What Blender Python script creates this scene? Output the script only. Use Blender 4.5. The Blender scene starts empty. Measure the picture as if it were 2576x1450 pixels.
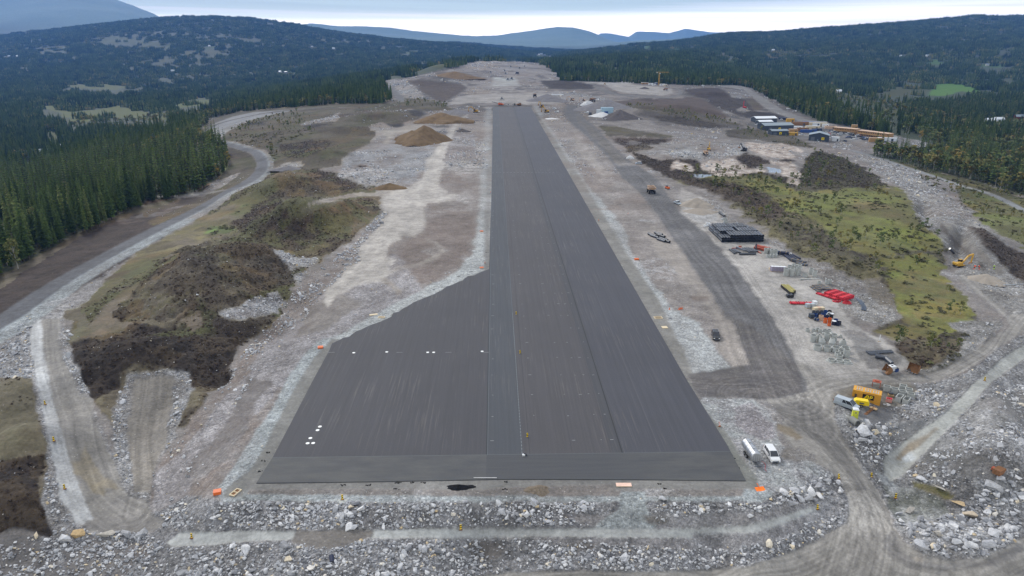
import bpy, math, random
import numpy as np
from mathutils import Vector, Matrix
SC = bpy.context.scene
COL = SC.collection
R = math.radians
# ------------------------------------------------------------------ camera
CAMZ = 75.0; FPX = 1750.0; TH = math.atan(616/1750); CT, ST = math.cos(TH), math.sin(TH)
cam = bpy.data.cameras.new("camera"); cam_o = bpy.data.objects.new("camera", cam); COL.objects.link(cam_o)
cam.sensor_width = 36; cam.lens = 36*FPX/2576; cam.clip_start = 1; cam.clip_end = 60000
cam_o.location = (0, 0, CAMZ); cam_o.rotation_euler = (R(90)-TH, 0, 0)
SC.camera = cam_o
# ------------------------------------------------------------------ sky and light
SUN_EL, SUN_ROT = R(38), R(-35)
w = bpy.data.worlds.new("World"); SC.world = w; w.use_nodes = True
nt = w.node_tree; nt.nodes.clear()
def N(t, typ, **kw):
    n = t.nodes.new(typ)
    for k, v in kw.items():
        if k in ('inputs',):
            for a, b in v.items(): n.inputs[a].default_value = b
        else: setattr(n, k, v)
    return n
def ramp(t, fac, stops, interp='LINEAR'):
    n = t.nodes.new('ShaderNodeValToRGB'); n.color_ramp.interpolation = interp
    e = n.color_ramp.elements
    while len(e) < len(stops): e.new(0.5)
    for i, (p, c) in enumerate(stops):
        e[i].position = p; e[i].color = (c[0], c[1], c[2], 1) if hasattr(c, '__len__') else (c, c, c, 1)
    t.links.new(fac, n.inputs[0]); return n
def math_n(t, op, a, b=None, clamp=False):
    n = t.nodes.new('ShaderNodeMath'); n.operation = op; n.use_clamp = clamp
    for i, v in enumerate((a, b)):
        if v is None: continue
        if isinstance(v, (int, float)): n.inputs[i].default_value = v
        else: t.links.new(v, n.inputs[i])
    return n.outputs[0]
def mixc(t, fac, a, b, blend='MIX'):
    n = t.nodes.new('ShaderNodeMix'); n.data_type = 'RGBA'; n.blend_type = blend
    for i, v in ((0, fac), (6, a), (7, b)):
        if isinstance(v, (int, float)): n.inputs[i].default_value = v
        elif isinstance(v, tuple): n.inputs[i].default_value = (*v[:3], 1)
        else: t.links.new(v, n.inputs[i])
    return n.outputs[2]
def s2l(c):
    return tuple((x/255/12.92) if x/255 <= .04045 else ((x/255+.055)/1.055)**2.4 for x in c)
sky = N(nt, 'ShaderNodeTexSky', sky_type='NISHITA', sun_disc=False, sun_elevation=SUN_EL, sun_rotation=SUN_ROT, altitude=300, air_density=1.0, dust_density=1.5)
tc = N(nt, 'ShaderNodeTexCoord'); sep = N(nt, 'ShaderNodeSeparateXYZ'); nt.links.new(tc.outputs['Generated'], sep.inputs[0])
az = math_n(nt, 'ARCTAN2', sep.outputs[0], sep.outputs[1])
cmb = N(nt, 'ShaderNodeCombineXYZ'); nt.links.new(az, cmb.inputs[0])
el = sep.outputs[2]
# stratus sheets: noise over azimuth and elevation, strongly stretched sideways near the horizon
elw = math_n(nt, 'ADD', math_n(nt, 'MULTIPLY', el, 75.0), math_n(nt, 'MULTIPLY', az, 0.9))
nt.links.new(elw, cmb.inputs[1])
nz = N(nt, 'ShaderNodeTexNoise', inputs={'Scale': .9, 'Detail': 6.0, 'Roughness': .55, 'Distortion': .3}); nt.links.new(cmb.outputs[0], nz.inputs['Vector'])
grad = ramp(nt, el, [(0.0, (1.75, 1.62, 1.45)), (.028, (1.65, 1.55, 1.4)), (.036, (1.0, 1.02, .92)), (.044, (.56, .65, .54)), (.075, (.50, .58, .50)), (.13, (.50, .56, .60)), (.3, (.64, .67, .69)), (1.0, (.77, .775, .77))])
side = math_n(nt, 'MULTIPLY', math_n(nt, 'SUBTRACT', nz.outputs[0], 0.5), 0.22)
el2 = math_n(nt, 'ADD', el, math_n(nt, 'MULTIPLY', side, math_n(nt, 'MULTIPLY', math_n(nt, 'MINIMUM', el, .05), 8.0)))
el3 = math_n(nt, 'SUBTRACT', el2, math_n(nt, 'MULTIPLY', math_n(nt, 'MAXIMUM', az, -.1), 0.024))
nt.links.new(el3, grad.inputs[0])
tex = ramp(nt, nz.outputs[0], [(.36, .66), (.50, .96), (.62, 1.16)])
cl = mixc(nt, 1.0, grad.outputs[0], tex.outputs[0], 'MULTIPLY')
SKY_K = 0.10
b1 = N(nt, 'ShaderNodeBackground'); nt.links.new(sky.outputs[0], b1.inputs[0]); b1.inputs[1].default_value = SKY_K
b2 = N(nt, 'ShaderNodeBackground'); nt.links.new(cl, b2.inputs[0]); b2.inputs[1].default_value = 0.94
mx = N(nt, 'ShaderNodeMixShader'); mx.inputs[0].default_value = .88
nt.links.new(b1.outputs[0], mx.inputs[1]); nt.links.new(b2.outputs[0], mx.inputs[2])
wo = N(nt, 'ShaderNodeOutputWorld'); nt.links.new(mx.outputs[0], wo.inputs[0])
sd = bpy.data.lights.new("sun", 'SUN'); sd.energy = 1.5; sd.angle = R(11); sd.color = (1, .96, .9)
so = bpy.data.objects.new("sun", sd); COL.objects.link(so)
# the sun stands behind the clouds ahead and to the left, as the brighter strip does
dx, dy, dz = math.sin(SUN_ROT)*math.cos(SUN_EL), math.cos(SUN_ROT)*math.cos(SUN_EL), math.sin(SUN_EL)
so.rotation_euler = Vector((dx, dy, dz)).to_track_quat('Z', 'Y').to_euler()
vs = SC.view_settings; vs.view_transform = 'Standard'; vs.look = 'None'; vs.gamma = 1; vs.exposure = 0.72
SC.render.film_transparent = False
cy = SC.cycles; cy.max_bounces = 5; cy.diffuse_bounces = 2; cy.glossy_bounces = 2; cy.transmission_bounces = 2; cy.volume_bounces = 1; cy.transparent_max_bounces = 8
cy.use_denoising = True
cy.use_adaptive_sampling = True; cy.adaptive_threshold = .01
rng = np.random.default_rng(7); random.seed(7)
# ------------------------------------------------------------------ noise
def vn(x, y, seed=0):
    xi = np.floor(x).astype(np.int64); yi = np.floor(y).astype(np.int64)
    fx = x-xi; fy = y-yi; fx = fx*fx*(3-2*fx); fy = fy*fy*(3-2*fy)
    def h(a, b):
        n = (a*374761393 + b*668265263 + seed*2147483647) & 0xffffffff
        n = ((n ^ (n >> 13))*1274126177) & 0xffffffff
        n = n ^ (n >> 16)
        return (n & 0xffff)/65535.0
    return (h(xi, yi)*(1-fx)+h(xi+1, yi)*fx)*(1-fy)+(h(xi, yi+1)*(1-fx)+h(xi+1, yi+1)*fx)*fy
def fbm(x, y, sc, oc=4, seed=0, gain=.5):
    s = 0; a = 1; t = 0
    for i in range(oc):
        s = s+a*vn(x/sc+i*17.3, y/sc-i*9.1, seed+i); t += a; a *= gain; sc = sc/2.03
    return s/t
# ------------------------------------------------------------------ projection (photo units: 2576 x 1450)
VIEW = dict(D=(0,0,1), A=(524.2,262.1,.2581), B=(1460.2,205.9,.2195), C=(2106,1076.4,.2576), R1=(0,0,.3357), R2=(857.4,0,.3357), R3=(1714.8,0,.3357),
 R4=(0,482,.3357), R5=(857.4,482,.3357), R6=(1714.8,482,.3357), R7=(0,963.2,.3357), RB=(857.4,963.2,.3357), R8=(1714.8,963.2,.3357),
 P=(1731.6,505.4,.1459), S=(1872,692.6,.1808), T=(2040.5,917.3,.1808), W=(1834.6,262.1,.1817), F=(1123.2,149.8,.1817), E=(2293.2,561.6,.1291))
def V(v, *pts):
    ox, oy, s = VIEW[v]
    return [(ox+x*s, oy+y*s) for x, y in pts]
def at_z(px, py, z):
    """world point at height z seen at photo position"""
    zc = FPX*(CAMZ-z)/(CT*(py-109.0))
    return ((px-1288)/FPX*zc, (zc-(CAMZ-z)*ST)/CT, z)
def project(x, y, z):
    dz = z-CAMZ
    zc = y*CT-dz*ST
    yc = y*ST+dz*CT
    return 1288+FPX*x/zc, 725-FPX*yc/zc, zc
# ------------------------------------------------------------------ terrain height
CPT = """
1240 275 0|1335 275 0|1232 500 0|1450 500 0|1225 900 0|1650 900 0|650 1210 0|1870 1210 0|850 860 0|1500 700 0|1000 600 0|1100 400 0|1600 400 0|1800 600 0|1900 760 0|2000 900 0|1100 300 0|1500 300 0|1950 1100 0|1300 1215 0
600 1300 -2.2|1200 1300 -2.2|1800 1290 -2|480 1355 -4|1200 1345 -4|1800 1345 -4|300 1450 -6.5|1200 1440 -6.5|2000 1450 -6|2500 1440 -6|0 1700 -8|1288 1700 -9|2576 1700 -8|900 1240 0|1500 1240 0|1880 1245 0
2100 1100 -1|2150 1250 -3.5|2300 1100 -3|2550 1100 -5|2400 1300 -6|2200 980 -.5|2450 900 -1|2576 820 -1|2250 1200 -5|2700 1200 -6
450 1150 -3|350 1000 -3|200 1200 -4|100 1000 -3.5|0 1200 -4|100 800 -2.5|0 820 -2.5|300 640 -3|570 480 -4|650 420 -5|520 335 -10|700 280 -12|250 900 -1.5|500 700 .5|700 800 -2|850 650 -1|-200 1000 -6|-150 900 -4
0 700 -6|300 550 -7|500 490 -8|0 500 -30|250 420 -32|0 420 -85|450 350 -35|500 300 -50|300 330 -75|800 230 -30|950 220 -10|850 300 -3
0 300 -95|200 280 -95|500 250 -90|700 215 -70|0 200 -80|400 190 -80|800 180 -70|900 160 -60|1050 150 -40|0 155 -40|300 155 -50|700 140 -40|1000 130 -30|1200 135 -10|-300 300 -95|-300 180 -60
1150 240 0|1350 240 1|1250 200 5|1250 157 20|1050 200 3|1400 215 0|1650 213 0|1850 222 -5|1720 250 -4|1600 300 0|1750 300 -4|1900 330 -12|2000 345 -14|2100 350 -15|2240 360 -16|2000 270 -12|2100 310 -16|1800 380 -3|1950 420 -2|1850 480 -1|2100 500 -2|2200 650 -1|2300 800 -1|2300 480 -4|2400 560 -4|2500 680 -3|2576 560 -5|2400 440 -12|2576 500 -12|2200 390 -14|1150 180 12|1320 175 12
2576 400 -28|2400 320 -38|2576 300 -48|2400 225 -48|2200 200 -40|2576 180 -20|2000 220 -28|2000 160 -20|1800 190 -5|1600 190 0|1450 190 0|1600 150 22|1750 150 15|1400 160 5|1900 135 5|2300 140 0|2576 150 10|2800 300 -45|2800 180 -10
"""
cp = []
for t in CPT.replace('\n', '|').split('|'):
    if t.strip():
        a, b, c = map(float, t.split()); cp.append(at_z(a, b, c))
for u in (-.9, -.45, 0, .45, .9):
    for Y, zz in ((9000, -20), (22000, 0)): cp.append((u*Y*.97, Y, zz))
for u in (-.8, 0, .8): cp.append((u*60, 50, -9))
cp = np.array(cp)
def feat(x, y):
    zc = y*CT+CAMZ*ST
    return x/zc*2.2, np.log(zc)
cu, cv = feat(cp[:, 0], cp[:, 1])
def kern(r2): return np.sqrt(r2+.0036)
_A = kern((cu[:, None]-cu[None])**2+(cv[:, None]-cv[None])**2)+1e-4*np.eye(len(cu))
_W = np.linalg.solve(_A, cp[:, 2])
def ss(a, b, x):
    t = np.clip((x-a)/(b-a), 0, 1); return t*t*(3-2*t)
def inpoly(px, py, poly):
    p = np.array(poly, float); res = np.zeros(np.shape(px), bool)
    x0, y0 = p.min(0); x1, y1 = p.max(0)
    m = (px >= x0) & (px <= x1) & (py >= y0) & (py <= y1)
    if not m.any(): return res
    X = px[m]; Y = py[m]; r = np.zeros(X.shape, bool)
    j = len(p)-1
    for i in range(len(p)):
        xi, yi = p[i]; xj, yj = p[j]
        if yi != yj:
            c = ((yi > Y) != (yj > Y)) & (X < (xj-xi)*(Y-yi)/(yj-yi)+xi); r ^= c
        j = i
    res[m] = r
    return res
# mounds and hollows: photo position, half sizes in metres (across, along), turn, height
MOUND = [(500, 720, 17, 28, .5, 4.0), (330, 900, 14, 10, .2, 2.5), (620, 660, 14, 12, 0, 3.0), (760, 570, 18, 14, .4, 6.5), (720, 480, 22, 18, .4, 5.0), (870, 545, 10, 12, 0, 3.0),
 (650, 830, 10, 7, .6, -3.5), (560, 930, 6, 12, .6, -2.5), (730, 760, 5, 16, .6, -3.0), (810, 400, 26, 20, 0, 3.5), (900, 460, 14, 9, 0, 2.0), (960, 300, 45, 28, 0, 7), (870, 330, 30, 22, 0, 4),
 (400, 1010, 3, 14, .1, -1.5), (60, 1120, 9, 9, 0, 3.5), (40, 990, 9, 14, 0, 2.5), (0, 1250, 10, 9, 0, 2.5),
 (1880, 470, 14, 18, -.5, 3.2), (1990, 560, 9, 30, -.7, 2.6), (2130, 660, 8, 30, -.7, 2.0), (2310, 900, 16, 10, 0, 2.2), (2240, 540, 40, 50, 0, 3.0), (2480, 620, 6, 30, -.6, 3.0), (2420, 600, 3.5, 34, -.6, -4.5), (2330, 520, 4, 30, -.5, -4),
 (1700, 275, 55, 30, 0, 7), (1080, 215, 50, 60, 0, 12), (1110, 190, 60, 70, 0, 14), (1470, 215, 60, 40, 0, 6), (1750, 395, 18, 12, 0, 2.5), (1910, 395, 26, 22, 0, 3.5), (1600, 290, 45, 26, 0, 6),
 (1180, 172, 90, 90, 0, 14), (1800, 235, 50, 30, 0, 5), (2440, 1170, 10, 7, 0, 4.0), (2560, 1180, 8, 9, 0, 4.5), (2350, 1060, 5, 9, -.5, 2.2), (2290, 1120, 4, 8, -.4, -1.8), (2500, 1060, 8, 18, -.5, 6.5), (2420, 1330, 12, 7, 0, 3.4), (2200, 1100, 6, 7, 0, 1.5), (1610, 345, 26, 10, 0, 2.5), (1630, 250, 20, 9, 0, 3)]
MW = []
for a, b, rx, ry, rot, h in MOUND:
    X, Y, _ = at_z(a, b, -1.0); MW.append((X, Y, rx, ry, rot, h*1.95 if h > 1 and a < 1100 and b > 350 else h*1.1))
def crest(pts, Zc, tree=12.0):
    p = np.array(pts, float); return (p[:, 0]-1288)/FPX, CAMZ+(109-p[:, 1])*CT*Zc/FPX-tree
RIDGE = [
 (crest([(-600,140),(-300,118),(0,92),(120,76),(250,56),(420,41),(550,39),(650,46),(850,76),(1000,94),(1200,114),(1400,140)], 6000), 6000, 3500, 2600, 1.15),
 (crest([(500,120),(700,98),(850,89),(1000,93),(1150,98),(1300,104),(1450,109),(1550,104),(1620,98),(1720,100),(1850,108),(2100,130)], 8500), 8500, 6300, 2500, 1.1),
 (crest([(1250,150),(1450,128),(1600,112),(1700,106),(1830,88),(1950,83),(2100,69),(2250,56),(2420,42),(2500,43),(2576,39),(2900,15),(3200,40)], 5000), 5000, 2700, 2500, 1.2),
 (crest([(650,115),(700,75),(790,61),(830,66),(900,66),(980,70),(1040,80),(1130,86),(1200,91),(1250,91),(1330,77),(1400,68),(1440,68),(1480,78),(1520,95),(1600,125)], 10500, 0), 10500, 8700, 1800, 1.0),
 (crest([(-900,30),(-500,-80),(0,-40),(200,-25),(310,0),(400,38),(450,72),(600,120)], 10000, 0), 10000, 6900, 3000, 1.0),
 (crest([(1440,125),(1480,100),(1510,84),(1540,86),(1580,93),(1600,81),(1680,85),(1720,74),(1780,80),(1900,80),(1940,85),(1975,80),(2020,72),(2060,92),(2150,125)], 14500, 0), 14500, 12800, 1500, 1.0),
]
def H(x, y, detail=True):
    x = np.asarray(x, float); y = np.asarray(y, float); sh = x.shape; x = x.ravel(); y = y.ravel()
    out = np.empty(x.shape)
    for s in range(0, len(x), 60000):
        X = x[s:s+60000]; Y = y[s:s+60000]
        fu, fv = feat(X, Y)
        z = np.full(X.shape, 0.0)
        z += kern((fu[:, None]-cu)**2+(fv[:, None]-cv)**2) @ _W
        # the runway shelf is graded flat
        for (cx, cy_, rx, ry, rot, h) in MW:
            c, s_ = math.cos(rot), math.sin(rot)
            dx_ = X-cx; dy_ = Y-cy_
            q = ((dx_*c+dy_*s_)/rx)**2+((-dx_*s_+dy_*c)/ry)**2
            m = q < 9
            if m.any(): z[m] += h*np.exp(-q[m]*1.1)
        zc = Y*CT+CAMZ*ST; u = X/zc
        for (cx, cz), Zc, Z0, back, pw in RIDGE:
            top = np.interp(u, cx, cz)
            wob = (vn(X/900., Y/900., 5)-.5)*500*(Zc/6000)
            f = np.where(zc < Zc, ss(Z0-600, Zc*1.1, zc+wob*ss(0, .5, (Zc-zc)/Zc)), 1-ss(Zc, Zc+back, zc))
            f0 = ss(Z0-600, Zc*1.1, np.array([Zc*1.0]))[0]
            f = np.clip(f/f0, 0, 1)**pw
            f = np.where(zc < Zc, f, 1-ss(Zc, Zc+back, zc))
            z = np.where(u*0+top > z, np.maximum(z, z*(1-f)+top*f), z)
        # rolling ground beyond the site
        far = ss(900, 2600, zc)
        z += far*(fbm(X, Y, 700, 4, 3)-.5)*np.clip(zc*.011, 0, 70)*(1-.85*ss(-.02, -.004, -abs(z-99999)))
        out[s:s+60000] = z
    return out.reshape(sh)
# flatten everything that carries the runway and the yards
FLAT = [V('D', (1180,262),(1420,262),(1720,560),(1960,800),(2080,1000),(1990,1160),(1930,1236),(560,1240),(700,1010),(800,870),(1000,780),(1140,700),(1190,650))]
FLATW = [[at_z(a, b, 0)[:2] for a, b in f] for f in FLAT]
def pdist(X, Y, poly):
    d = np.full(X.shape, 1e9); n = len(poly)
    for i in range(n):
        ax, ay = poly[i]; bx, by = poly[(i+1) % n]
        vx, vy = bx-ax, by-ay; t = np.clip(((X-ax)*vx+(Y-ay)*vy)/(vx*vx+vy*vy), 0, 1)
        d = np.minimum(d, np.hypot(X-ax-t*vx, Y-ay-t*vy))
    return d
def Hf(x, y):
    x = np.asarray(x, float); y = np.asarray(y, float)
    z = H(x, y)
    for f in FLATW:
        ins = inpoly(x, y, f); m = (np.abs(x) < 900) & (y < 1000)
        d = np.full(x.shape, 1e9)
        if m.any(): d[m] = pdist(x[m], y[m], f)
        d = np.where(ins, 0, d); k = 1-ss(0, 9, d)
        z = z*(1-k)
    return z
def ground(px, py):
    """where the sight line through a photo point meets the terrain"""
    vx, vy = (px-1288)/FPX, (725-py)/FPX
    d = np.array([vx, CT+vy*ST, -ST+vy*CT])
    t = np.exp(np.linspace(math.log(60), math.log(24000), 700))
    X, Y, Z = d[0]*t, d[1]*t, CAMZ+d[2]*t
    g = Z-Hf(X, Y)
    i = int(np.argmax(g < 0))
    if g[i] >= 0: i = len(t)-1
    t2 = np.linspace(t[max(i-1, 0)], t[i], 24); g = CAMZ+d[2]*t2-Hf(d[0]*t2, d[1]*t2)
    j = int(np.argmax(g < 0)); tt = t2[j]
    if j > 0: tt = t2[j-1]+(t2[j]-t2[j-1])*g[j-1]/(g[j-1]-g[j])
    x, y = d[0]*tt, d[1]*tt
    return Vector((x, y, float(Hf(np.array([x]), np.array([y]))[0])))
# ------------------------------------------------------------------ the ground, one grid of real terrain cut into ground, roads and paths
rows = [46.0]
while rows[-1] < 16200:
    Y = rows[-1]; zc = Y*CT+CAMZ*ST
    rows.append(Y+min(1.75e-5*zc*zc, .0062*zc))
rows = np.array(rows); NU = 1000
us = np.linspace(-.98, .98, NU)
GY, GU = np.meshgrid(rows, us, indexing='ij')
GX = GU*(GY*CT+CAMZ*ST)
GZ = Hf(GX, GY)
PX, PY, ZC = project(GX, GY, GZ)
NR = len(rows)
# name, structure, colour, second colour, stones, roughness, ragged edge, outline
Zn = []
def tn(c):
    L = sum(c)/3; f = float(np.interp(L, [36, 56, 72, 100, 125, 160], [.92, 1.12, 1.27, 1.08, 1.03, 1.03])); g = L*f
    return tuple(g+(x*f-g)*(.74 if L < 100 else .6) for x in c)
def Z(st, c1, c2, stone, rough, jit, poly, soft=0):
    if st != 'field': c1, c2 = tn(c1), tn(c2)
    else: c1, c2 = [(c[0]*.60, c[1]*.68, c[2]*.34) for c in (c1, c2)]
    Zn.append((st, s2l(c1), s2l(c2), stone, rough, jit, poly))
G, DR, HR, AR, PA, GR, FI = 'ground', 'dirt_road', 'haul_road', 'access_road', 'gravel_path', 'gravel_shoulder', 'field'
SITE = V('D', (-1800,1800),(-1800,1500),(0,700),(100,645),(240,560),(370,515),(480,490),(545,455),(575,420),(560,372),(505,345),(525,300),(600,282),(720,272),(850,262),(960,262),(985,250),(955,208),(1050,190),(1090,180),(1190,158),(1290,155),(1350,158),(1392,172),(1425,203),(1640,212),(1700,213),(1770,216),(1850,214),(1890,222),(1940,250),(1995,275),(2060,305),(2140,318),(2240,338),(2335,362),(2400,385),(2330,398),(2260,388),(2180,388),(2220,402),(2400,440),(2600,500),(3000,640),(3400,1800))
Z(G, (128,120,115), (110,104,100), .35, .3, 6, SITE)
Z(G, (124,116,112), (104,96,94), .4, .4, 5, V('D', (-900,1800),(-900,900),(0,800),(0,1800)))
# ---- left of the runway
Z(G, (98,86,66), (80,70,54), .1, .5, 3, V('D', (495,348),(503,320),(540,298),(620,276),(720,264),(860,256),(985,252),(980,268),(860,270),(720,279),(640,289),(556,309),(516,333),(514,350)))
Z(G, (72,58,48), (88,76,58), .15, .5, 3, V('D', (528,350),(524,330),(562,316),(640,296),(720,284),(730,290),(650,305),(590,325),(575,350),(590,370),(570,364)))
Z(G, (62,50,44), (52,42,38), .05, .5, 5, V('D', (-400,900),(0,700),(100,650),(240,572),(370,520),(500,492),(560,470),(560,500),(0,860),(-400,1100)))
Z(G, (84,76,52), (70,62,44), .05, .4, 5, V('D', (-400,880),(0,690),(100,642),(240,560),(370,512),(370,526),(240,574),(100,657),(0,725),(-400,900)))
Z(G, (110,82,56), (88,70,48), .1, .3, 4, V('R1', (1480,1450),(1500,1400),(1700,1330),(1850,1270),(1880,1230),(1860,1180),(1700,1120),(1680,1000),(1640,1330),(1500,1450)))
Z(G, (96,104,50), (90,86,48), .0, .3, 4, V('R1', (1640,1290),(1700,1230),(1810,1200),(1800,1230),(1740,1290),(1660,1320)))
Z(G, (100,80,58), (74,58,48), .1, .4, 4, V('R4', (1080,70),(1350,60),(1320,110),(1150,150),(1080,190)))
Z(G, (96,88,66), (84,76,60), .15, .7, 8, V('D', (165,865),(190,790),(240,735),(330,655),(450,585),(560,505),(620,470),(700,415),(850,440),(950,470),(960,520),(900,600),(800,660),(740,720),(740,765),(650,840),(560,930),(500,1040),(470,1080),(300,1090),(200,960)))
Z(G, (92,84,68), (74,66,54), .2, .9, 6, V('A', (150,1180),(300,900),(600,670),(800,620),(1000,650),(1250,660),(1450,850),(1200,900),(850,980),(500,1000),(300,1300),(-300,1800),(-800,2200),(-900,2100),(-200,1400)))
# olive flank running down beside the road
Z(G, (92,84,60), (104,96,58), .05, .4, 6, V('R4', (1900,0),(2050,60),(1900,160),(1700,330),(1350,450),(1150,560),(950,640),(760,760),(600,900),(500,950),(480,930),(640,800),(900,560),(1250,330),(1600,150)))
Z(G, (88,112,42), (80,96,44), 0, .3, 5, V('R4', (1530,320),(1570,265),(1700,250),(1780,290),(1700,310)))
Z(G, (88,112,42), (80,96,44), 0, .3, 5, V('R4', (1730,180),(1780,130),(1900,80),(1860,140),(1780,200)))
Z(G, (92,104,46), (84,88,48), 0, .3, 5, V('R4', (900,640),(1000,580),(1180,500),(1350,460),(1280,520),(1080,600),(960,660)))
Z(G, (118,112,58), (100,94,56), 0, .25, 6, V('R4', (470,940),(560,840),(620,770),(760,730),(720,800),(620,870),(590,960)))
Z(G, (84,98,44), (76,78,46), .1, .3, 5, V('R4', (490,1130),(590,1000),(580,940),(640,920),(660,980),(640,1060),(560,1100)))
Z(G, (112,90,64), (96,80,60), .08, .3, 5, V('R4', (580,1080),(680,1000),(850,800),(1000,680),(1090,650),(1080,700),(950,800),(880,900),(1000,990),(900,1050),(700,1080)))
Z(G, (96,88,72), (74,67,56), .25, 1., 6, V('R4', (950,800),(1100,560),(1350,420),(1700,310),(2000,400),(2200,560),(2220,660),(2000,760),(1800,830),(1500,900),(1400,960),(1100,960),(900,960),(830,920)))
Z(G, (86,76,58), (70,62,48), .12, .8, 6, V('R4', (1300,600),(1450,640),(1900,700),(2250,700),(2240,640),(2050,560),(2250,640),(2240,700),(2050,790),(1650,860),(1500,880),(1250,760)))
Z(G, (60,50,42), (46,38,33), .18, .9, 6, V('R4', (480,1200),(520,1130),(700,1100),(1000,1060),(950,990),(1350,1000),(1560,890),(1700,960),(1900,1000),(1950,1020),(1850,1120),(1760,1260),(1720,1340),(1680,1440),(1420,1480),(1400,1400),(1250,1290),(1000,1280),(900,1330),(880,1450),(700,1560),(620,1500),(600,1340),(500,1260)))
Z(G, (96,76,56), (78,62,48), .1, .6, 5, V('R4', (1350,940),(1500,900),(1560,1000),(1450,1060)))
Z(G, (66,50,41), (50,40,34), .15, .8, 6, V('A', (240,1180),(330,1080),(500,960),(640,940),(780,1000),(830,1110),(1000,1060),(1250,1130),(1400,1180),(1300,1250),(1100,1310),(800,1330),(540,1380),(400,1300)))
Z(G, (98,76,54), (76,58,44), .2, .7, 5, V('A', (680,1080),(780,1030),(1000,1060),(1200,960),(1500,900),(1640,960),(1480,1030),(1380,1180),(1250,1180),(1080,1120),(900,1080),(750,1140)))
Z(G, (76,58,44), (60,46,38), .12, .8, 5, V('A', (900,640),(1050,630),(1250,700),(1450,800),(1350,880),(1200,880),(1000,760)))
Z(G, (90,82,54), (76,62,44), .15, .8, 5, V('A', (700,1420),(900,1330),(1080,1300),(1250,1340),(1390,1310),(1300,1400),(1200,1450),(900,1560)))
Z(G, (150,138,118), (138,128,116), .25, .2, 4, V('A', (680,990),(900,960),(1200,910),(1480,850),(1650,860),(1900,800),(1850,900),(1600,910),(1300,930),(1000,1030),(850,1030),(780,1010)))
# gully rubble
Z(G, (148,148,152), (112,108,108), .9, .5, 6, V('R4', (1650,900),(1800,850),(2000,760),(2080,760),(2160,830),(2050,890),(1850,950),(1700,950)))
Z(G, (150,150,152), (116,112,112), .9, .5, 6, V('R4', (2050,440),(2250,480),(2380,500),(2340,560),(2200,560),(2200,640),(2300,620),(2260,700),(2150,560)))
# ---- upper left moor
UPROAD = V('R1', (2160,824),(1900,842),(1740,876),(1600,928),(1518,985),(1530,1030),(1575,1050),(1600,1010),(1650,972),(1750,936),(1900,896),(2050,858),(2170,836))
Z(G, (96,88,58), (108,88,54), .1, .4, 8, V('A', (160,200),(400,100),(800,50),(1300,40),(1800,-10),(1950,0),(1800,120),(1650,250),(1550,380),(1350,480),(1280,600),(1000,640),(650,620),(560,560),(330,420),(200,370)))
Z(G, (114,90,52), (104,96,54), 0, .3, 8, V('A', (600,160),(900,110),(1050,120),(900,170),(700,190)))
Z(G, (110,90,52), (98,90,52), 0, .3, 8, V('A', (350,290),(600,240),(900,260),(850,330),(500,380)))
Z(G, (124,124,62), (104,108,56), 0, .3, 6, V('A', (830,350),(880,300),(1000,280),(1060,290),(1000,320),(900,350)))
Z(G, (98,120,46), (88,106,46), 0, .3, 6, V('A', (590,500),(620,400),(680,380),(690,480),(680,540),(600,580)))
Z(G, (92,116,44), (88,100,50), 0, .3, 6, V('A', (980,540),(1100,490),(1300,460),(1320,500),(1200,520),(1100,560),(1150,600),(1000,620)))
Z(G, (58,46,41), (46,38,34), .1, .7, 5, V('A', (670,400),(900,370),(1150,350),(1180,400),(1080,470),(950,530),(780,540),(690,470)))
Z(G, (52,42,38), (42,35,32), .1, .6, 4, V('A', (330,190),(550,170),(550,205),(350,205)))
Z(G, (58,48,42), (44,38,34), .1, .6, 4, V('A', (900,220),(1050,190),(1220,190),(1200,210),(950,250)))
Z(G, (36,32,31), (44,38,35), .1, .6, 4, V('A', (1730,180),(1860,155),(1900,200),(1950,215),(1800,225)))
Z(G, (40,36,34), (52,44,39), .1, .6, 4, V('A', (1940,60),(2050,60),(2110,100),(2060,125),(1960,125)))
Z(G, (148,142,140), (124,116,112), .9, .5, 5, V('A', (880,200),(950,170),(1200,120),(1300,60),(1250,180),(1100,190),(900,215)))
Z(G, (128,100,72), (104,82,62), .35, .6, 8, V('A', (1250,110),(1500,50),(1700,0),(1900,0),(1950,100),(2080,130),(1900,180),(1700,170),(1520,200),(1350,190)))
Z(G, (140,130,122), (122,114,108), .7, .4, 6, V('A', (1550,220),(1700,170),(1780,220),(1900,230),(1990,210),(2060,140),(2000,180),(1700,270),(1600,250)))
Z(G, (150,140,124), (140,132,120), .15, .2, 5, V('A', (1650,260),(2000,200),(2080,140),(2100,190),(2050,260),(1800,300),(1750,400),(1700,380),(1750,320),(1600,290)))
Z(G, (112,114,119), (134,136,141), .7, .35, 10, V('A', (1300,520),(1400,450),(1750,400),(1900,330),(1980,300),(2000,250),(2330,230),(2300,330),(2200,420),(2150,520),(2110,680),(2000,760),(1800,740),(1400,760),(1250,680),(1300,620)))
Z(G, (134,128,124), (164,164,168), .95, .6, 8, V('A', (1250,680),(1300,640),(1500,600),(1700,620),(1850,690),(1700,690),(1500,680),(1400,690),(1500,730),(1900,740),(1800,790),(1500,800),(1400,760),(1260,710)))
Z(G, (112,80,54), (92,70,50), .1, .6, 4, V('A', (1400,600),(1480,585),(1560,605),(1500,625)))
Z(G, (146,146,148), (126,124,124), .8, .4, 5, V('A', (640,640),(750,570),(900,560),(930,600),(850,620),(700,660)))
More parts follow.
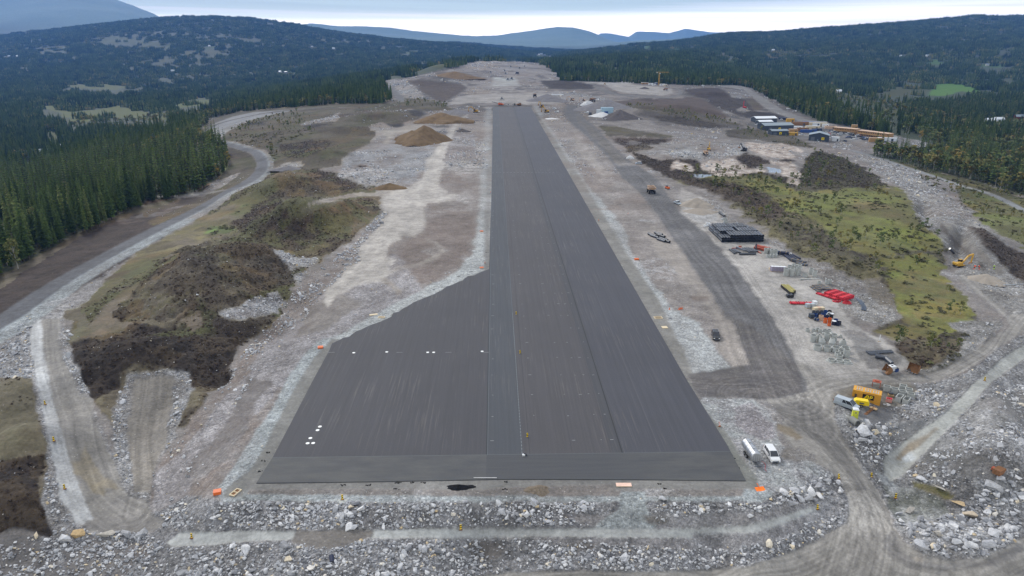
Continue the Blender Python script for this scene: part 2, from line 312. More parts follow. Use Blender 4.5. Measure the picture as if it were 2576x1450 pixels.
# ---- strip between the tan track and the runway
Z(GR, (132,124,120), (116,102,94), .5, .3, 12, V('D', (1176,268),(1240,268),(1232,676),(1100,735),(1000,785),(900,835),(850,850),(760,960),(560,1250),(440,1330),(370,1300),(375,1230),(440,1110),(560,960),(690,800),(790,690),(850,640),(960,540),(1100,400),(1160,300)))
Z(GR, (104,92,86), (120,106,98), .3, .4, 10, V('R5', (560,250),(800,180),(1000,160),(1000,360),(900,520),(700,660),(450,780),(300,860),(60,880),(100,760),(330,680),(420,500),(520,380)))
Z(GR, (168,164,162), (132,124,118), .8, .3, 8, V('R5', (800,20),(960,0),(980,50),(920,90),(850,60)))
Z(GR, (160,156,154), (126,116,110), .8, .3, 8, V('R5', (610,440),(700,410),(820,430),(720,470)))
Z(GR, (156,152,150), (128,118,112), .9, .3, 8, V('R5', (40,900),(200,840),(400,860),(300,920),(100,930)))
Z(GR, (166,162,160), (126,120,116), .9, .3, 14, V('R2', (780,1150),(1080,1060),(1100,1300),(900,1330),(700,1280)))
Z(GR, (150,148,152), (112,104,104), .8, .3, 10, V('A', (2350,300),(2600,300),(2600,500),(2300,560)))
# pink grey gravel left of the pad
Z(GR, (146,142,145), (122,116,117), .75, .25, 8, V('D', (850,850),(740,940),(640,1040),(560,1110),(490,1200),(430,1310),(380,1290),(390,1210),(500,1080),(600,960),(690,850),(800,760),(900,680),(1000,640),(1080,740)))
Z(GR, (96,90,88), (112,106,104), .3, .3, 8, V('R7', (2030,0),(1900,190),(1850,350),(1700,560),(1540,700),(1380,720),(1480,560),(1600,440),(1720,250),(1800,80),(1850,-60)))
Z(GR, (108,102,98), (126,118,112), .3, .3, 8, V('D', (770,770),(860,740),(920,760),(820,830),(740,850)))
# ---- tan track
Z(DR, (166,158,148), (148,141,133), .08, .15, 7, V('R2', (950,850),(880,900),(800,1000),(700,1130),(650,1200),(620,1330),(500,1420),(380,1450),(300,1480),(620,1520),(900,1500),(740,1400),(780,1150),(830,1030),(900,920),(945,870)))
Z(DR, (166,158,148), (147,140,132), .08, .15, 9, V('R5', (380,0),(700,-60),(640,60),(620,150),(640,260),(560,340),(470,350),(400,400),(360,480),(400,520),(390,600),(320,650),(280,690),(150,690),(60,740),(-100,860),(-120,740),(0,640),(100,540),(170,400),(260,290),(330,180),(300,60)))
Z(DR, (140,131,120), (130,118,108), .2, .2, 5, V('R5', (400,570),(560,540),(700,480),(740,420),(640,360),(470,340),(500,330),(680,360),(780,420),(740,500),(600,560),(400,600)))
Z(DR, (140,131,120), (130,118,108), .2, .2, 4, V('R5', (320,640),(400,690),(450,740),(440,790),(410,770),(390,720),(300,680)))
# gravel shoulder beside the runway, left
Z(GR, (160,166,167), (142,146,146), .65, .15, 5, V('D', (1222,270),(1241,270),(1236,678),(1180,700),(1100,740),(1030,775),(985,803),(890,842),(845,862),(800,860),(860,838),(960,785),(1060,730),(1140,690),(1188,640),(1200,560),(1214,420)))
Z(GR, (150,159,163), (134,142,144), .7, .15, 4, V('D', (838,862),(820,850),(770,885),(722,950),(690,1020),(640,1090),(590,1170),(545,1235),(560,1265),(1915,1268),(2000,1200),(1960,1160),(1900,1150),(1880,1130),(1870,1250),(620,1245)))
# ---- pad border, rolled smooth
Z(GR, (124,123,118), (114,113,108), .05, .05, 2, V('D', (838,850),(858,856),(900,842),(985,800),(1035,772),(1100,737),(1180,697),(1234,678),(1240,690),(900,900),(700,1150),(648,1216),(648,1233),(625,1232),(608,1252),(561,1252),(571,1228),(631,1181),(671,1114),(722,1013),(748,963),(790,900)))
Z(GR, (126,124,119), (116,114,110), .05, .05, 2, V('D', (620,1205),(1880,1205),(1926,1232),(1718,1232),(1600,1230),(1590,1236),(1545,1236),(1540,1220),(1340,1224),(1200,1232),(857,1230),(620,1233)))
Z(GR, (118,119,112), (108,110,103), .08, .05, 2, V('D', (1732,955),(1758,1007),(1832,1097),(1873,1161),(1903,1198),(1926,1232),(1880,1225),(1868,1200),(1724,955)))
Z(GR, (126,124,120), (116,114,110), .05, .05, 1.5, V('D', (1224,420),(1232,420),(1237,690),(1220,690),(1218,640),(1219,560)))
Z(GR, (126,124,120), (116,114,110), .05, .05, 1.5, V('D', (1236,268),(1242,268),(1235,500),(1228,500)))
# ---- left access track and its pale verge
Z(G, (138,137,139), (108,104,102), .9, .4, 6, V('D', (-300,1150),(-300,1000),(0,850),(90,790),(190,745),(250,700),(300,660),(210,765),(160,790),(165,860),(190,920),(215,970),(245,1040),(270,1110),(300,1170),(375,1240),(380,1330),(420,1370),(420,1450),(150,1450),(115,1330),(95,1250),(110,1180),(90,1090),(75,960),(0,960)))
Z(G, (120,118,118), (104,100,98), .3, .2, 5, V('R4', (0,1080),(60,1040),(200,1010),(160,1080),(60,1150),(0,1200)))
Z(G, (84,76,56), (70,62,48), .1, .6, 6, V('D', (-400,1140),(-300,1000),(0,950),(75,955),(85,1010),(95,1060),(112,1110),(113,1190),(100,1260),(60,1330),(-300,1400)))
Z(G, (86,90,46), (88,78,50), .02, .5, 5, V('R7', (-200,350),(0,220),(120,200),(250,260),(330,420),(320,500),(200,500),(0,560),(-200,700)))
Z(G, (56,46,41), (44,37,34), .15, .7, 5, V('R7', (-300,700),(0,560),(330,520),(310,640),(280,740),(290,860),(330,960),(360,1080),(420,1240),(330,1200),(260,1130),(100,1100),(0,1130),(-300,1200)))
Z(PA, (168,170,171), (154,155,155), .12, .15, 4, V('D', (80,801),(72,851),(80,900),(91,963),(111,1064),(134,1165),(150,1250),(168,1275),(195,1320),(238,1318),(215,1260),(175,1165),(146,1064),(124,963),(108,880),(105,801)))
Z(DR, (128,123,115), (115,111,106), .08, .15, 4, V('D', (105,801),(155,800),(145,860),(155,900),(190,963),(195,990),(235,1000),(235,1060),(262,1110),(285,1165),(310,1215),(360,1245),(385,1300),(380,1325),(300,1325),(255,1320),(232,1300),(215,1260),(175,1165),(146,1064),(124,963),(108,880)))
Z(DR, (134,120,92), (126,116,98), .05, .1, 5, V('R7', (520,590),(590,580),(640,480),(690,600),(760,700),(880,760),(900,800),(780,790),(790,850),(700,830),(600,700),(560,680)))
# v shaped track
Z(G, (142,142,144), (110,106,104), .9, .5, 6, V('D', (318,940),(400,925),(480,935),(478,1000),(450,1070),(425,1110),(410,1150),(385,1210),(372,1260),(335,1250),(310,1215),(290,1150),(285,1060),(300,990)))
Z(DR, (122,114,103), (112,106,98), .25, .2, 5, V('D', (340,950),(440,945),(436,1000),(426,1070),(410,1130),(390,1190),(380,1240),(345,1240),(335,1190),(328,1140),(322,1075),(332,1010)))
# ---- front slope
Z(G, (128,128,132), (104,103,105), .95, .5, 4, V('D', (380,1290),(470,1245),(560,1262),(1000,1262),(1500,1262),(1920,1262),(2000,1200),(2085,1185),(2118,1215),(2138,1265),(2128,1319),(2050,1366),(1883,1423),(1718,1437),(1280,1441),(1100,1470),(1500,1800),(-200,1800),(-200,1400),(115,1350),(370,1330)))
Z(GR, (136,134,136), (120,117,118), .7, .25, 4, V('D', (1400,1296),(1900,1290),(1990,1262),(2050,1240),(2085,1270),(1990,1295),(1880,1326),(1715,1335),(1512,1329)))
Z(GR, (136,134,137), (110,108,110), .7, .25, 4, V('D', (1340,1352),(1700,1356),(1900,1338),(2000,1310),(2090,1285),(2110,1300),(2000,1345),(1850,1385),(1700,1378),(1400,1366)))
Z(GR, (144,154,157), (128,136,138), .75, .2, 4, V('D', (1560,1238),(1625,1238),(1625,1270),(1640,1300),(1655,1326),(1620,1338),(1540,1338),(1495,1326),(1530,1300),(1560,1280)))
Z(G, (86,84,82), (102,98,96), .3, .4, 7, V('RB', (980,1180),(1150,1180),(1230,1200),(1200,1300),(1090,1340),(980,1330),(960,1250)))
Z(G, (84,82,80), (100,96,94), .3, .4, 7, V('RB', (1700,1200),(1800,1180),(1900,1210),(1850,1260),(1720,1250)))
Z(G, (84,82,78), (102,98,94), .35, .4, 7, V('RB', (2300,1000),(2480,1020),(2500,1070),(2320,1060)))
Z(G, (94,91,90), (108,104,102), .35, .4, 9, V('R7', (450,1250),(700,1130),(1000,1180),(1200,1250),(1000,1350),(950,1480),(500,1480)))
Z(G, (88,85,84), (104,100,98), .35, .4, 9, V('R7', (0,1150),(250,1160),(420,1300),(450,1480),(0,1480)))
Z(DR, (124,119,113), (112,108,104), .1, .15, 5, V('R7', (780,1000),(1000,960),(1120,990),(1250,1040),(1200,1090),(1150,1120),(880,1110),(640,1110),(640,1040)))
Z(PA, (160,163,160), (148,150,147), .06, .08, 3, V('D', (420,1366),(453,1339),(600,1337),(755,1336),(938,1332),(1160,1329),(1512,1329),(1718,1332),(1883,1323),(1977,1295),(2055,1272),(2062,1284),(1983,1314),(1896,1342),(1748,1343),(1742,1356),(1697,1354),(1341,1350),(1227,1353),(938,1354),(705,1359),(436,1377)))
Z(G, (108,102,96), (98,93,88), .2, .15, 5, V('D', (750,1336),(938,1330),(938,1350),(900,1362),(860,1375),(800,1378),(730,1362)))
# ---- right of the runway
Z(GR, (138,130,125), (122,113,108), .45, .25, 9, V('D', (1335,262),(1425,262),(1440,312),(1472,342),(1529,396),(1562,446),(1613,487),(1715,630),(1758,697),(1815,777),(1856,834),(1889,912),(1876,935),(1849,942),(1735,948),(1600,700)))
Z(GR, (150,140,130), (140,130,121), .1, .2, 7, V('R6', (0,430),(130,640),(300,880),(420,1050),(520,1280),(480,1350),(400,1370),(380,1330),(280,1190),(300,1100),(200,900),(60,700),(-150,480),(-300,300),(-200,250)))
Z(GR, (122,108,98), (108,96,88), .2, .3, 6, V('R6', (60,780),(200,790),(210,810),(90,820)))
Z(GR, (156,147,138), (140,131,124), .1, .2, 8, V('B', (0,640),(60,720),(180,900),(330,1060),(420,1180),(380,1200),(200,1060),(60,900),(-60,760),(-100,560),(0,560)))
Z(GR, (166,162,160), (138,130,126), .8, .3, 10, V('B', (150,1080),(300,1090),(520,1130),(500,1180),(350,1150),(200,1130)))
Z(GR, (158,164,166), (142,145,146), .7, .2, 6, V('D', (1341,268),(1356,268),(1372,310),(1395,340),(1432,395),(1475,460),(1500,490),(1560,560),(1600,645),(1650,720),(1690,780),(1750,810),(1790,860),(1815,900),(1845,942),(1735,948),(1640,800)))
Z(GR, (118,116,110), (128,125,118), .05, .05, 2, V('D', (1335,268),(1342,268),(1475,470),(1580,640),(1660,760),(1700,850),(1722,880),(1745,948),(1724,950)))
# yard of the stores
Z(G, (158,152,145), (142,137,131), .12, .2, 7, V('R6', (0,170),(200,330),(400,560),(600,830),(780,1100),(870,1330),(900,1460),(1100,1460),(1500,1390),(1600,1360),(1750,1330),(1650,1250),(1600,1180),(1300,1000),(1250,880),(1350,830),(1200,740),(1000,600),(800,470),(560,330),(350,170),(200,60),(0,-20)))
Z(G, (122,120,118), (108,106,104), .3, .3, 8, V('R6', (1150,1020),(1330,1040),(1420,1100),(1500,1200),(1650,1250),(1600,1330),(1400,1330),(1280,1200),(1250,1100)))
Z(G, (128,122,116), (112,108,104), .25, .25, 8, V('R6', (600,500),(760,490),(900,570),(1060,640),(1180,820),(1300,940),(1350,880),(1200,690),(1000,560),(800,450)))
Z(G, (158,158,158), (136,134,132), .5, .2, 7, V('R6', (30,180),(120,110),(210,140),(280,200),(230,240),(120,230)))
# dirt road network
ROADP = V('D', (2030,963),(2027,987),(1983,997),(1916,1007),(1965,1030),(1967,1090),(1990,1130),(2017,1151),(2084,1181),(2118,1215),(2138,1265),(2128,1319),(2050,1366),(1883,1423),(1718,1437),(1280,1441),(1100,1470),(1500,1800),(3000,1800),(2700,1280),(2576,1340),(2547,1366),(2470,1403),(2386,1412),(2319,1396),(2265,1359),(2242,1316),(2232,1265),(2185,1205),(2148,1151),(2118,1097),(2094,1047),(2100,1005),(2130,975),(2200,968),(2352,962),(2436,930),(2504,880),(2600,822),(2700,780),(2600,770),(2520,757),(2470,722),(2440,690),(2420,680),(2410,700),(2436,722),(2487,762),(2534,801),(2544,824),(2487,858),(2403,912),(2336,938),(2201,948),(2100,955),(1990,900),(1960,830),(1975,880),(2010,950))
Z(DR, (138,133,125), (127,122,115), .05, .2, 4, ROADP)
Z(DR, (112,108,104), (104,101,98), .05, .15, 6, V('R8', (1480,1190),(1560,1100),(1620,1250),(1750,1340),(1960,1370),(2250,1340),(2500,1220),(2565,1190),(2565,1260),(2350,1370),(1950,1420),(1700,1400),(1560,1300)))
Z(DR, (110,106,101), (100,97,94), .05, .15, 6, V('R8', (660,170),(950,120),(1080,200),(1150,400),(1280,600),(1400,800),(1330,800),(1200,620),(1000,440),(800,330)))
Z(DR, (118,104,82), (108,96,80), .05, .15, 6, V('R8', (700,300),(800,330),(900,420),(860,440),(750,370)))
# haul road, dark with spilled asphalt
HAUL = V('D', (1425,265),(1418,285),(1435,312),(1472,342),(1529,396),(1562,446),(1613,487),(1715,630),(1758,697),(1815,777),(1856,834),(1889,912),(1876,935),(1849,942),(1735,945),(1748,983),(1765,1003),(1842,1000),(1916,1007),(1983,997),(2027,987),(2030,963),(2007,928),(1977,851),(1916,761),(1849,670),(1782,593),(1715,539),(1656,453),(1562,386),(1495,319),(1455,285),(1448,265))
Z(HR, (82,81,82), (74,73,74), .05, .1, 3, HAUL)
Z(HR, (70,67,67), (78,75,73), .05, .1, 6, V('R6', (60,1380),(500,1300),(470,1200),(330,900),(520,1000),(700,1150),(850,1300),(900,1450),(600,1500),(100,1480)))
Z(HR, (74,71,71), (84,80,78), .05, .1, 5, V('D', (1736,946),(1850,942),(1880,934),(1990,930),(2022,985),(1980,995),(1916,1005),(1842,998),(1766,1001),(1748,983)))
Z(G, (116,112,110), (146,144,142), .4, .2, 3, V('B', (400,940),(560,930),(700,940),(640,960),(440,960)))
Z(HR, (74,71,68), (90,86,82), .05, .1, 5, V('B', (0,440),(120,520),(300,680),(500,880),(560,930),(420,950),(300,800),(100,600),(-40,450),(-60,330)))
# gravel wedge by the tanker
Z(GR, (150,156,157), (136,135,138), .75, .2, 5, V('D', (1765,1003),(1893,1008),(1930,1040),(1950,1064),(1956,1114),(1990,1145),(2040,1165),(2094,1190),(2090,1225),(2000,1245),(1910,1235),(1900,1198),(1832,1097),(1760,1010)))
Z(GR, (146,140,145), (126,120,124), .75, .25, 6, V('R8', (390,200),(500,160),(600,250),(690,310),(700,400),(600,440),(500,380),(420,320)))
Z(GR, (120,112,104), (108,102,96), .3, .2, 6, V('R8', (740,500),(870,490),(960,540),(1000,600),(850,600),(740,560)))
# ---- right rubble ground
RUB = V('D', (2094,1047),(2118,1097),(2148,1151),(2185,1205),(2232,1265),(2242,1316),(2265,1359),(2319,1396),(2386,1410),(2470,1402),(2547,1366),(2600,1330),(3000,1100),(3000,700),(2600,830),(2504,884),(2436,936),(2352,965),(2200,972),(2130,980),(2104,1005))
Z(G, (134,135,138), (104,102,102), .95, .5, 5, RUB)
Z(G, (80,80,82), (96,95,96), .2, .3, 6, V('T', (650,700),(760,600),(950,590),(1150,640),(1180,700),(1100,780),(1060,880),(900,900),(800,800)))
Z(G, (112,104,92), (100,96,88), .2, .25, 6, V('T', (300,600),(450,480),(700,480),(1000,600),(1250,560),(1400,520),(1500,380),(1400,280),(1000,270),(650,300),(450,330),(250,420)))
Z(G, (82,84,86), (100,100,100), .35, .4, 6, V('R8', (1560,330),(1700,290),(1900,250),(1800,340),(1680,420),(1600,420)))
Z(G, (84,84,84), (98,97,95), .4, .4, 7, V('R8', (1900,450),(2050,400),(2100,450),(2080,560),(1950,640),(1800,600)))
Z(G, (86,84,82), (98,95,92), .4, .4, 7, V('R8', (2000,620),(2200,560),(2350,620),(2380,700),(2300,760),(2050,700)))
Z(G, (92,98,92), (84,86,80), .35, .3, 7, V('R8', (1480,760),(1600,780),(1800,800),(1950,880),(2000,1000),(1900,1050),(1700,1060),(1600,1050),(1560,900)))
Z(G, (100,102,66), (122,104,76), .3, .5, 5, V('R8', (1720,740),(1900,790),(2050,860),(2000,890),(1850,840),(1740,790)))
Z(G, (128,126,124), (112,110,107), .5, .3, 7, V('R8', (2100,200),(2300,100),(2565,60),(2565,260),(2300,380),(2150,420)))
Z(PA, (150,152,146), (138,140,134), .06, .08, 3, V('D', (2700,790),(2576,870),(2534,893),(2453,963),(2420,997),(2370,1045),(2279,1107),(2225,1150),(2222,1190),(2240,1212),(2275,1195),(2306,1160),(2383,1081),(2453,1007),(2494,963),(2576,905),(2700,830)))
Z(PA, (134,120,98), (124,116,102), .1, .1, 3, V('C', (560,310),(700,150),(880,60),(960,0),(1000,0),(830,160),(740,230),(620,320)))
Z(PA, (165,172,176), (150,155,158), .3, .1, 3, V('C', (640,290),(720,230),(780,300),(740,330),(640,330)))
Z(G, (136,142,146), (120,124,126), .3, .2, 3, V('C', (350,400),(430,440),(640,600),(560,640),(500,600),(420,500)))
Z(DR, (160,150,134), (140,130,118), .05, .05, 2, V('C', (720,1260),(790,1250),(850,1300),(840,1315),(760,1300)))
# ---- moor and scrub on the right
BOG = V('D', (1800,430),(1850,420),(1990,448),(2010,440),(2030,400),(2050,380),(2120,398),(2200,440),(2262,495),(2300,540),(2350,580),(2385,630),(2370,690),(2405,735),(2453,784),(2440,840),(2410,915),(2340,938),(2290,920),(2250,850),(2195,834),(2252,811),(2285,801),(2280,760),(2200,700),(2100,670),(2000,620),(1950,580),(1880,540),(1830,490),(1790,470),(1740,455),(1690,430),(1700,420))
Z(G, (78,74,54), (64,56,46), .12, .9, 8, BOG)
Z(G, (104,104,50), (90,92,48), 0, .35, 12, V('R6', (730,0),(1720,-40),(1760,150),(1900,280),(1980,420),(1900,460),(1700,430),(1480,470),(1250,420),(1050,260),(950,150),(820,80)))
Z(G, (112,104,48), (104,110,52), 0, .3, 10, V('B', (1050,1120),(1600,1060),(2050,1080),(2250,1120),(2350,1180),(2559,1300),(2700,1600),(2300,1400),(2100,1250),(1700,1180),(1200,1180)))
Z(G, (116,100,54), (104,98,52), 0, .3, 10, V('R6', (1250,100),(1450,60),(1700,80),(1740,180),(1600,200),(1400,160)))
Z(G, (94,100,50), (110,98,50), 0, .4, 12, V('R6', (1500,480),(1900,480),(1960,620),(2100,780),(2200,900),(2080,1000),(1950,1060),(1700,980),(1600,820),(1550,600)))
Z(G, (116,108,50), (100,90,46), 0, .3, 6, V('R6', (1420,1040),(1750,1010),(1950,1060),(1900,1100),(1700,1110),(1560,1110)))
Z(G, (74,62,50), (92,84,60), .2, .9, 8, V('R6', (1600,1130),(1900,1110),(2100,1120),(2080,1210),(1950,1300),(1800,1340),(1700,1290),(1620,1200)))
Z(G, (76,70,50), (92,86,56), .12, .9, 10, V('R6', (280,0),(500,0),(700,60),(850,150),(1080,240),(1100,300),(900,260),(700,200),(780,330),(1000,420),(1250,500),(1480,580),(1530,640),(1300,640),(1100,560),(900,480),(760,400),(600,260),(480,200),(400,120)))
Z(G, (78,66,52), (62,52,42), .1, .9, 8, V('B', (560,800),(900,880),(1050,1000),(1250,1060),(1600,1140),(1900,1200),(2300,1400),(2450,1500),(2200,1600),(1900,1450),(1600,1300),(1250,1180),(1050,1120),(850,1020),(720,930)))
Z(G, (138,134,130), (112,104,98), .9, .5, 8, V('R6', (150,60),(230,30),(320,120),(450,230),(600,310),(760,430),(900,480),(1100,560),(1200,620),(1400,700),(1300,760),(1150,680),(900,560),(700,430),(560,330),(420,260),(260,160)))
Z(G, (136,134,132), (114,110,104), .9, .5, 8, V('R6', (1150,700),(1400,760),(1550,830),(1650,960),(1500,1030),(1380,980),(1300,900),(1150,860),(1200,780)))
Z(G, (134,132,130), (110,108,104), .8, .5, 8, V('R6', (1950,980),(2100,960),(2400,980),(2440,1020),(2250,1160),(2050,1280),(1850,1360),(1700,1340),(1900,1310),(2080,1200),(2100,1060)))
Z(G, (148,142,126), (128,116,98), .6, .4, 6, V('P', (1230,530),(1350,540),(1500,640),(1420,660),(1250,600)))
Z(G, (112,104,92), (96,88,76), .5, .6, 8, V('R6', (1330,640),(1500,640),(1600,800),(1650,920),(1500,860),(1400,740)))
# trench line on the right
Z(G, (136,135,133), (108,103,98), .8, .6, 7, V('D', (2150,388),(2240,402),(2310,440),(2370,480),(2420,520),(2470,560),(2540,620),(2600,680),(2700,740),(2700,800),(2600,790),(2560,795),(2500,760),(2440,700),(2400,690),(2395,640),(2340,580),(2300,530),(2270,480),(2200,430)))
Z(G, (122,117,108), (112,106,98), .3, .4, 4, V('E', (560,0),(800,0),(900,200),(1150,380),(1350,560),(1700,820),(1850,950),(1700,1000),(1500,820),(1200,560),(950,350),(800,250)))
Z(G, (88,82,76), (76,70,66), .5, .7, 4, V('E', (500,0),(600,0),(760,200),(900,330),(1150,560),(1350,740),(1500,900),(1400,960),(1200,700),(1000,600),(850,420),(700,250)))
Z(G, (70,60,52), (56,48,42), .2, .8, 6, V('E', (1000,0),(1300,60),(1500,180),(1750,400),(2190,600),(2600,800),(2600,1400),(2190,1300),(2050,1050),(1800,820),(1500,560),(1300,280),(1100,100)))
Z(G, (100,102,54), (88,90,52), .02, .4, 9, V('D', (2400,460),(2480,480),(2600,535),(2800,620),(2800,700),(2600,635),(2530,590),(2470,555),(2430,520)))
Z(G, (86,84,58), (98,88,58), .1, .5, 8, V('D', (2240,402),(2400,440),(2600,505),(2700,560),(2600,540),(2450,478),(2400,462),(2330,440)))
# ---- right middle distance
Z(G, (104,86,76), (92,76,68), .1, .3, 5, V('B', (360,230),(700,190),(1300,175),(1400,200),(1500,260),(1700,400),(1550,440),(1200,330),(900,290),(500,280)))
Z(G, (78,64,59), (66,55,52), .1, .5, 5, V('B', (1170,85),(1600,75),(1680,130),(1750,190),(1500,220),(1350,180),(1200,110)))
Z(G, (64,54,50), (78,68,62), .3, .8, 6, V('B', (1450,210),(1750,190),(1850,170),(1950,260),(2000,330),(1850,400),(1750,360),(1600,300),(1500,260)))
Z(G, (98,80,68), (86,70,62), .1, .3, 4, V('B', (1880,200),(1980,190),(2110,290),(2080,320),(2000,330)))
Z(G, (54,46,44), (66,56,52), .1, .6, 5, V('B', (1850,370),(2000,340),(2200,360),(2400,420),(2380,440),(2000,410),(1900,410)))
Z(G, (150,148,146), (130,128,126), .5, .3, 4, V('B', (1800,310),(1860,290),(1960,330),(1870,350),(1780,340)))
Z(G, (92,82,58), (80,68,52), .1, .5, 6, V('B', (500,280),(640,250),(900,290),(1250,330),(1600,430),(1870,500),(1500,470),(1100,400),(800,350)))
Z(G, (62,52,44), (80,70,58), .2, .8, 7, V('B', (700,380),(1000,390),(1400,440),(1740,520),(1500,530),(1200,500),(900,440)))
Z(G, (132,128,126), (112,106,102), .7, .6, 7, V('B', (560,390),(900,500),(1200,500),(1600,540),(1900,520),(2050,580),(1900,620),(1650,650),(1300,680),(1000,600),(850,520)))
Z(G, (92,86,64), (84,74,56), .1, .6, 6, V('B', (1650,560),(1900,530),(2100,560),(2500,650),(2700,760),(2400,730),(2100,680),(1900,650),(1700,640)))
Z(G, (96,92,54), (84,74,50), .05, .5, 6, V('B', (200,510),(400,520),(600,560),(1050,620),(1050,640),(600,620),(300,620)))
Z(G, (58,46,41), (70,56,48), .1, .6, 5, V('B', (300,640),(600,640),(780,650),(1060,650),(1000,690),(760,730),(500,740),(400,700)))
Z(G, (96,86,58), (110,86,52), .1, .6, 6, V('B', (480,740),(780,720),(900,740),(700,790),(550,810)))
Z(G, (132,128,124), (112,104,98), .6, .4, 7, V('B', (760,730),(1100,680),(1500,680),(1700,650),(2050,660),(2300,720),(2100,780),(1800,800),(1600,860),(1300,880),(1000,890),(1000,800),(850,760)))
Z(G, (160,162,164), (128,124,122), .95, .6, 5, V('B', (1000,800),(1350,740),(1450,800),(1700,780),(1900,690),(1850,830),(1500,900),(1250,880),(1050,880)))
Z(G, (74,62,52), (60,50,44), .15, .8, 6, V('B', (1750,870),(1900,820),(2160,900),(2400,880),(2480,900),(2300,930),(2100,940),(1950,1010),(1550,1040),(1350,1000),(1100,1100),(850,1020),(750,920),(1000,890),(1350,900),(1400,980)))
for q in ([(1050,950),(1130,910),(1310,980),(1290,1020),(1150,1010),(1040,1000)], [(1380,960),(1500,900),(1780,880),(1920,990),(1800,1010),(1500,1030),(1400,1000)], [(1500,1050),(1900,1000),(2110,990),(2120,1040),(1800,1060),(1560,1070)],
          [(2190,890),(2450,930),(2520,1010),(2559,1100),(2480,1180),(2340,1160),(2400,1100),(2300,1050),(2300,960),(2200,930)], [(1900,690),(2100,720),(2300,700),(2540,780),(2559,820),(2400,800),(2480,880),(2300,880),(2150,850),(2000,820),(1880,760)]):
    Z(G, (192,178,166), (150,128,112), .35, .8, 5, V('B', *q))
Z('water', (118,126,134), (110,118,128), 0, 0, 2, V('B', (2130,980),(2290,1000),(2290,1050),(2160,1040)))
Z('water', (112,120,130), (100,108,118), 0, 0, 2, V('B', (1290,1060),(1480,1065),(1500,1080),(1400,1100),(1300,1090)))
# camp yard
Z(G, (114,114,116), (126,126,126), .2, .15, 4, V('W', (230,280),(340,250),(660,200),(760,200),(900,220),(1100,260),(1300,300),(1500,290),(1750,330),(2150,400),(2260,440),(2500,560),(2560,640),(2300,620),(2050,540),(1700,520),(1690,620),(1450,620),(1400,540),(1090,530),(1000,500),(820,440),(560,420),(420,350)))
Z(G, (138,140,142), (112,112,114), .9, .7, 4, V('W', (1430,540),(1700,530),(1700,600),(1450,610)))
Z(G, (134,133,130), (110,106,102), .7, .5, 4, V('W', (2240,430),(2576,500),(2900,600),(2900,680),(2576,640),(2500,560),(2320,500)))
Z(DR, (140,136,132), (126,123,120), .1, .15, 3, V('W', (440,0),(620,0),(760,90),(900,160),(1100,220),(1400,260),(1500,290),(1300,290),(1050,240),(850,190),(700,110),(560,50)))
Z(DR, (132,129,126), (120,117,114), .3, .2, 4, V('B', (1500,40),(1850,40),(2000,120),(2130,200),(2250,290),(2559,420),(2559,470),(2350,410),(2200,340),(2100,290),(1980,190),(1880,110),(1700,60)))
Z(G, (134,132,132), (120,118,118), .6, .4, 4, V('B', (1660,90),(1850,80),(1990,180),(1880,200),(1750,180)))
# ---- far yards
Z(G, (136,128,124), (122,114,110), .3, .3, 6, V('R2', (830,770),(990,710),(950,670),(850,600),(700,560),(950,470),(1300,465),(1560,500),(1700,600),(2500,610),(2565,640),(2565,740),(2050,740),(1600,790),(1200,800)))
Z(DR, (160,153,145), (148,140,134), .08, .15, 4, V('R2', (815,780),(870,730),(1010,705),(1350,700),(1560,700),(1650,775),(1400,785),(1250,772),(1000,772),(880,785)))
Z(G, (146,146,146), (130,128,128), .6, .3, 4, V('R2', (1560,700),(1640,760),(1780,770),(1900,760),(2050,740),(1900,720),(1750,690),(1600,680)))
Z(DR, (164,157,148), (150,143,136), .08, .15, 3, V('B', (160,10),(420,20),(900,60),(1040,80),(1060,130),(950,160),(600,140),(420,110),(300,50)))
Z(DR, (170,165,160), (150,146,142), .1, .1, 2, V('F', (1870,315),(2200,310),(2576,320),(2576,345),(2200,350),(1950,330)))
Z(HR, (100,97,95), (110,107,104), .1, .1, 3, V('B', (0,10),(120,20),(280,80),(420,140),(700,160),(1000,170),(1110,160),(1130,110),(1060,60),(1110,60),(1180,130),(1120,180),(900,190),(500,170),(300,140),(150,60)))
Z(G, (78,64,56), (92,76,64), .15, .5, 4, V('R2', (480,605),(620,600),(900,630),(940,660),(880,710),(760,770),(700,740),(640,700),(560,680),(600,650)))
Z(G, (112,88,68), (98,78,62), .15, .4, 4, V('R2', (720,545),(850,538),(980,560),(1000,585),(850,595),(720,580)))
Z(G, (54,44,42), (74,62,56), .1, .6, 4, V('R2', (1500,610),(1700,600),(1880,640),(1900,665),(1700,670),(1560,665)))
Z(G, (150,136,118), (134,118,104), .6, .5, 4, V('R2', (920,700),(1000,660),(1120,675),(1130,700),(1000,712)))
Z(G, (150,142,134), (136,122,110), .7, .6, 4, V('R2', (930,510),(1000,470),(1200,462),(1300,480),(1150,520),(1000,530)))
Z(G, (136,136,138), (126,124,124), .3, .3, 3, V('R2', (1160,480),(1400,480),(1500,500),(1350,530),(1180,525)))
Z(GR, (172,177,172), (162,166,162), .1, .1, 2, V('R2', (1140,580),(1310,582),(1340,645),(1130,645)))
Z(G, (128,128,130), (144,143,142), .6, .4, 3, V('R2', (600,590),(850,600),(900,625),(640,600)))
Z(G, (130,130,132), (150,150,150), .8, .5, 3, V('R2', (350,620),(480,600),(600,690),(640,740),(480,760),(400,680)))
Z(G, (104,98,58), (92,84,52), .05, .5, 5, V('R2', (380,760),(450,740),(640,745),(780,780),(840,830),(600,830),(450,800)))
Z(G, (128,110,90), (100,84,68), .4, .6, 5, V('R2', (200,610),(280,610),(350,720),(400,760),(340,770),(280,680)))
Z(AR, (134,135,137), (122,123,125), .1, .1, 1, UPROAD)
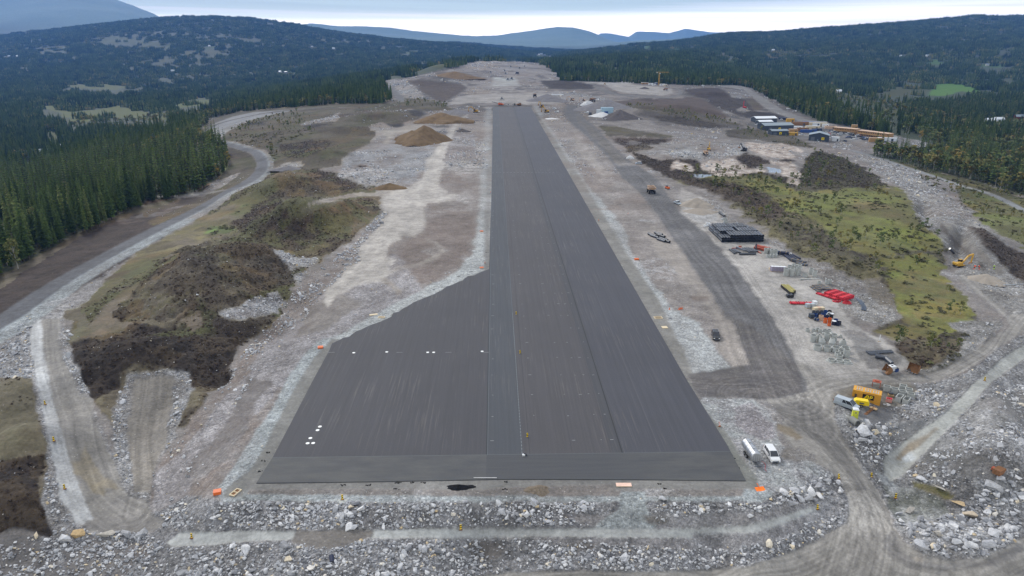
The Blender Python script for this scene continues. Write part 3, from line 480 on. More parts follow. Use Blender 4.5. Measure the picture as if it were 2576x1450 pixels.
Z(GR, (148,152,154), (120,122,122), .7, .3, 1.5, V('R1', (1575,1050),(1600,1010),(1650,972),(1750,936),(1900,896),(1900,904),(1780,948),(1700,990),(1660,1030),(1600,1060)))
# ---- fields and clearings in the valleys
def F(c1, c2, v, *p, jit=4): Z(FI, c1, c2, 0, .2, jit, V(v, *p))
Zf0 = len(Zn)
F((112,116,76), (124,112,78), 'R1', (280,800),(420,790),(480,830),(760,820),(900,780),(950,800),(1010,830),(1250,860),(1280,900),(1100,900),(850,880),(700,900),(560,940),(500,900),(450,850), jit=5)
F((118,118,78), (108,108,70), 'R1', (1300,790),(1450,750),(1620,750),(1600,780),(1450,790),(1300,830), jit=4)
F((112,112,76), (120,110,78), 'R1', (430,640),(700,635),(980,630),(980,650),(880,680),(700,665),(480,650), jit=4)
F((96,100,62), (108,96,62), 'R1', (330,980),(400,985),(460,1040),(440,1050),(350,1010))
F((84,116,56), (92,112,56), 'R1', (150,1210),(330,1215),(330,1250),(230,1260),(160,1240))
F((70,104,78), (76,100,76), 'R1', (2160,550),(2180,515),(2220,505),(2240,535),(2220,555))
F((96,92,80), (104,96,84), 'R1', (1370,390),(1600,380),(1800,390),(1600,410),(1400,415))
F((92,90,78), (100,94,80), 'R1', (1120,450),(1300,430),(1340,440),(1200,465))
F((84,90,78), (90,92,80), 'R1', (720,310),(850,260),(900,280),(1000,290),(1150,310),(1330,350),(1250,365),(1050,340),(900,330),(800,330))
F((80,86,72), (86,88,76), 'R1', (240,360),(480,350),(520,370),(360,390))
F((66,98,76), (74,98,76), 'R1', (1530,370),(1560,350),(1650,345),(1600,365))
F((88,84,76), (94,88,80), 'R1', (1790,290),(1900,270),(1970,290),(1900,305))
F((94,104,80), (100,104,82), 'R2', (420,380),(600,385),(580,405),(440,400))
F((100,96,84), (108,100,86), 'R2', (550,450),(700,460),(820,470),(760,500),(640,500),(570,475))
F((84,120,62), (92,118,66), 'R2', (1400,455),(1450,425),(1510,430),(1530,455),(1450,465))
F((84,116,70), (90,116,72), 'R2', (2250,345),(2310,340),(2330,365),(2280,368))
F((86,124,66), (92,120,70), 'R2', (2440,360),(2500,345),(2565,365),(2540,376),(2460,374))
F((106,150,58), (116,146,66), 'R3', (1840,720),(1880,670),(1910,630),(1980,625),(2100,635),(2240,670),(2200,700),(2100,690),(1950,720), jit=2)
F((92,124,64), (98,118,66), 'R3', (1840,460),(1900,455),(1980,475),(1920,490),(1860,480))
F((92,118,66), (98,112,68), 'R3', (2200,490),(2350,485),(2500,475),(2510,490),(2350,510),(2220,505))
F((88,90,66), (100,86,66), 'R3', (1400,710),(1500,690),(1650,650),(1800,640),(1850,690),(1750,720),(1550,730), jit=5)
F((112,90,70), (104,88,68), 'R3', (600,415),(700,405),(830,415),(780,435),(650,430))
F((110,92,74), (104,90,72), 'R3', (270,400),(400,395),(420,410),(300,425))
F((92,112,64), (100,104,64), 'R3', (2440,1040),(2565,1045),(2565,1060),(2440,1060))
F((116,96,72), (104,94,68), 'R3', (2330,1090),(2440,1095),(2450,1130),(2350,1130))
F((98,94,70), (104,92,66), 'R3', (1140,690),(1300,710),(1500,790),(1700,860),(1900,900),(2150,930),(2100,950),(1850,910),(1600,870),(1350,780),(1150,720), jit=5)
# paint the zones onto the grid
base = np.empty((NR, NU, 4)); alt = np.empty((NR, NU, 4)); sid = np.zeros((NR, NU), np.int16)
base[...] = (*s2l((50,58,42)), 0); alt[...] = (*s2l((60,68,46)), .5)
NAMES = ['ground', 'dirt_road', 'haul_road', 'access_road', 'gravel_path', 'gravel_shoulder', 'field', 'hills', 'water']
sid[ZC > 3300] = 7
jn = [fbm(GX, GY, 9, 3, 40), fbm(GX, GY, 9, 3, 50), fbm(GX, GY, 2.2, 2, 60), fbm(GX, GY, 2.2, 2, 70)]
far_j = np.clip(ZC/1200, 0, 1)
n60a, n60b = fbm(GX, GY, 60, 3, 80), fbm(GX, GY, 60, 3, 90)
JX = (jn[0]-.5)*3+(jn[2]-.5)*1.6; JY = (jn[1]-.5)*3+(jn[3]-.5)*1.6
JX = JX*(1-far_j)+(n60a-.5)*4*far_j; JY = JY*(1-far_j)+(n60b-.5)*4*far_j
visible = np.ones(PX.shape, bool)
SITEM = inpoly(PX, PY, SITE)
JS = np.clip(330/ZC, .22, 1); JS = np.where(SITEM, JS, 1)
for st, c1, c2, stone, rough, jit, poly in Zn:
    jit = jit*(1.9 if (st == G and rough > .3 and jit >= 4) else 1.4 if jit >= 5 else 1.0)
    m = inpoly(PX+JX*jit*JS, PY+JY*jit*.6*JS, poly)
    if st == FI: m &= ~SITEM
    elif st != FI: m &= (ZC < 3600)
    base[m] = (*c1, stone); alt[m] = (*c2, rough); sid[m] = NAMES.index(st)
# hills: the farthest are bare fell, bluish grey
def band(path, z, half, st, c1, c2, stone, rough, off=0.0, streak=0):
    """a strip of given half width in metres along a line traced on the ground"""
    P = [tuple(ground(a, b))[:2] if a > -20 else at_z(a, b, zz)[:2] for (a, b), zz in zip(path, z)]
    ok = (ZC < 1600)
    X = GX[ok]; Y = GY[ok]; best = np.full(X.shape, 1e9); sgn = np.zeros(X.shape)
    # a smooth line through the traced points
    Q = []
    for i in range(len(P)-1):
        p0 = P[max(i-1, 0)]; p1 = P[i]; p2 = P[i+1]; p3 = P[min(i+2, len(P)-1)]
        for k in range(6):
            t = k/6
            Q.append(tuple(.5*((2*p1[j])+(-p0[j]+p2[j])*t+(2*p0[j]-5*p1[j]+4*p2[j]-p3[j])*t*t+(-p0[j]+3*p1[j]-3*p2[j]+p3[j])*t**3) for j in (0, 1)))
    Q.append(P[-1])
    for (ax, ay), (bx, by) in zip(Q[:-1], Q[1:]):
        vx, vy = bx-ax, by-ay; L = math.hypot(vx, vy)+1e-9
        mm = (X > min(ax, bx)-40) & (X < max(ax, bx)+40) & (Y > min(ay, by)-40) & (Y < max(ay, by)+40)
        if not mm.any(): continue
        xx = X[mm]; yy = Y[mm]
        t = np.clip(((xx-ax)*vx+(yy-ay)*vy)/(L*L), 0, 1)
        d = np.hypot(xx-ax-t*vx, yy-ay-t*vy); s = np.sign((xx-ax)*vy-(yy-ay)*vx)
        b = best[mm]; g = sgn[mm]; u = d < b; b[u] = d[u]; g[u] = s[u]; best[mm] = b; sgn[mm] = g
    lat = best*sgn-off
    jj = (JX[ok])*.25*rough
    m = (np.abs(lat+jj) < half) & (best < 60)
    idx = np.argwhere(ok)[m]; r_, c_ = idx[:, 0], idx[:, 1]
    c1 = np.array(s2l(c1)); c2 = np.array(s2l(c2))
    k = np.ones(len(idx))
    if streak:
        l = lat[m]; k = 1+streak*(np.cos(l*2*math.pi/1.9)*.5+(vn(l*3, X[m]*.03, 9)-.5))
    base[r_, c_, :3] = c1*k[:, None]; base[r_, c_, 3] = stone
    alt[r_, c_, :3] = c2*k[:, None]; alt[r_, c_, 3] = min(rough, .3)
    sid[r_, c_] = NAMES.index(st)
RD = [(-160,905),(0,812),(151,711),(302,626),(453,549),(571,483),(621,460),(655,432),(660,408),(645,385),(621,377),(571,362),(530,352),(516,332),(554,311),(638,291),(715,280),(800,272)]
RZ = [-3,-3,-2.7,-3,-3.3,-4,-4.3,-4.8,-5.5,-6.3,-7,-8.3,-9.5,-10.3,-11,-11.8,-12,-12]
band(RD[4:], RZ[4:], 4.6, G, (92,82,62), (78,68,54), .1, 1.0, off=-9.0)
band(RD[:7], RZ[:7], 4.3, GR, (146,152,155), (128,132,134), .8, 1.2, off=6.2)
band(RD[5:], RZ[5:], 1.7, GR, (128,132,134), (108,108,106), .8, 1.0, off=5.6)
band(RD, RZ, 4.4, AR, (90,91,95), (84,85,89), .02, .05, streak=.10)
band(RD, RZ, .35, AR, (138,146,150), (128,134,138), .1, .1, off=4.2)
band([(372,495),(430,494),(490,490),(560,480)], [-6,-5,-4,-4], 2.0, DR, (140,138,134), (128,126,122), .2, .2)
band([(2150,380),(2212,399),(2300,428),(2400,462),(2500,492),(2600,540),(2750,610)], [-12,-9,-8,-8,-8,-8,-8], 3.2, AR, (126,128,130), (118,120,122), .1, .2, streak=.05)
band([(955,205),(985,225),(1005,245),(1010,256)], [-4,-4,-4,-4], 6, AR, (110,110,112), (104,104,106), .1, .2)
# worn patches: pale crushed stone showing through, and darker damp soil
def soften(a):
    k = np.array([0, 1, 2, 1, 0])/4.
    for ax in (0, 1):
        a = sum(w_*np.roll(a, s_-2, ax) for s_, w_ in enumerate(k))
    return a
keep = base.copy(), alt.copy()
base = soften(base); alt = soften(alt)
for a_, b_ in zip((base, alt), keep): a_[:2] = b_[:2]; a_[-2:] = b_[-2:]; a_[:, :2] = b_[:, :2]; a_[:, -2:] = b_[:, -2:]
# wheel tracks that mark the dirt roads
def tracks(path, z, half, amp, period=2.1, seed=1):
    P = [tuple(ground(a, b))[:2] if a > -20 else at_z(a, b, zz)[:2] for (a, b), zz in zip(path, z)]
    ok = (ZC < 700) & ((sid == 1) | (sid == 2) | ((sid == 5)) | (sid == 0) | (sid == 4))
    X = GX[ok]; Y = GY[ok]; best = np.full(X.shape, 1e9); sgn = np.zeros(X.shape); al = np.zeros(X.shape); acc = 0
    Q = []
    for i in range(len(P)-1):
        p0 = P[max(i-1, 0)]; p1 = P[i]; p2 = P[i+1]; p3 = P[min(i+2, len(P)-1)]
        for k in range(8):
            t = k/8
            Q.append(tuple(.5*((2*p1[j])+(-p0[j]+p2[j])*t+(2*p0[j]-5*p1[j]+4*p2[j]-p3[j])*t*t+(-p0[j]+3*p1[j]-3*p2[j]+p3[j])*t**3) for j in (0, 1)))
    Q.append(P[-1])
    for (ax, ay), (bx, by) in zip(Q[:-1], Q[1:]):
        vx, vy = bx-ax, by-ay; L = math.hypot(vx, vy)+1e-9
        mm = (X > min(ax, bx)-20) & (X < max(ax, bx)+20) & (Y > min(ay, by)-20) & (Y < max(ay, by)+20)
        if mm.any():
            xx = X[mm]; yy = Y[mm]; t = np.clip(((xx-ax)*vx+(yy-ay)*vy)/(L*L), 0, 1)
            d = np.hypot(xx-ax-t*vx, yy-ay-t*vy); s = np.sign((xx-ax)*vy-(yy-ay)*vx)
            b = best[mm]; g = sgn[mm]; q = al[mm]; u = d < b; b[u] = d[u]; g[u] = s[u]; q[u] = acc+t[u]*L; best[mm] = b; sgn[mm] = g; al[mm] = q
        acc += L
    lat = best*sgn; m = best < half
    l = lat[m]; a_ = al[m]; wv = (vn(a_/22, l*0+seed, seed)-.5)*2.2
    k = (vn((l+wv)*2.6, a_/38, seed+2)-.5)*1.5+(vn((l+wv)*6, a_/16, seed+3)-.5)*.8
    k = 1+amp*k*(1-(best[m]/half)**3)
    idx = np.argwhere(ok)[m]
    base[idx[:, 0], idx[:, 1], :3] *= k[:, None]; alt[idx[:, 0], idx[:, 1], :3] *= k[:, None]
tracks([(1900,1000),(2010,1060),(2090,1130),(2150,1200),(2190,1280),(2200,1360),(2190,1450),(2180,1550)], [0,-1,-2,-3,-4,-5,-6,-6], 13, .34, seed=3)
tracks([(2580,1390),(2450,1425),(2330,1420),(2240,1380),(2190,1300)], [-6]*5, 6, .34, seed=8)
tracks([(1300,1470),(1600,1460),(1900,1445),(2060,1400),(2140,1330),(2165,1260)], [-7,-6.5,-6,-6,-5,-4], 7, .34, seed=12)
tracks([(2580,790),(2540,820),(2480,885),(2380,940),(2260,958),(2130,965),(2060,1000),(2060,1080)], [-1]*8, 6, .32, seed=14)
tracks([(2420,690),(2470,735),(2530,790),(2560,815)], [-1]*4, 4, .28, seed=16)
tracks([(1436,270),(1432,290),(1460,320),(1540,385),(1620,460),(1740,590),(1840,720),(1920,860),(1960,950),(1990,1010)], [0]*10, 12, .34, seed=18)
tracks([(1735,965),(1800,970),(1900,970),(2010,960)], [0]*4, 5, .3, seed=20)
tracks([(1168,290),(1130,340),(1096,400),(1080,450),(1020,520),(960,600),(900,680),(840,740)], [0]*8, 11, .22, seed=22)
tracks([(800,500),(880,488),(960,478),(1040,470)], [3,1,0,0], 5, .2, seed=24)
tracks([(130,805),(130,880),(155,970),(190,1060),(225,1160),(260,1250),(330,1300)], [-3]*7, 6, .34, seed=26)
tracks([(390,950),(385,1040),(370,1130),(360,1220),(345,1290)], [-2,-3,-3,-4,-4], 4, .3, seed=28)
tracks([(1700,640),(1760,720),(1830,830),(1870,930)], [0]*4, 7, .22, seed=30)
tracks([(1450,330),(1480,380),(1530,440),(1600,520),(1680,620)], [0]*5, 8, .2, seed=32)
tracks([(1840,640),(1900,720),(1960,800),(2010,880),(2060,940)], [0]*5, 14, .2, seed=34)
tracks([(640,1060),(560,1150),(490,1240)], [0]*3, 4, .2, seed=36)
# worn patches: pale crushed stone showing through, and darker damp soil
b6, a6 = base, alt
for _ in range(2): b6 = soften(b6); a6 = soften(a6)
m_ = (inpoly(PX, PY, V('D', (560,270),(1232,270),(1232,560),(1180,640),(900,780),(760,700),(640,640),(560,420))) | inpoly(PX, PY, V('D', (1345,270),(1460,270),(2020,900),(1900,930),(1790,800),(1500,480)))) & ~np.isin(sid, (2, 3, 6, 8)) 
b_k = np.where(m_, .85, 0)[..., None]; base = base*(1-b_k)+b6*b_k; alt = alt*(1-b_k)+a6*b_k
grav = ((sid == 5) | (sid == 0)) & SITEM & (base[..., 3] > .22) & (alt[..., 3] < .45)
pn = fbm(GX, GY*.8, 26, 5, 300, .62); pn2 = fbm(GX, GY, 9, 4, 310, .6)
k_ = (ss(.55, .66, pn)*ss(.40, .62, pn2)*grav*.6*(1-.7*ss(500, 900, ZC)))[..., None]
pale = np.array([*s2l((160,160,162)), .95]); base = base*(1-k_)+pale*k_
k_ = (ss(.52, .66, fbm(GX, GY*.7, 34, 5, 320, .6))*grav*.4)[..., None]
dk = np.array([*s2l((104,94,88)), .3]); base = base*(1-k_)+dk*k_
vv_ = 1+(fbm(GX, GY, 14, 4, 330, .6)-.5)*.7*(ZC < 1500)
base[..., :3] *= vv_[..., None]; alt[..., :3] *= vv_[..., None]
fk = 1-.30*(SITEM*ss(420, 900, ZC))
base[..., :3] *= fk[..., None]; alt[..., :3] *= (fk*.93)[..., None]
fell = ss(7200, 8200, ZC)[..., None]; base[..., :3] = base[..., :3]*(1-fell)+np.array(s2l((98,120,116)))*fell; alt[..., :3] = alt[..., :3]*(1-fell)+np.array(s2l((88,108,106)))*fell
veg = (sid == 0) & SITEM & (ZC < 1600) & (base[..., 1] > base[..., 2]*1.25) & (alt[..., 3] < .65)
def patchwork(mask, cols, sc, seed, amt):
    global base, alt
    f = [fbm(GX, GY*.8, sc*(1+.4*i), 4, seed+7*i, .62) for i in range(len(cols))]
    for f_, c_ in zip(f, cols):
        k_ = (ss(.50, .60, f_)*mask*amt)[..., None]; cc = np.array(s2l(c_))
        base[..., :3] = base[..., :3]*(1-k_)+cc*k_; alt[..., :3] = alt[..., :3]*(1-k_*.8)+cc*.85*k_*.8
bogz = inpoly(PX, PY, BOG) | (PX > 2250)
base[..., :3] *= np.where(veg, .97, 1)[..., None]; alt[..., :3] *= np.where(veg, .97, 1)[..., None]
patchwork(veg & bogz, [(106,112,52),(128,114,56),(92,90,56),(104,112,54),(82,76,54)], 11, 500, .6)
ul_ = (veg & (PX < 1300) & (PY < 500))[..., None]; base[..., :3] *= 1-.26*ul_; alt[..., :3] *= 1-.3*ul_
patchwork(veg & ~bogz & (PX < 1300), [(58,50,43),(92,86,62),(104,86,58),(70,62,52),(86,88,54),(112,104,92)], 12, 540, .65)
patchwork(veg & ~bogz & (PX >= 1300), [(90,86,64),(76,66,56),(104,96,70),(110,104,98)], 14, 580, .65)
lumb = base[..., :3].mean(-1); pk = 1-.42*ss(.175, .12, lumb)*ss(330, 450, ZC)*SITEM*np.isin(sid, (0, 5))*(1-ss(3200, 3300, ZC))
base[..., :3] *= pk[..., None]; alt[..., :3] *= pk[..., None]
farz = SITEM & (base[..., :3].mean(-1) < .33) & (base[..., :3].mean(-1) > .11) & (ZC > 620) & (ZC < 3300) & np.isin(sid, (0, 5)) & ~veg
patchwork(farz & (PX < 1480), [(92,82,75),(150,144,140),(84,72,64),(134,118,102),(150,148,146)], 34, 660, .26)
patchwork(farz & (PX >= 1480), [(92,82,75),(140,134,130),(76,64,57),(110,98,86)], 30, 700, .22)
midz = SITEM & (ZC > 330) & (ZC <= 620) & np.isin(sid, (0, 5)) & ~veg & (alt[..., 3] < .65)
patchwork(midz, [(104,96,90),(150,146,144),(116,100,90)], 12, 740, .3)
soilz = (sid == 0) & SITEM & (ZC < 900) & (alt[..., 3] >= .65)
patchwork(soilz & (PX < 1100) & (PY < 850), [(96,92,62),(62,53,44),(108,89,62),(48,41,36),(84,88,52)], 7, 620, .6)
patchwork(soilz & (PX < 1100) & (PY >= 850), [(60,52,44),(42,36,32),(82,70,54)], 6, 640, .55)
# real relief of heaps, rubble and moor
near = 1-ss(1200, 2600, ZC)
rel = (fbm(GX, GY, 5.5, 4, 100)-.5)*5.4*np.clip(alt[..., 3]-.3, 0, 1)**1.2 + (fbm(GX, GY, 1.3, 3, 110)-.5)*1.3*np.clip(alt[..., 3]-.1, 0, 1)
rel += (fbm(GX, GY, 1.6, 3, 115)-.5)*.7*np.clip(base[..., 3]-.6, 0, 1)
for rr in range(1): pass
gz_ = np.isin(sid, (5,))*.07+((sid == 0) & (base[..., 3] > .3))*.05
base[..., :3] *= (1-gz_)[..., None]; alt[..., :3] *= (1-gz_)[..., None]
GZ = GZ+rel*near
ter_mats = {}
def ter_mat(name, water=False):
    m = bpy.data.materials.new(name); m.use_nodes = True; t = m.node_tree; b = t.nodes['Principled BSDF']; L = t.links
    A = N(t, 'ShaderNodeAttribute', attribute_name='base'); B = N(t, 'ShaderNodeAttribute', attribute_name='alt')
    g = N(t, 'ShaderNodeNewGeometry'); pos = g.outputs['Position']
    def noise(sc, det=4, ro=.55):
        n = N(t, 'ShaderNodeTexNoise', inputs={'Scale': sc, 'Detail': det, 'Roughness': ro}); L.new(pos, n.inputs['Vector']); return n.outputs[0]
    n1 = ramp(t, noise(.18, 8, .62), [(.40, 0), (.60, 1)]).outputs[0]
    c = mixc(t, n1, A.outputs['Color'], B.outputs['Color'])
    n2 = ramp(t, noise(1.6, 8, .7), [(.25, .62), (.5, 1.0), (.75, 1.36)]).outputs[0]
    c = mixc(t, .75, c, n2, 'MULTIPLY')
    n4 = ramp(t, noise(.42, 7, .72), [(.30, .66), (.48, .96), (.60, 1.10), (.74, 1.42)]).outputs[0]
    c = mixc(t, .8, c, n4, 'MULTIPLY')
    n3 = ramp(t, noise(.045, 4, .6), [(.3, .82), (.7, 1.18)]).outputs[0]
    c = mixc(t, .8, c, n3, 'MULTIPLY')
    # stones: each cell of broken rock has its own tone, size classes 0.25, 0.6 and 1.4 m
    tot = None
    v = N(t, 'ShaderNodeTexVoronoi', inputs={'Scale': 1.7, 'Randomness': 1.0}); L.new(pos, v.inputs['Vector'])
    v2 = N(t, 'ShaderNodeTexVoronoi', inputs={'Scale': 4.2, 'Randomness': 1.0}); L.new(pos, v2.inputs['Vector'])
    s1 = N(t, 'ShaderNodeSeparateColor'); L.new(v.outputs['Color'], s1.inputs[0]); s2 = N(t, 'ShaderNodeSeparateColor'); L.new(v2.outputs['Color'], s2.inputs[0])
    tone = ramp(t, math_n(t, 'ADD', math_n(t, 'MULTIPLY', s1.outputs[0], .45), math_n(t, 'MULTIPLY', s2.outputs[0], .55)), [(.12, .5), (.45, .92), (.7, 1.2), (.9, 1.75)]).outputs[0]
    tint = mixc(t, math_n(t, 'MULTIPLY', s2.outputs[1], .30), (1, 1, 1), (1.06, 1.0, .9))
    st = mixc(t, 1.0, mixc(t, 1.0, c, tone, 'MULTIPLY'), tint, 'MULTIPLY')
    c = mixc(t, A.outputs['Alpha'], c, st)
    # scattered pale stones on soil
    spk = ramp(t, s1.outputs[2], [(.955, 0), (.97, 1)]).outputs[0]
    spk2 = math_n(t, 'MULTIPLY', spk, ramp(t, v.outputs['Distance'], [(.16, 1), (.24, 0)]).outputs[0])
    c = mixc(t, math_n(t, 'MULTIPLY', spk2, math_n(t, 'MINIMUM', math_n(t, 'MULTIPLY', A.outputs['Alpha'], 6.0), .75)), c, s2l((176,172,166)))
    L.new(c, b.inputs['Base Color'])
    b.inputs['Roughness'].default_value = .9; b.inputs['Specular IOR Level'].default_value = .25
    h = math_n(t, 'ADD', math_n(t, 'MULTIPLY', noise(.9, 8, .7), B.outputs['Alpha']), math_n(t, 'MULTIPLY', math_n(t, 'SUBTRACT', 1.0, v.outputs['Distance']), math_n(t, 'MULTIPLY', A.outputs['Alpha'], .35)))
    bp = N(t, 'ShaderNodeBump', inputs={'Strength': .8, 'Distance': .9}); L.new(h, bp.inputs['Height']); L.new(bp.outputs[0], b.inputs['Normal'])
    if water: b.inputs['Roughness'].default_value = .08; b.inputs['Normal'].default_value = (0, 0, 0); L.remove(bp.outputs[0].links[0])
    return m
GM = ter_mat('broken_ground'); WM = ter_mat('standing_water', True)
vid = np.arange(NR*NU).reshape(NR, NU)
fs = sid[:-1, :-1].ravel()
quads = np.stack([vid[:-1, :-1], vid[:-1, 1:], vid[1:, 1:], vid[1:, :-1]], -1).reshape(-1, 4)
co = np.stack([GX, GY, GZ], -1).reshape(-1, 3)
b4 = base.reshape(-1, 4); a4 = alt.reshape(-1, 4)
def mesh_np(name, verts, quads, attrs=None, smooth=True, mat=None):
    me = bpy.data.meshes.new(name); k = quads.shape[1]
    me.vertices.add(len(verts)); me.vertices.foreach_set('co', verts.astype(np.float32).ravel())
    me.loops.add(quads.size); me.loops.foreach_set('vertex_index', quads.astype(np.int32).ravel())
    me.polygons.add(len(quads)); me.polygons.foreach_set('loop_start', (np.arange(len(quads))*k).astype(np.int32))
    me.polygons.foreach_set('use_smooth', np.full(len(quads), smooth))
    for n, d in (attrs or {}).items():
        at = me.attributes.new(n, 'FLOAT_COLOR', 'POINT'); at.data.foreach_set('color', d.astype(np.float32).ravel())
    if mat: me.materials.append(mat)
    me.update(calc_edges=True)
    return me
for i, n in enumerate(NAMES):
    q = quads[fs == i]
    if not len(q): continue
    uq, inv = np.unique(q, return_inverse=True)
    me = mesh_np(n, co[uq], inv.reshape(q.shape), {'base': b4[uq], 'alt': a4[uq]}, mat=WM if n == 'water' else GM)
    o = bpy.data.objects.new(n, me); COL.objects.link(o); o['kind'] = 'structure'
# ------------------------------------------------------------------ mesh kit
class MB:
    def __init__(s): s.v = []; s.f = []; s.m = []
    def add(s, vs, fs, mi=0, M=None):
        n = len(s.v)
        s.v += [tuple(M @ Vector(p)) if M is not None else tuple(p) for p in vs]
        s.f += [tuple(i+n for i in f) for f in fs]; s.m += [mi]*len(fs); return s
    def box(s, cx, cy, cz, sx, sy, sz, mi=0, rz=0, M=None, taper=1.0, tapery=None):
        """box centred at cx, cy, standing on cz"""
        ty = taper if tapery is None else tapery
        P = []
        for z, a, b in ((0, 1, 1), (sz, taper, ty)):
            for x, y in ((-1, -1), (1, -1), (1, 1), (-1, 1)): P.append(Vector((x*sx/2*a, y*sy/2*b, z)))
        T = Matrix.Translation((cx, cy, cz)) @ Matrix.Rotation(rz, 4, 'Z')
        if M is not None: T = M @ T
        return s.add(P, [(0,3,2,1),(4,5,6,7),(0,1,5,4),(1,2,6,5),(2,3,7,6),(3,0,4,7)], mi, T)
    def cyl(s, p0, p1, r0, r1=None, n=10, mi=0, caps=True):
        r1 = r0 if r1 is None else r1
        p0 = Vector(p0); p1 = Vector(p1); d = (p1-p0)
        q = d.to_track_quat('Z', 'Y'); P = []
        for p, r in ((p0, r0), (p1, r1)):
            for i in range(n):
                a = 2*math.pi*i/n; P.append(p+q @ Vector((math.cos(a)*r, math.sin(a)*r, 0)))
        F = [(i, (i+1) % n, n+(i+1) % n, n+i) for i in range(n)]
        if caps: F += [tuple(range(n))[::-1], tuple(range(n, 2*n))]
        return s.add(P, F, mi)
    def tube(s, p0, p1, r, t, n=12, mi=0, rib=0, ripple=.04):
        """open pipe with wall thickness, ribs optional"""
        p0 = Vector(p0); p1 = Vector(p1); d = p1-p0; q = d.to_track_quat('Z', 'Y'); L = d.length
        st = [(0, r)]
        if rib:
            for k in range(rib):
                a = (k+.5)/rib; st += [(a-.32/rib, r), (a-.2/rib, r*(1-ripple)), (a+.2/rib, r*(1-ripple)), (a+.32/rib, r)]
        st.append((1, r)); prof = st+[(1, r-t), (0, r-t)]
        P = []
        for a, rr in prof:
            for i in range(n):
                an = 2*math.pi*i/n; P.append(p0+q @ Vector((math.cos(an)*rr, math.sin(an)*rr, a*L)))
        K = len(prof); F = []
        for k in range(K):
            for i in range(n): F.append((k*n+i, k*n+(i+1) % n, ((k+1) % K)*n+(i+1) % n, ((k+1) % K)*n+i))
        return s.add(P, F, mi)
    def prism(s, prof, w, mi=0, M=None):
        """side outline (y, z) pushed out to width w along x"""
        n = len(prof); P = [(-w/2, a, b) for a, b in prof]+[(w/2, a, b) for a, b in prof]
        F = [(i, (i+1) % n, n+(i+1) % n, n+i) for i in range(n)]+[tuple(range(n))[::-1], tuple(range(n, 2*n))]
        return s.add(P, F, mi, M)
    def build(s, name, mats, parent=None, smooth=False):
        me = bpy.data.meshes.new(name); me.from_pydata(s.v, [], s.f)
        for m in (mats if isinstance(mats, (list, tuple)) else [mats]): me.materials.append(m)
        me.polygons.foreach_set('material_index', s.m)
        if smooth: me.polygons.foreach_set('use_smooth', [True]*len(s.f))
        me.update()
        o = bpy.data.objects.new(name, me); COL.objects.link(o)
        if parent: o.parent = parent
        return o
def tag(o, label=None, cat=None, group=None, kind=None):
    if label: o['label'] = label
    if cat: o['category'] = cat
    if group: o['group'] = group
    if kind: o['kind'] = kind
    return o
def empty(name, label, cat, group=None, loc=(0, 0, 0), rz=0):
    o = bpy.data.objects.new(name, None); COL.objects.link(o); o.location = loc; o.rotation_euler = (0, 0, rz); o.empty_display_size = .2
    return tag(o, label, cat, group)
KIDS = {}
def copy_tree(o, parent=None):
    c = o.copy(); COL.objects.link(c)
    if parent: c.parent = parent
    for ch in o.children: copy_tree(ch, c)
    return c
def mat(name, rgb, rough=.6, metal=0, var=.12, sc=1.5, spec=.4, rnd=0, dirt=None):
    m = bpy.data.materials.new(name); m.use_nodes = True; t = m.node_tree; b = t.nodes['Principled BSDF']
    c = s2l(rgb) if max(rgb) > 1 else rgb
    tcn = N(t, 'ShaderNodeTexCoord'); n = N(t, 'ShaderNodeTexNoise', inputs={'Scale': sc, 'Detail': 5.0, 'Roughness': .6}); t.links.new(tcn.outputs['Object'], n.inputs['Vector'])
    r = ramp(t, n.outputs[0], [(.3, 1-var), (.7, 1+var)])
    cc = mixc(t, 1.0, tuple(c), r.outputs[0], 'MULTIPLY')
    if dirt:
        sp = N(t, 'ShaderNodeSeparateXYZ'); t.links.new(tcn.outputs['Object'], sp.inputs[0])
        f = math_n(t, 'MULTIPLY', ramp(t, sp.outputs[2], [(.0, .8), (min(dirt, 1), 0)]).outputs[0], n.outputs[0])
        cc = mixc(t, f, cc, s2l((120, 110, 98)))
    if rnd:
        oi = N(t, 'ShaderNodeObjectInfo'); rr = ramp(t, oi.outputs['Random'], [(0, 1-rnd), (1, 1+rnd)]); cc = mixc(t, 1.0, cc, rr.outputs[0], 'MULTIPLY')
    t.links.new(cc, b.inputs['Base Color']); b.inputs['Roughness'].default_value = rough; b.inputs['Metallic'].default_value = metal; b.inputs['Specular IOR Level'].default_value = spec
    return m
# ------------------------------------------------------------------ runway asphalt
rdv = Vector(at_z(1240, 270, 0))-Vector(at_z(1224, 1140, 0)); RYAW = math.atan2(rdv.y, rdv.x)-math.pi/2
RO = Vector(at_z(1224, 1140, 0)); RINV = Matrix.Rotation(-RYAW, 3, 'Z')
def rw(px, py): return RINV @ (Vector(at_z(px, py, 0))-RO)
edge = V('R5', (1115,585),(1040,612),(1000,628),(960,640),(930,655),(905,672),(880,678),(830,702),(790,718),(760,742),(720,756),(700,772),(660,786),(620,800),(590,818),(540,838),(500,868),(470,882),(430,900),(400,912),(370,942),(330,962),(280,985),(240,1000),(190,1022),(150,1042),(100,1060),(60,1090),(10,1106),(-60,1140))
out = [rw(1335, 270), rw(1240, 270)]+[rw(1236, 500)]+[rw(*p) for p in edge]+[rw(836,864), rw(828,884), rw(785,963), rw(736,1058), rw(688,1149), rw(645,1217), rw(960,1213), rw(1274,1207), rw(1600,1208), rw(1876,1211), rw(1829,1121), rw(1728,958)]
rj = random.Random(3)
out = [Vector((p.x+(rj.uniform(-.35, .35) if 2 < i < 32 else 0), p.y+(rj.uniform(-.5, .5) if 2 < i < 32 else 0), 0)) for i, p in enumerate(out)]
import bmesh
bm = bmesh.new(); vv = [bm.verts.new((p.x, p.y, .14)) for p in out]; f = bm.faces.new(vv)
if f.normal.z < 0: f.normal_flip()
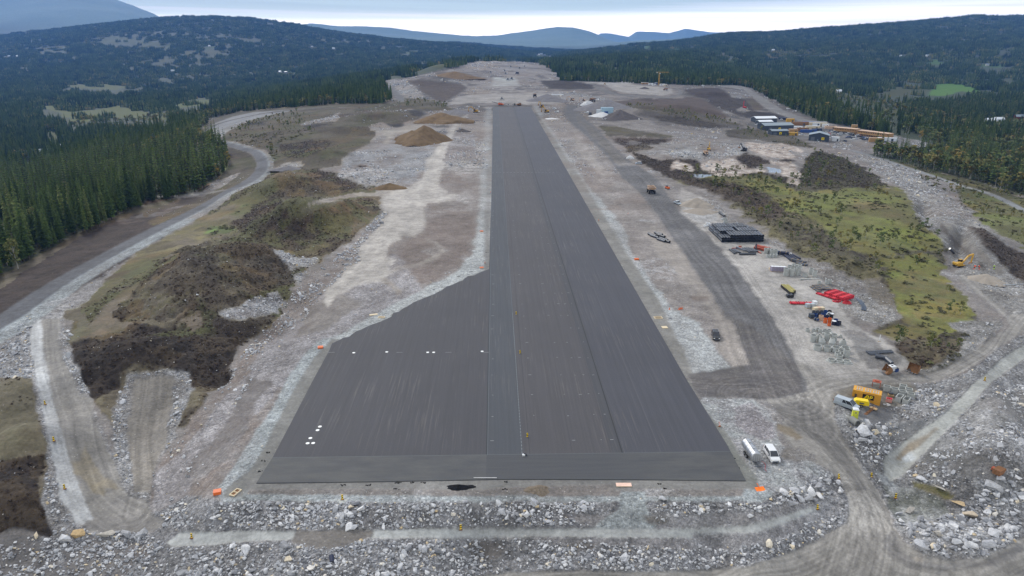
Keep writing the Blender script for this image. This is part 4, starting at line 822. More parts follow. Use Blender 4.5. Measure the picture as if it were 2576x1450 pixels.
ex = bmesh.ops.extrude_face_region(bm, geom=[f]); 
for v in [e for e in ex['geom'] if isinstance(e, bmesh.types.BMVert)]: v.co.z = -.3
bmesh.ops.triangulate(bm, faces=[q for q in bm.faces if len(q.verts) > 4]); bmesh.ops.recalc_face_normals(bm, faces=bm.faces[:])
me = bpy.data.meshes.new('runway'); bm.to_mesh(me); bm.free()
s1 = rw(1313, 1140).x; s2 = rw(1565, 1140).x; s3 = rw(1872, 1210).x; yend = rw(1300, 1145).y; s0 = 0.0
def asphalt():
    m = bpy.data.materials.new('fresh_asphalt'); m.use_nodes = True; t = m.node_tree; b = t.nodes['Principled BSDF']; L = t.links
    tcn = N(t, 'ShaderNodeTexCoord'); sp = N(t, 'ShaderNodeSeparateXYZ'); L.new(tcn.outputs['Object'], sp.inputs[0])
    X, Y = sp.outputs[0], sp.outputs[1]
    lane = ramp(t, math_n(t, 'DIVIDE', math_n(t, 'ADD', X, 60.0), 120.0), [(0, s2l((67,67,71))), ((60+s0)/120, s2l((68,71,76))), ((60+s1)/120, s2l((72,71,74))), ((60+s2-2.2)/120, s2l((66,67,71))), ((60+s2)/120, s2l((68,69,75)))], 'CONSTANT').outputs[0]
    def stretch(a, bb):
        c = N(t, 'ShaderNodeCombineXYZ'); L.new(math_n(t, 'MULTIPLY', X, a), c.inputs[0]); L.new(math_n(t, 'MULTIPLY', Y, bb), c.inputs[1]); return c.outputs[0]
    def nz_(vec, sc, det=4, ro=.6):
        n = N(t, 'ShaderNodeTexNoise', inputs={'Scale': sc, 'Detail': det, 'Roughness': ro}); L.new(vec, n.inputs['Vector']); return n.outputs[0]
    c = mixc(t, 1.0, lane, ramp(t, nz_(stretch(1, .012), 1.4, 6, .7), [(.25, .84), (.5, 1.0), (.75, 1.16)]).outputs[0], 'MULTIPLY')
    c = mixc(t, 1.0, c, ramp(t, nz_(stretch(1, 1), .03, 4), [(.3, .94), (.7, 1.07)]).outputs[0], 'MULTIPLY')
    c = mixc(t, 1.0, c, ramp(t, nz_(stretch(1, 1), 3.5, 3, .8), [(.25, .86), (.75, 1.14)]).outputs[0], 'MULTIPLY')
    # dusty wheel scuffs, long and mostly in the lanes
    sc = ramp(t, nz_(stretch(1, .02), 2.6, 5, .65), [(.54, 0), (.74, 1)]).outputs[0]
    patch = ramp(t, nz_(stretch(1, .5), .055, 3), [(.42, 0), (.62, 1)]).outputs[0]
    c = mixc(t, math_n(t, 'MULTIPLY', math_n(t, 'MULTIPLY', sc, patch), .55), c, s2l((122,118,114)))
    # narrower seams
    for s, wd, k, colr in ((s0, .09, .8, (44,46,50)), (s0+.22, .05, .5, (108,116,122)), (s1, .05, .5, (104,112,118)), (s1+1.5, .07, .55, (52,50,50)), (s2, .13, .85, (42,43,46)), ((s1+s2)/2, .06, .4, (56,55,57)), (s2+7.5, .06, .35, (96,96,98)), (s2-2.2, .06, .4, (54,54,56))):
        f_ = math_n(t, 'LESS_THAN', math_n(t, 'ABSOLUTE', math_n(t, 'SUBTRACT', X, s)), wd)
        f_ = math_n(t, 'MULTIPLY', f_, math_n(t, 'GREATER_THAN', Y, yend))
        c = mixc(t, math_n(t, 'MULTIPLY', f_, k), c, s2l(colr))
    # the strip laid across the end, dusty at both sides
    e = mixc(t, ramp(t, nz_(stretch(.05, 1), 1.3, 5, .6), [(.35, 0), (.65, 1)]).outputs[0], s2l((68,69,73)), s2l((73,75,77)))
    dust = math_n(t, 'MULTIPLY', ramp(t, nz_(stretch(.3, 1), .35, 5, .65), [(.36, 0), (.62, 1)]).outputs[0], math_n(t, 'MAXIMUM', math_n(t, 'LESS_THAN', X, s0), ramp(t, math_n(t, 'DIVIDE', X, 60.0), [(.38, 0), (.6, .9)]).outputs[0]))
    e = mixc(t, math_n(t, 'MULTIPLY', dust, .6), e, s2l((90,90,88)))
    e = mixc(t, 1.0, e, ramp(t, nz_(stretch(1, 1), 3.5, 3, .8), [(.25, .88), (.75, 1.12)]).outputs[0], 'MULTIPLY')
    c = mixc(t, math_n(t, 'LESS_THAN', Y, yend), c, e)
    f_ = math_n(t, 'LESS_THAN', math_n(t, 'ABSOLUTE', math_n(t, 'SUBTRACT', Y, yend)), .09); c = mixc(t, math_n(t, 'MULTIPLY', f_, .5), c, s2l((96,102,104)))
    L.new(c, b.inputs['Base Color']); b.inputs['Roughness'].default_value = .78; b.inputs['Specular IOR Level'].default_value = .3
    bp = N(t, 'ShaderNodeBump', inputs={'Strength': .25, 'Distance': .03}); L.new(nz_(stretch(1, 1), 9, 4, .7), bp.inputs['Height']); L.new(bp.outputs[0], b.inputs['Normal'])
    return m
me.materials.append(asphalt())
rwo = bpy.data.objects.new('runway', me); COL.objects.link(rwo); rwo.location = RO; rwo.rotation_euler = (0, 0, RYAW); rwo['kind'] = 'structure'
WHITE = mat('white_paint', (.78, .79, .78), .6, var=.05)
def disc(px, py, r, name, par, m, squash=1.0):
    b = MB(); p = rw(px, py); n = 14
    b.add([(p.x+math.cos(2*math.pi*i/n)*r, p.y+math.sin(2*math.pi*i/n)*r*squash, .144) for i in range(n)], [tuple(range(n))])
    return b.build(name, m, par)
for q in ((890,889),(973,887),(1076,888),(1091,888),(1213,885.5),(805,1075),(799,1084),(781,1104),(774,1117),(788,1116.5)): disc(*q, .38, 'painted_dot', rwo, WHITE)
b = MB(); rk = random.Random(5)
for k in range(30):
    y = rw(1300, 1143).y+4.8+k*9.6
    for x in (1.0, s1+3.2, s1+10.5, s2-5.4, s2-3.4, s2-1.2):
        if rk.random() < .82:
            l = rk.choice((.12, .2, .34)); yy = y+rk.uniform(-.3, .3); xx = x+rk.uniform(-.15, .15)
            b.add([(xx-l, yy-.06, .144), (xx+l, yy-.06, .144), (xx+l, yy+.06, .144), (xx-l, yy+.06, .144)], [(0,1,2,3)])
for py_, x0, x1 in ((435, s1-6, s3-9), (323, s1, s3-9)):
    y = rw(1300, py_).y
    for k in range(18):
        xx = x0+(x1-x0)*k/17
        b.add([(xx-.5, y-.12, .144), (xx+.5, y-.12, .144), (xx+.5, y+.12, .144), (xx-.5, y+.12, .144)], [(0,1,2,3)])
for px_ in (1005, 1128, 1222, 834):
    p = rw(px_, 888); b.add([(p.x-.8, p.y-.05, .144), (p.x+.8, p.y-.05, .144), (p.x+.8, p.y+.05, .144), (p.x-.8, p.y+.05, .144)], [(0,1,2,3)])
for k in range(60):   # dashed chalk line beside the seam
    y = yend+.4+k*1.25; x = s1+.02
    b.add([(x-.03, y, .144), (x+.03, y, .144), (x+.03, y+.5, .144), (x-.03, y+.5, .144)], [(0,1,2,3)])
tag(b.build('survey_mark', mat('survey_paint', (150,152,152), .7), rwo), 'small white survey strokes sprayed on the asphalt lanes', kind='stuff')
# ------------------------------------------------------------------ scattering
cellA = np.abs((GX[:-1, 1:]-GX[:-1, :-1])*(GY[1:, :-1]-GY[:-1, :-1]))
cPX = (PX[:-1, :-1]+PX[1:, 1:])/2; cPY = (PY[:-1, :-1]+PY[1:, 1:])/2; cZ = (ZC[:-1, :-1]+ZC[1:, 1:])/2
cS = sid[:-1, :-1]
def scatter(dens, seed):
    """points on the terrain; dens is a number per square metre for each cell"""
    g = np.random.default_rng(seed)
    n = g.poisson(np.clip(dens*cellA, 0, 50)); r_, c_ = np.nonzero(n); k = n[r_, c_]
    r_ = np.repeat(r_, k); c_ = np.repeat(c_, k); a = g.random(len(r_)); b = g.random(len(r_))
    X = GX[r_, c_]*(1-a)*(1-b)+GX[r_, c_+1]*a*(1-b)+GX[r_+1, c_]*(1-a)*b+GX[r_+1, c_+1]*a*b
    Y = GY[r_, c_]*(1-b)+GY[r_+1, c_]*b
    Zz = GZ[r_, c_]*(1-a)*(1-b)+GZ[r_, c_+1]*a*(1-b)+GZ[r_+1, c_]*(1-a)*b+GZ[r_+1, c_+1]*a*b
    return np.stack([X, Y, Zz], 1), r_, c_, g
def gn_scatter(name, pts, scl, rot, idx, sources, label=None, cat=None, tilt=None):
    me = bpy.data.meshes.new(name); me.vertices.add(len(pts)); me.vertices.foreach_set('co', pts.astype(np.float32).ravel())
    a = me.attributes.new('scl', 'FLOAT_VECTOR', 'POINT'); a.data.foreach_set('vector', scl.astype(np.float32).ravel())
    a = me.attributes.new('rot', 'FLOAT_VECTOR', 'POINT'); a.data.foreach_set('vector', rot.astype(np.float32).ravel())
    a = me.attributes.new('idx', 'INT', 'POINT'); a.data.foreach_set('value', idx.astype(np.int32))
    o = bpy.data.objects.new(name, me); COL.objects.link(o)
    g = bpy.data.node_groups.new(name, 'GeometryNodeTree')
    g.interface.new_socket('Geometry', in_out='INPUT', socket_type='NodeSocketGeometry'); g.interface.new_socket('Geometry', in_out='OUTPUT', socket_type='NodeSocketGeometry')
    gi = g.nodes.new('NodeGroupInput'); go = g.nodes.new('NodeGroupOutput'); j = g.nodes.new('GeometryNodeJoinGeometry'); L = g.links
    def attr(n, ty):
        q = g.nodes.new('GeometryNodeInputNamedAttribute'); q.data_type = ty; q.inputs['Name'].default_value = n; return q.outputs['Attribute']
    S_, R_, I_ = attr('scl', 'FLOAT_VECTOR'), attr('rot', 'FLOAT_VECTOR'), attr('idx', 'INT')
    er = g.nodes.new('FunctionNodeEulerToRotation'); L.new(R_, er.inputs[0])
    for k, s in enumerate(sources):
        oi = g.nodes.new('GeometryNodeObjectInfo'); oi.inputs['Object'].default_value = s
        cmp = g.nodes.new('FunctionNodeCompare'); cmp.data_type = 'INT'; cmp.operation = 'EQUAL'; L.new(I_, cmp.inputs[2]); cmp.inputs[3].default_value = k
        ip = g.nodes.new('GeometryNodeInstanceOnPoints')
        L.new(gi.outputs[0], ip.inputs['Points']); L.new(cmp.outputs[0], ip.inputs['Selection']); L.new(oi.outputs['Geometry'], ip.inputs['Instance'])
        L.new(er.outputs[0], ip.inputs['Rotation']); L.new(S_, ip.inputs['Scale']); L.new(ip.outputs[0], j.inputs[0])
    L.new(j.outputs[0], go.inputs[0])
    md = o.modifiers.new('scatter', 'NODES'); md.node_group = g
    return tag(o, label, cat, kind='stuff')
def src(o):
    """keep a mesh as a pattern only, outside the scene"""
    COL.objects.unlink(o); return o
# ------------------------------------------------------------------ foliage materials
def leaf_mat(name, stops, nsc=.02, rough=.85):
    m = bpy.data.materials.new(name); m.use_nodes = True; t = m.node_tree; b = t.nodes['Principled BSDF']; L = t.links
    oi = N(t, 'ShaderNodeObjectInfo'); g = N(t, 'ShaderNodeNewGeometry')
    n = N(t, 'ShaderNodeTexNoise', inputs={'Scale': nsc, 'Detail': 5.0, 'Roughness': .7}); L.new(g.outputs['Position'], n.inputs['Vector'])
    n2 = N(t, 'ShaderNodeTexWhiteNoise'); n2.noise_dimensions = '1D'; L.new(oi.outputs['Random'], n2.inputs['W'])
    at = N(t, 'ShaderNodeAttribute', attribute_name='tone')
    k = math_n(t, 'ADD', math_n(t, 'MULTIPLY', n.outputs[0], .55), math_n(t, 'MULTIPLY', n2.outputs[0], .42))
    k = math_n(t, 'ADD', k, math_n(t, 'MULTIPLY', math_n(t, 'SUBTRACT', at.outputs['Fac'], .5), .5))
    c = ramp(t, k, stops).outputs[0]
    n3 = N(t, 'ShaderNodeTexNoise', inputs={'Scale': .9, 'Detail': 3.0}); L.new(g.outputs['Position'], n3.inputs['Vector'])
    c = mixc(t, 1.0, c, ramp(t, n3.outputs[0], [(.3, .75), (.7, 1.3)]).outputs[0], 'MULTIPLY')
    L.new(c, b.inputs['Base Color']); b.inputs['Roughness'].default_value = rough; b.inputs['Specular IOR Level'].default_value = .12
    return m
SPR = leaf_mat('spruce_needles', [(.18, s2l((36,48,24))), (.42, s2l((54,70,32))), (.62, s2l((74,90,44))), (.8, s2l((94,102,56))), (.97, s2l((112,106,66)))])
BIR = leaf_mat('birch_leaves', [(.15, s2l((70,88,52))), (.4, s2l((92,104,64))), (.6, s2l((114,112,66))), (.8, s2l((138,118,62))), (.97, s2l((152,110,60)))], .05)
BRK = mat('bark', (88,80,74), .9, var=.2); BBK = mat('birch_bark', (170,166,158), .8, var=.2)
def tone_attr(o, vals):
    a = o.data.attributes.new('tone', 'FLOAT', 'POINT'); a.data.foreach_set('value', np.array(vals, np.float32))
def spruce_crown(seed, whorls=30, per=10, name='crown', low=.10):
    r = random.Random(seed); b = MB(); tone = []; wd = r.uniform(.075, .105)
    for i in range(whorls):
        f = i/(whorls-1); z = low+(1-low)*f**.93; rad = wd*(1-f)**.78*(1+.15*math.sin(i*2.1))+.006
        if f < .1: rad *= .55+f*4.5
        nn = max(4, int(per*(1-f*.5)))
        for k in range(nn):
            a = 2*math.pi*(k+r.random()*.8)/nn; R_ = rad*r.uniform(.6, 1.18); dr = R_*r.uniform(.25, .6); z0 = z+r.uniform(-.01, .01)
            ca, sa = math.cos(a), math.sin(a); wv = R_*r.uniform(.32, .5)+.004
            mid = (ca*R_*.5, sa*R_*.5, z0-dr*.25); tip = (ca*R_, sa*R_, z0-dr)
            l = (mid[0]-sa*wv, mid[1]+ca*wv, mid[2]-wv*.7); q = (mid[0]+sa*wv, mid[1]-ca*wv, mid[2]-wv*.7)
            b.add([(0, 0, z0+.004), l, tip, q, (mid[0], mid[1], mid[2]+.004)], [(0, 1, 4), (1, 2, 4), (2, 3, 4), (3, 0, 4)])
            tt = .5+r.uniform(-.22, .22)+.12*(f-.5); tone += [tt-.1, tt, tt+.18, tt, tt]
    b.add([(.004, 0, .97), (-.004, .004, .97), (-.003, -.004, .97), (0, 0, 1.02)], [(0,1,3),(1,2,3),(2,0,3)]); tone += [.5]*4
    o = b.build(name, SPR); tone_attr(o, tone); return o
def trunk(name, r0, top, m, par=None):
    b = MB(); b.cyl((0, 0, -.04), (0, 0, top*.5), r0, r0*.62, 6); b.cyl((0, 0, top*.5), (0, 0, top), r0*.62, r0*.1, 6); return b.build(name, m, par)
def spruce_low(seed, sides=7, tiers=7):
    r = random.Random(seed); b = MB(); tone = []; wd = r.uniform(.09, .12)
    for i in range(tiers):
        f = i/tiers; z0 = .04+f*.9; z1 = min(1.0, z0+.30*(1-f*.4)); rad = wd*(1-f)**.8+.008; a0 = r.random()*6
        ring = []
        for k in range(sides*2):
            a = a0+math.pi*k/sides; rr = rad*(r.uniform(.85, 1.2) if k % 2 else r.uniform(.35, .6)); ring.append((math.cos(a)*rr, math.sin(a)*rr, z0-(0.02 if k % 2 else -.03)))
        n = len(ring); b.add(ring+[(0, 0, z1)], [(k, (k+1) % n, n) for k in range(n)]); tt = .5+r.uniform(-.15, .15); tone += [tt]*n+[tt+.1]
    o = b.build('crown', SPR); tone_attr(o, tone); return o
def birch_crown(seed, n=260, s=.055, name='crown', w=.22, squash=1.0):
    r = random.Random(seed); b = MB(); tone = []
    cl = [(r.gauss(0, w*.45), r.gauss(0, w*.45), r.uniform(.3, .92), r.uniform(.06, .13)) for _ in range(14)]
    for k in range(n):
        cx, cy_, cz, cr = r.choice(cl); q = Vector((r.gauss(0, 1), r.gauss(0, 1), r.gauss(0, 1))).normalized()*cr*r.uniform(.4, 1.1)
        p = Vector((cx+q.x, cy_+q.y, min(1, max(.15, cz+q.z*1.1)))); e = Vector((r.gauss(0, 1), r.gauss(0, 1), r.gauss(0, 1))).normalized(); f_ = e.orthogonal().normalized(); ss_ = s*r.uniform(.5, 1.1)
        b.add([p+e*ss_, p+f_*ss_*.7, p-e*ss_, p-f_*ss_*.7], [(0,1,2,3)]); tone += [.5+r.uniform(-.2, .2)+.15*(cz-.5)]*4
    o = b.build(name, BIR); tone_attr(o, tone); return o
def birch_wood(seed, r0=.016, par=None):
    r = random.Random(seed); b = MB(); b.cyl((0, 0, -.03), (.02, 0, .45), r0, r0*.7, 5); b.cyl((.02, 0, .45), (0, .02, .9), r0*.7, r0*.2, 5)
    for k in range(6):
        a = r.random()*6.28; z = r.uniform(.25, .6); b.cyl((.02, 0, z), (math.cos(a)*.14, math.sin(a)*.14, z+.22), r0*.35, r0*.12, 4, caps=False)
    return b.build('trunk', BBK, par)
def joined(objs, name):
    """pattern mesh of a whole small tree"""
    b = MB(); mats = []; tone = []
    for o in objs:
        mi = len(mats); mats.append(o.data.materials[0]); vs = [tuple(v.co) for v in o.data.vertices]
        b.add(vs, [tuple(p.vertices) for p in o.data.polygons], mi)
        tone += [d.value for d in o.data.attributes['tone'].data] if 'tone' in o.data.attributes else [.5]*len(vs)
    q = b.build(name, mats); tone_attr(q, tone); return q
# ------------------------------------------------------------------ where trees grow
site_c = SITEM[:-1, :-1] & SITEM[1:, 1:]
# woods that stand inside the traced site line: left block by the road
WOOD = [V('D', (-300,900),(0,705),(60,668),(120,635),(200,596),(260,566),(300,545),(360,522),(372,500),(375,490),(470,486),(500,478),(540,458),(570,430),(578,405),(572,375),(545,352),(505,345),(480,300),(0,300),(-300,500))]
wood_c = ~site_c
for q in WOOD: wood_c |= inpoly(cPX, cPY, q)
for q in (V('D', (500,345),(505,322),(540,304),(620,284),(720,270),(730,300),(640,312),(560,345),(545,358)),): wood_c &= ~inpoly(cPX, cPY, q)
field_c = np.zeros(cPX.shape, bool)
for st_, _a, _b, _c, _d, _e, poly in Zn:      # open ground, and the strip before it that tall trees would hide
    if st_ != FI: continue
    th_ = 24*FPX/np.maximum(cZ, 50)*.9
    for k_ in (0, .33, .66, 1.0): field_c |= inpoly(cPX+JX[:-1, :-1]*3, cPY-th_*k_+JY[:-1, :-1]*2, poly)
wood_c &= (cZ < 9000)
fthin = np.where(field_c, np.where(cZ > 2400, .16, .06), 1.0)
# birch share: warm belts
mixn = fbm(GX, GY, 160, 4, 200)[:-1, :-1]
belt = np.zeros(cPX.shape)
for q in (V('R3', (1050,680),(1200,690),(1500,780),(1850,870),(2200,940),(2400,900),(2565,920),(2565,1000),(2100,960),(1700,880),(1300,790),(1050,740)), V('R3', (1450,620),(1700,560),(1900,560),(2000,620),(1850,720),(1500,740)), V('R3', (2050,400),(2565,470),(2565,520),(1900,480),(1700,420)),
          V('R3', (2400,1070),(2565,1060),(2565,1170),(2300,1150)), V('R3', (600,390),(1450,390),(1450,430),(600,430)), V('R1', (1420,900),(1500,870),(1700,850),(1700,900),(1500,960)), V('R1', (0,1190),(300,1150),(330,1200),(100,1230)), V('R1', (300,800),(1000,760),(1350,880),(1000,1000),(400,960)), V('R1', (600,610),(1900,540),(2300,560),(2300,580),(900,640))):
    belt[inpoly(cPX, cPY, q)] = .6
pb = np.clip(ss(.46, .66, mixn)*.38+.07+belt+.14*((cPX < 1000) & (cPY < 330))+.16*((cPX > 1400) & (cZ < 1700)), 0, .85)
HOUSES = [(23,143,1),(44,143,1),(527,117.5,1),(705,183,1),(720,184,0),(785,118.5,1),(839,123.5,1),(435,180,1),(111,389,1),(1356,139,1),(1383,144,1),(1370,141,0),(2334,142,1),(2485,166,1),(2109,234,1),(2490,311,1),(2562,301,2),(2510,308,1),(2265,144,1),(150,376,1),(1362,137,1),(1945,128,1)]
clear = np.zeros(cPX.shape, bool)
for a, b_, k in HOUSES:
    rr = 26 if b_ > 280 else 12
    clear |= ((cPX-a)/rr)**2+((cPY-b_-rr*.22)/(rr*.36))**2 < 1
wood_c &= ~clear
nearw = np.clip(1.0-cZ/2200, .0, 1)
near_ok = cZ < 1500
edge_soft = .055
D = np.where(wood_c & near_ok & (np.abs(cPX-1288) < 1500) & (cPY < 1500), .055*(.2+.8*ss(.32, .5, fbm(GX, GY, 38, 3, 210)[:-1, :-1]))*fthin, 0)
pts, ri, ci, g = scatter(D, 11)
isb = g.random(len(pts)) < pb[ri, ci]*(.95)
hgt = np.clip(g.normal(15.0, 3.8, len(pts)), 6, 25); hgt[isb] = np.clip(g.normal(9.5, 2.2, isb.sum()), 5, 14)
lb = (PX[ri, ci] < 620) & (PY[ri, ci] > 380) & ~isb; hgt[lb] *= 1.18
px_, py_, zc_ = project(pts[:, 0], pts[:, 1], pts[:, 2])
inv = (px_ > -40) & (px_ < 2616) & (py_ < 1500)
order = np.argsort(zc_)
def pick(mask, n): return [i for i in order if mask[i] and inv[i]][:n]
SPN = [spruce_crown(i, name='crown') for i in range(4)]; STR = [trunk('trunk', .011+.002*i, .95, BRK) for i in range(2)]
BCR = [birch_crown(20+i) for i in range(3)]; BTR = [birch_wood(40+i) for i in range(2)]
for o in SPN+STR+BCR+BTR: COL.objects.unlink(o)
def plant(name, crown, trnk, p, h, wd, rz, label, cat, group):
    r_ = bpy.data.objects.new(name, None); COL.objects.link(r_); r_.location = p; r_.rotation_euler = (0, 0, rz); r_.scale = (h*wd, h*wd, h); r_.empty_display_size = .1
    tag(r_, label, cat, group)
    for n_, m_ in (('trunk', trnk), ('crown', crown)):
        c = bpy.data.objects.new(n_, m_.data); COL.objects.link(c); c.parent = r_
    return r_
ind = pick(~isb, 300); used = np.zeros(len(pts), bool)
rt = random.Random(77)
for i in ind:
    used[i] = True
    left = px_[i] < 1288
    plant('spruce_tree', rt.choice(SPN), rt.choice(STR), tuple(pts[i]), hgt[i], rt.uniform(.85, 1.45), rt.random()*6.3,
          'tall dark green spruce in the wood beside the curving access road' if left else 'dark green spruce at the edge of the wood below the moor road', 'spruce', 'spruces beside the access road' if left else 'spruces below the moor road')
for i in pick(isb, 60):
    used[i] = True
    plant('birch_tree', rt.choice(BCR), rt.choice(BTR), tuple(pts[i]), hgt[i], 1.0, rt.random()*6.3, 'yellowing birch among the dark spruces of the near woods', 'birch', 'birches among the near spruces')
# the rest of the woods
mid = [src(joined([spruce_crown(60+i, 15, 6), trunk('trunk', .012, .9, BRK)], 'spruce_pattern')) for i in range(3)]
for o in list(COL.objects):
    if o.name.startswith(('crown', 'trunk')) and o.parent is None: COL.objects.unlink(o)
low = [src(spruce_low(80+i)) for i in range(3)]
bmid = [src(joined([birch_crown(90+i, 60, .11), birch_wood(95+i)], 'birch_pattern')) for i in range(2)]
for o in list(COL.objects):
    if o.name.startswith(('crown', 'trunk')) and o.parent is None: COL.objects.unlink(o)
m = ~used & ~isb; P_ = pts[m]; h_ = hgt[m]; g2 = np.random.default_rng(5); k = len(P_); wdt = g2.uniform(.85, 1.5, k)
idx = np.where(zc_[m] < 750, g2.integers(0, 3, k), 3+g2.integers(0, 3, k))
gn_scatter('spruce_forest', P_, np.stack([h_*wdt, h_*wdt, h_], 1), np.stack([g2.normal(0, .02, k), g2.normal(0, .02, k), g2.random(k)*6.3], 1), idx, mid+low, 'dense dark spruce forest filling the valley sides around the site', 'forest')
m = ~used & isb; P_ = pts[m]; h_ = hgt[m]; k = len(P_); wdt = g2.uniform(.9, 1.3, k)
bl = (P_, h_, k, wdt)
# far woods: stands of about thirty trees each
def stand(seed, birch=.1, n=34, size=15):
    r = random.Random(seed); b = MB(); tone = []; mats = [SPR, BIR]
    for q in range(n):
        x, y = r.uniform(-size, size), r.uniform(-size, size); h = r.gauss(14.5, 2.6); isb_ = r.random() < birch; tt = .5+r.uniform(-.25, .25)
        if isb_:
            h *= .62; w_ = h*.30
            for zz, ww in ((.15, .6), (.4, 1.0), (.72, .75)):
                ring = [(x+math.cos(a)*w_*ww*r.uniform(.7, 1.2), y+math.sin(a)*w_*ww*r.uniform(.7, 1.2), h*(zz+r.uniform(-.06, .06))) for a in [j*1.257+r.random() for j in range(5)]]
                b.add(ring+[(x, y, h*min(1, zz+.3)), (x, y, h*max(0, zz-.25))], [(j, (j+1) % 5, 5) for j in range(5)]+[((j+1) % 5, j, 6) for j in range(5)], 1); tone += [tt]*7
        else:
            for z0, z1, ww in ((.02, .62, .115), (.34, 1.0, .075)):
                ring = [(x+math.cos(a)*h*ww*(1.25 if j % 2 else .65), y+math.sin(a)*h*ww*(1.25 if j % 2 else .65), h*z0) for j, a in enumerate([j*.785+q for j in range(8)])]
                b.add(ring+[(x, y, h*z1)], [(j, (j+1) % 8, 8) for j in range(8)], 0); tone += [tt-.08]*8+[tt+.12]
    o = b.build('stand_pattern', mats); tone_attr(o, tone); return src(o)
st = [stand(200+i, .06) for i in range(4)]+[stand(210+i, .55) for i in range(2)]+[stand(220+i, .05, 14) for i in range(2)]
dn = (.35+.65*ss(.34, .5, fbm(GX, GY, 220, 4, 230)[:-1, :-1]))
D = np.where(wood_c & (cZ >= 1450) & (cZ < 7300) & (np.abs(cPX-1288) < 1480), 1/700.*dn*fthin*np.where(cZ > 4500, .8, 1), 0)
# skip what other hills hide: slopes that face away from the site
slope = (GZ[1:, :-1]-GZ[:-1, :-1])/(GY[1:, :-1]-GY[:-1, :-1]); sight = (GZ[:-1, :-1]-CAMZ)/np.maximum(GY[:-1, :-1], 1)
D = np.where(slope < sight-.03, D*.1, D)
P_, ri2, ci2, g3 = scatter(D, 21); k = len(P_)
bb = g3.random(k) < pb[ri2, ci2]; th = g3.random(k) < .15
idx = np.where(bb, 4+g3.integers(0, 2, k), np.where(th, 6+g3.integers(0, 2, k), g3.integers(0, 4, k)))
s_ = g3.uniform(.8, 1.15, k)
gn_scatter('far_forest', P_-np.array([0, 0, .6]), np.stack([s_*1.0, s_*1.0, s_*g3.uniform(.8, 1.15, k)], 1), np.stack([k*[0.], k*[0.], g3.random(k)*6.3], 1), idx, st, 'spruce and birch forest covering the distant hills', 'forest')
print('trees near', len(pts), 'stands', k)
# ------------------------------------------------------------------ moor scrub
bogm = inpoly(cPX, cPY, BOG) | inpoly(cPX, cPY, V('D', (2230,400),(2400,440),(2600,505),(2800,600),(2800,720),(2600,635),(2470,556),(2330,460))) | inpoly(cPX, cPY, V('A', (160,200),(400,100),(900,60),(1000,130),(1050,290),(830,350),(700,380),(680,540),(560,560),(330,420),(200,370))) | inpoly(cPX, cPY, V('B', (1650,570),(1900,540),(2200,560),(2500,650),(2600,760),(2400,730),(2100,680),(1900,650)))  | inpoly(cPX, cPY, V('B', (500,280),(640,250),(1250,330),(1870,500),(1500,500),(800,350)))| inpoly(cPX, cPY, V('R2', (370,770),(450,745),(640,745),(800,780),(800,810),(480,800)))
D = np.where(bogm & (cZ < 1200) & ((cS == 0)), .022*ss(.40, .62, fbm(GX, GY, 22, 3, 240)[:-1, :-1])+.002, 0)
P2, r3, c3, g4 = scatter(D, 31); k2 = len(P2); h2 = np.clip(g4.gamma(3.0, .75, k2), .8, 5.5); w2 = g4.uniform(.9, 1.5, k2)
p2x, p2y, z2 = project(P2[:, 0], P2[:, 1], P2[:, 2]); o2 = np.argsort(z2/h2); inv2 = (p2x > 0) & (p2x < 2576)
u2 = np.zeros(k2, bool)
for i in [i for i in o2 if inv2[i]][:170]:
    u2[i] = True
    rgt = p2x[i] > 1288
    plant('young_birch', rt.choice(BCR), rt.choice(BTR), tuple(P2[i]), h2[i], w2[i], rt.random()*6.3, 'small thin birch growing on the ochre moor right of the stores yard' if rgt else 'small thin birch growing on the moor inside the road bend', 'young birch', 'young birches on the moor')
Pa = np.concatenate([bl[0], P2[~u2]]); ha = np.concatenate([bl[1], h2[~u2]]); wa = np.concatenate([bl[3], w2[~u2]]); k = len(Pa)
gn_scatter('birch_scrub', Pa, np.stack([ha*wa, ha*wa, ha], 1), np.stack([k*[0.], k*[0.], g4.random(k)*6.3], 1), g4.integers(0, 2, k), bmid, 'scattered birch scrub turning yellow on moor and wood edges', 'scrub')
# low heather, grass tufts
TUF = leaf_mat('heather_tufts', [(.2, s2l((72,70,54))), (.42, s2l((92,94,60))), (.65, s2l((112,112,68))), (.92, s2l((128,112,72)))], .12)
DBR = leaf_mat('peat_clods', [(.2, s2l((56,47,40))), (.5, s2l((78,66,54))), (.8, s2l((104,92,72))), (.97, s2l((146,134,118)))], .12)
def tuft(seed, m, flat=1.0):
    r = random.Random(seed); b = MB()
    for k in range(26):
        a = r.random()*6.28; d = r.random()**.5*.5; h = r.uniform(.25, .6)*flat; x, y = math.cos(a)*d, math.sin(a)*d; w_ = r.uniform(.08, .2); c, s__ = math.cos(a+1), math.sin(a+1)
        t_ = r.uniform(-.5, .5)*w_*2; h *= .7
        b.add([(x-c*w_, y-s__*w_, h*.6), (x+s__*w_, y-c*w_, h*.6-t_), (x+c*w_, y+s__*w_, h*.8), (x-s__*w_, y+c*w_, h*.6+t_)], [(0,1,2,3)])
    return src(b.build('tuft_pattern', m))
tufts = [tuft(i, TUF) for i in range(3)]
D = np.where(bogm & (cZ < 650) & (cS == 0), .16*ss(.46, .6, fbm(GX, GY, 7, 3, 250)[:-1, :-1]), 0)
grn = (alt[:-1, :-1, 1] > alt[:-1, :-1, 0]*1.05) & (alt[:-1, :-1, 2] < alt[:-1, :-1, 1]*.6) & (base[:-1, :-1, 3] < .12) & (cS == 0) & (cZ < 500) & ~bogm
D += np.where(grn, .22, 0)
P3, _, _, g5 = scatter(D, 41); k = len(P3); s_ = g5.gamma(3., .28, k)
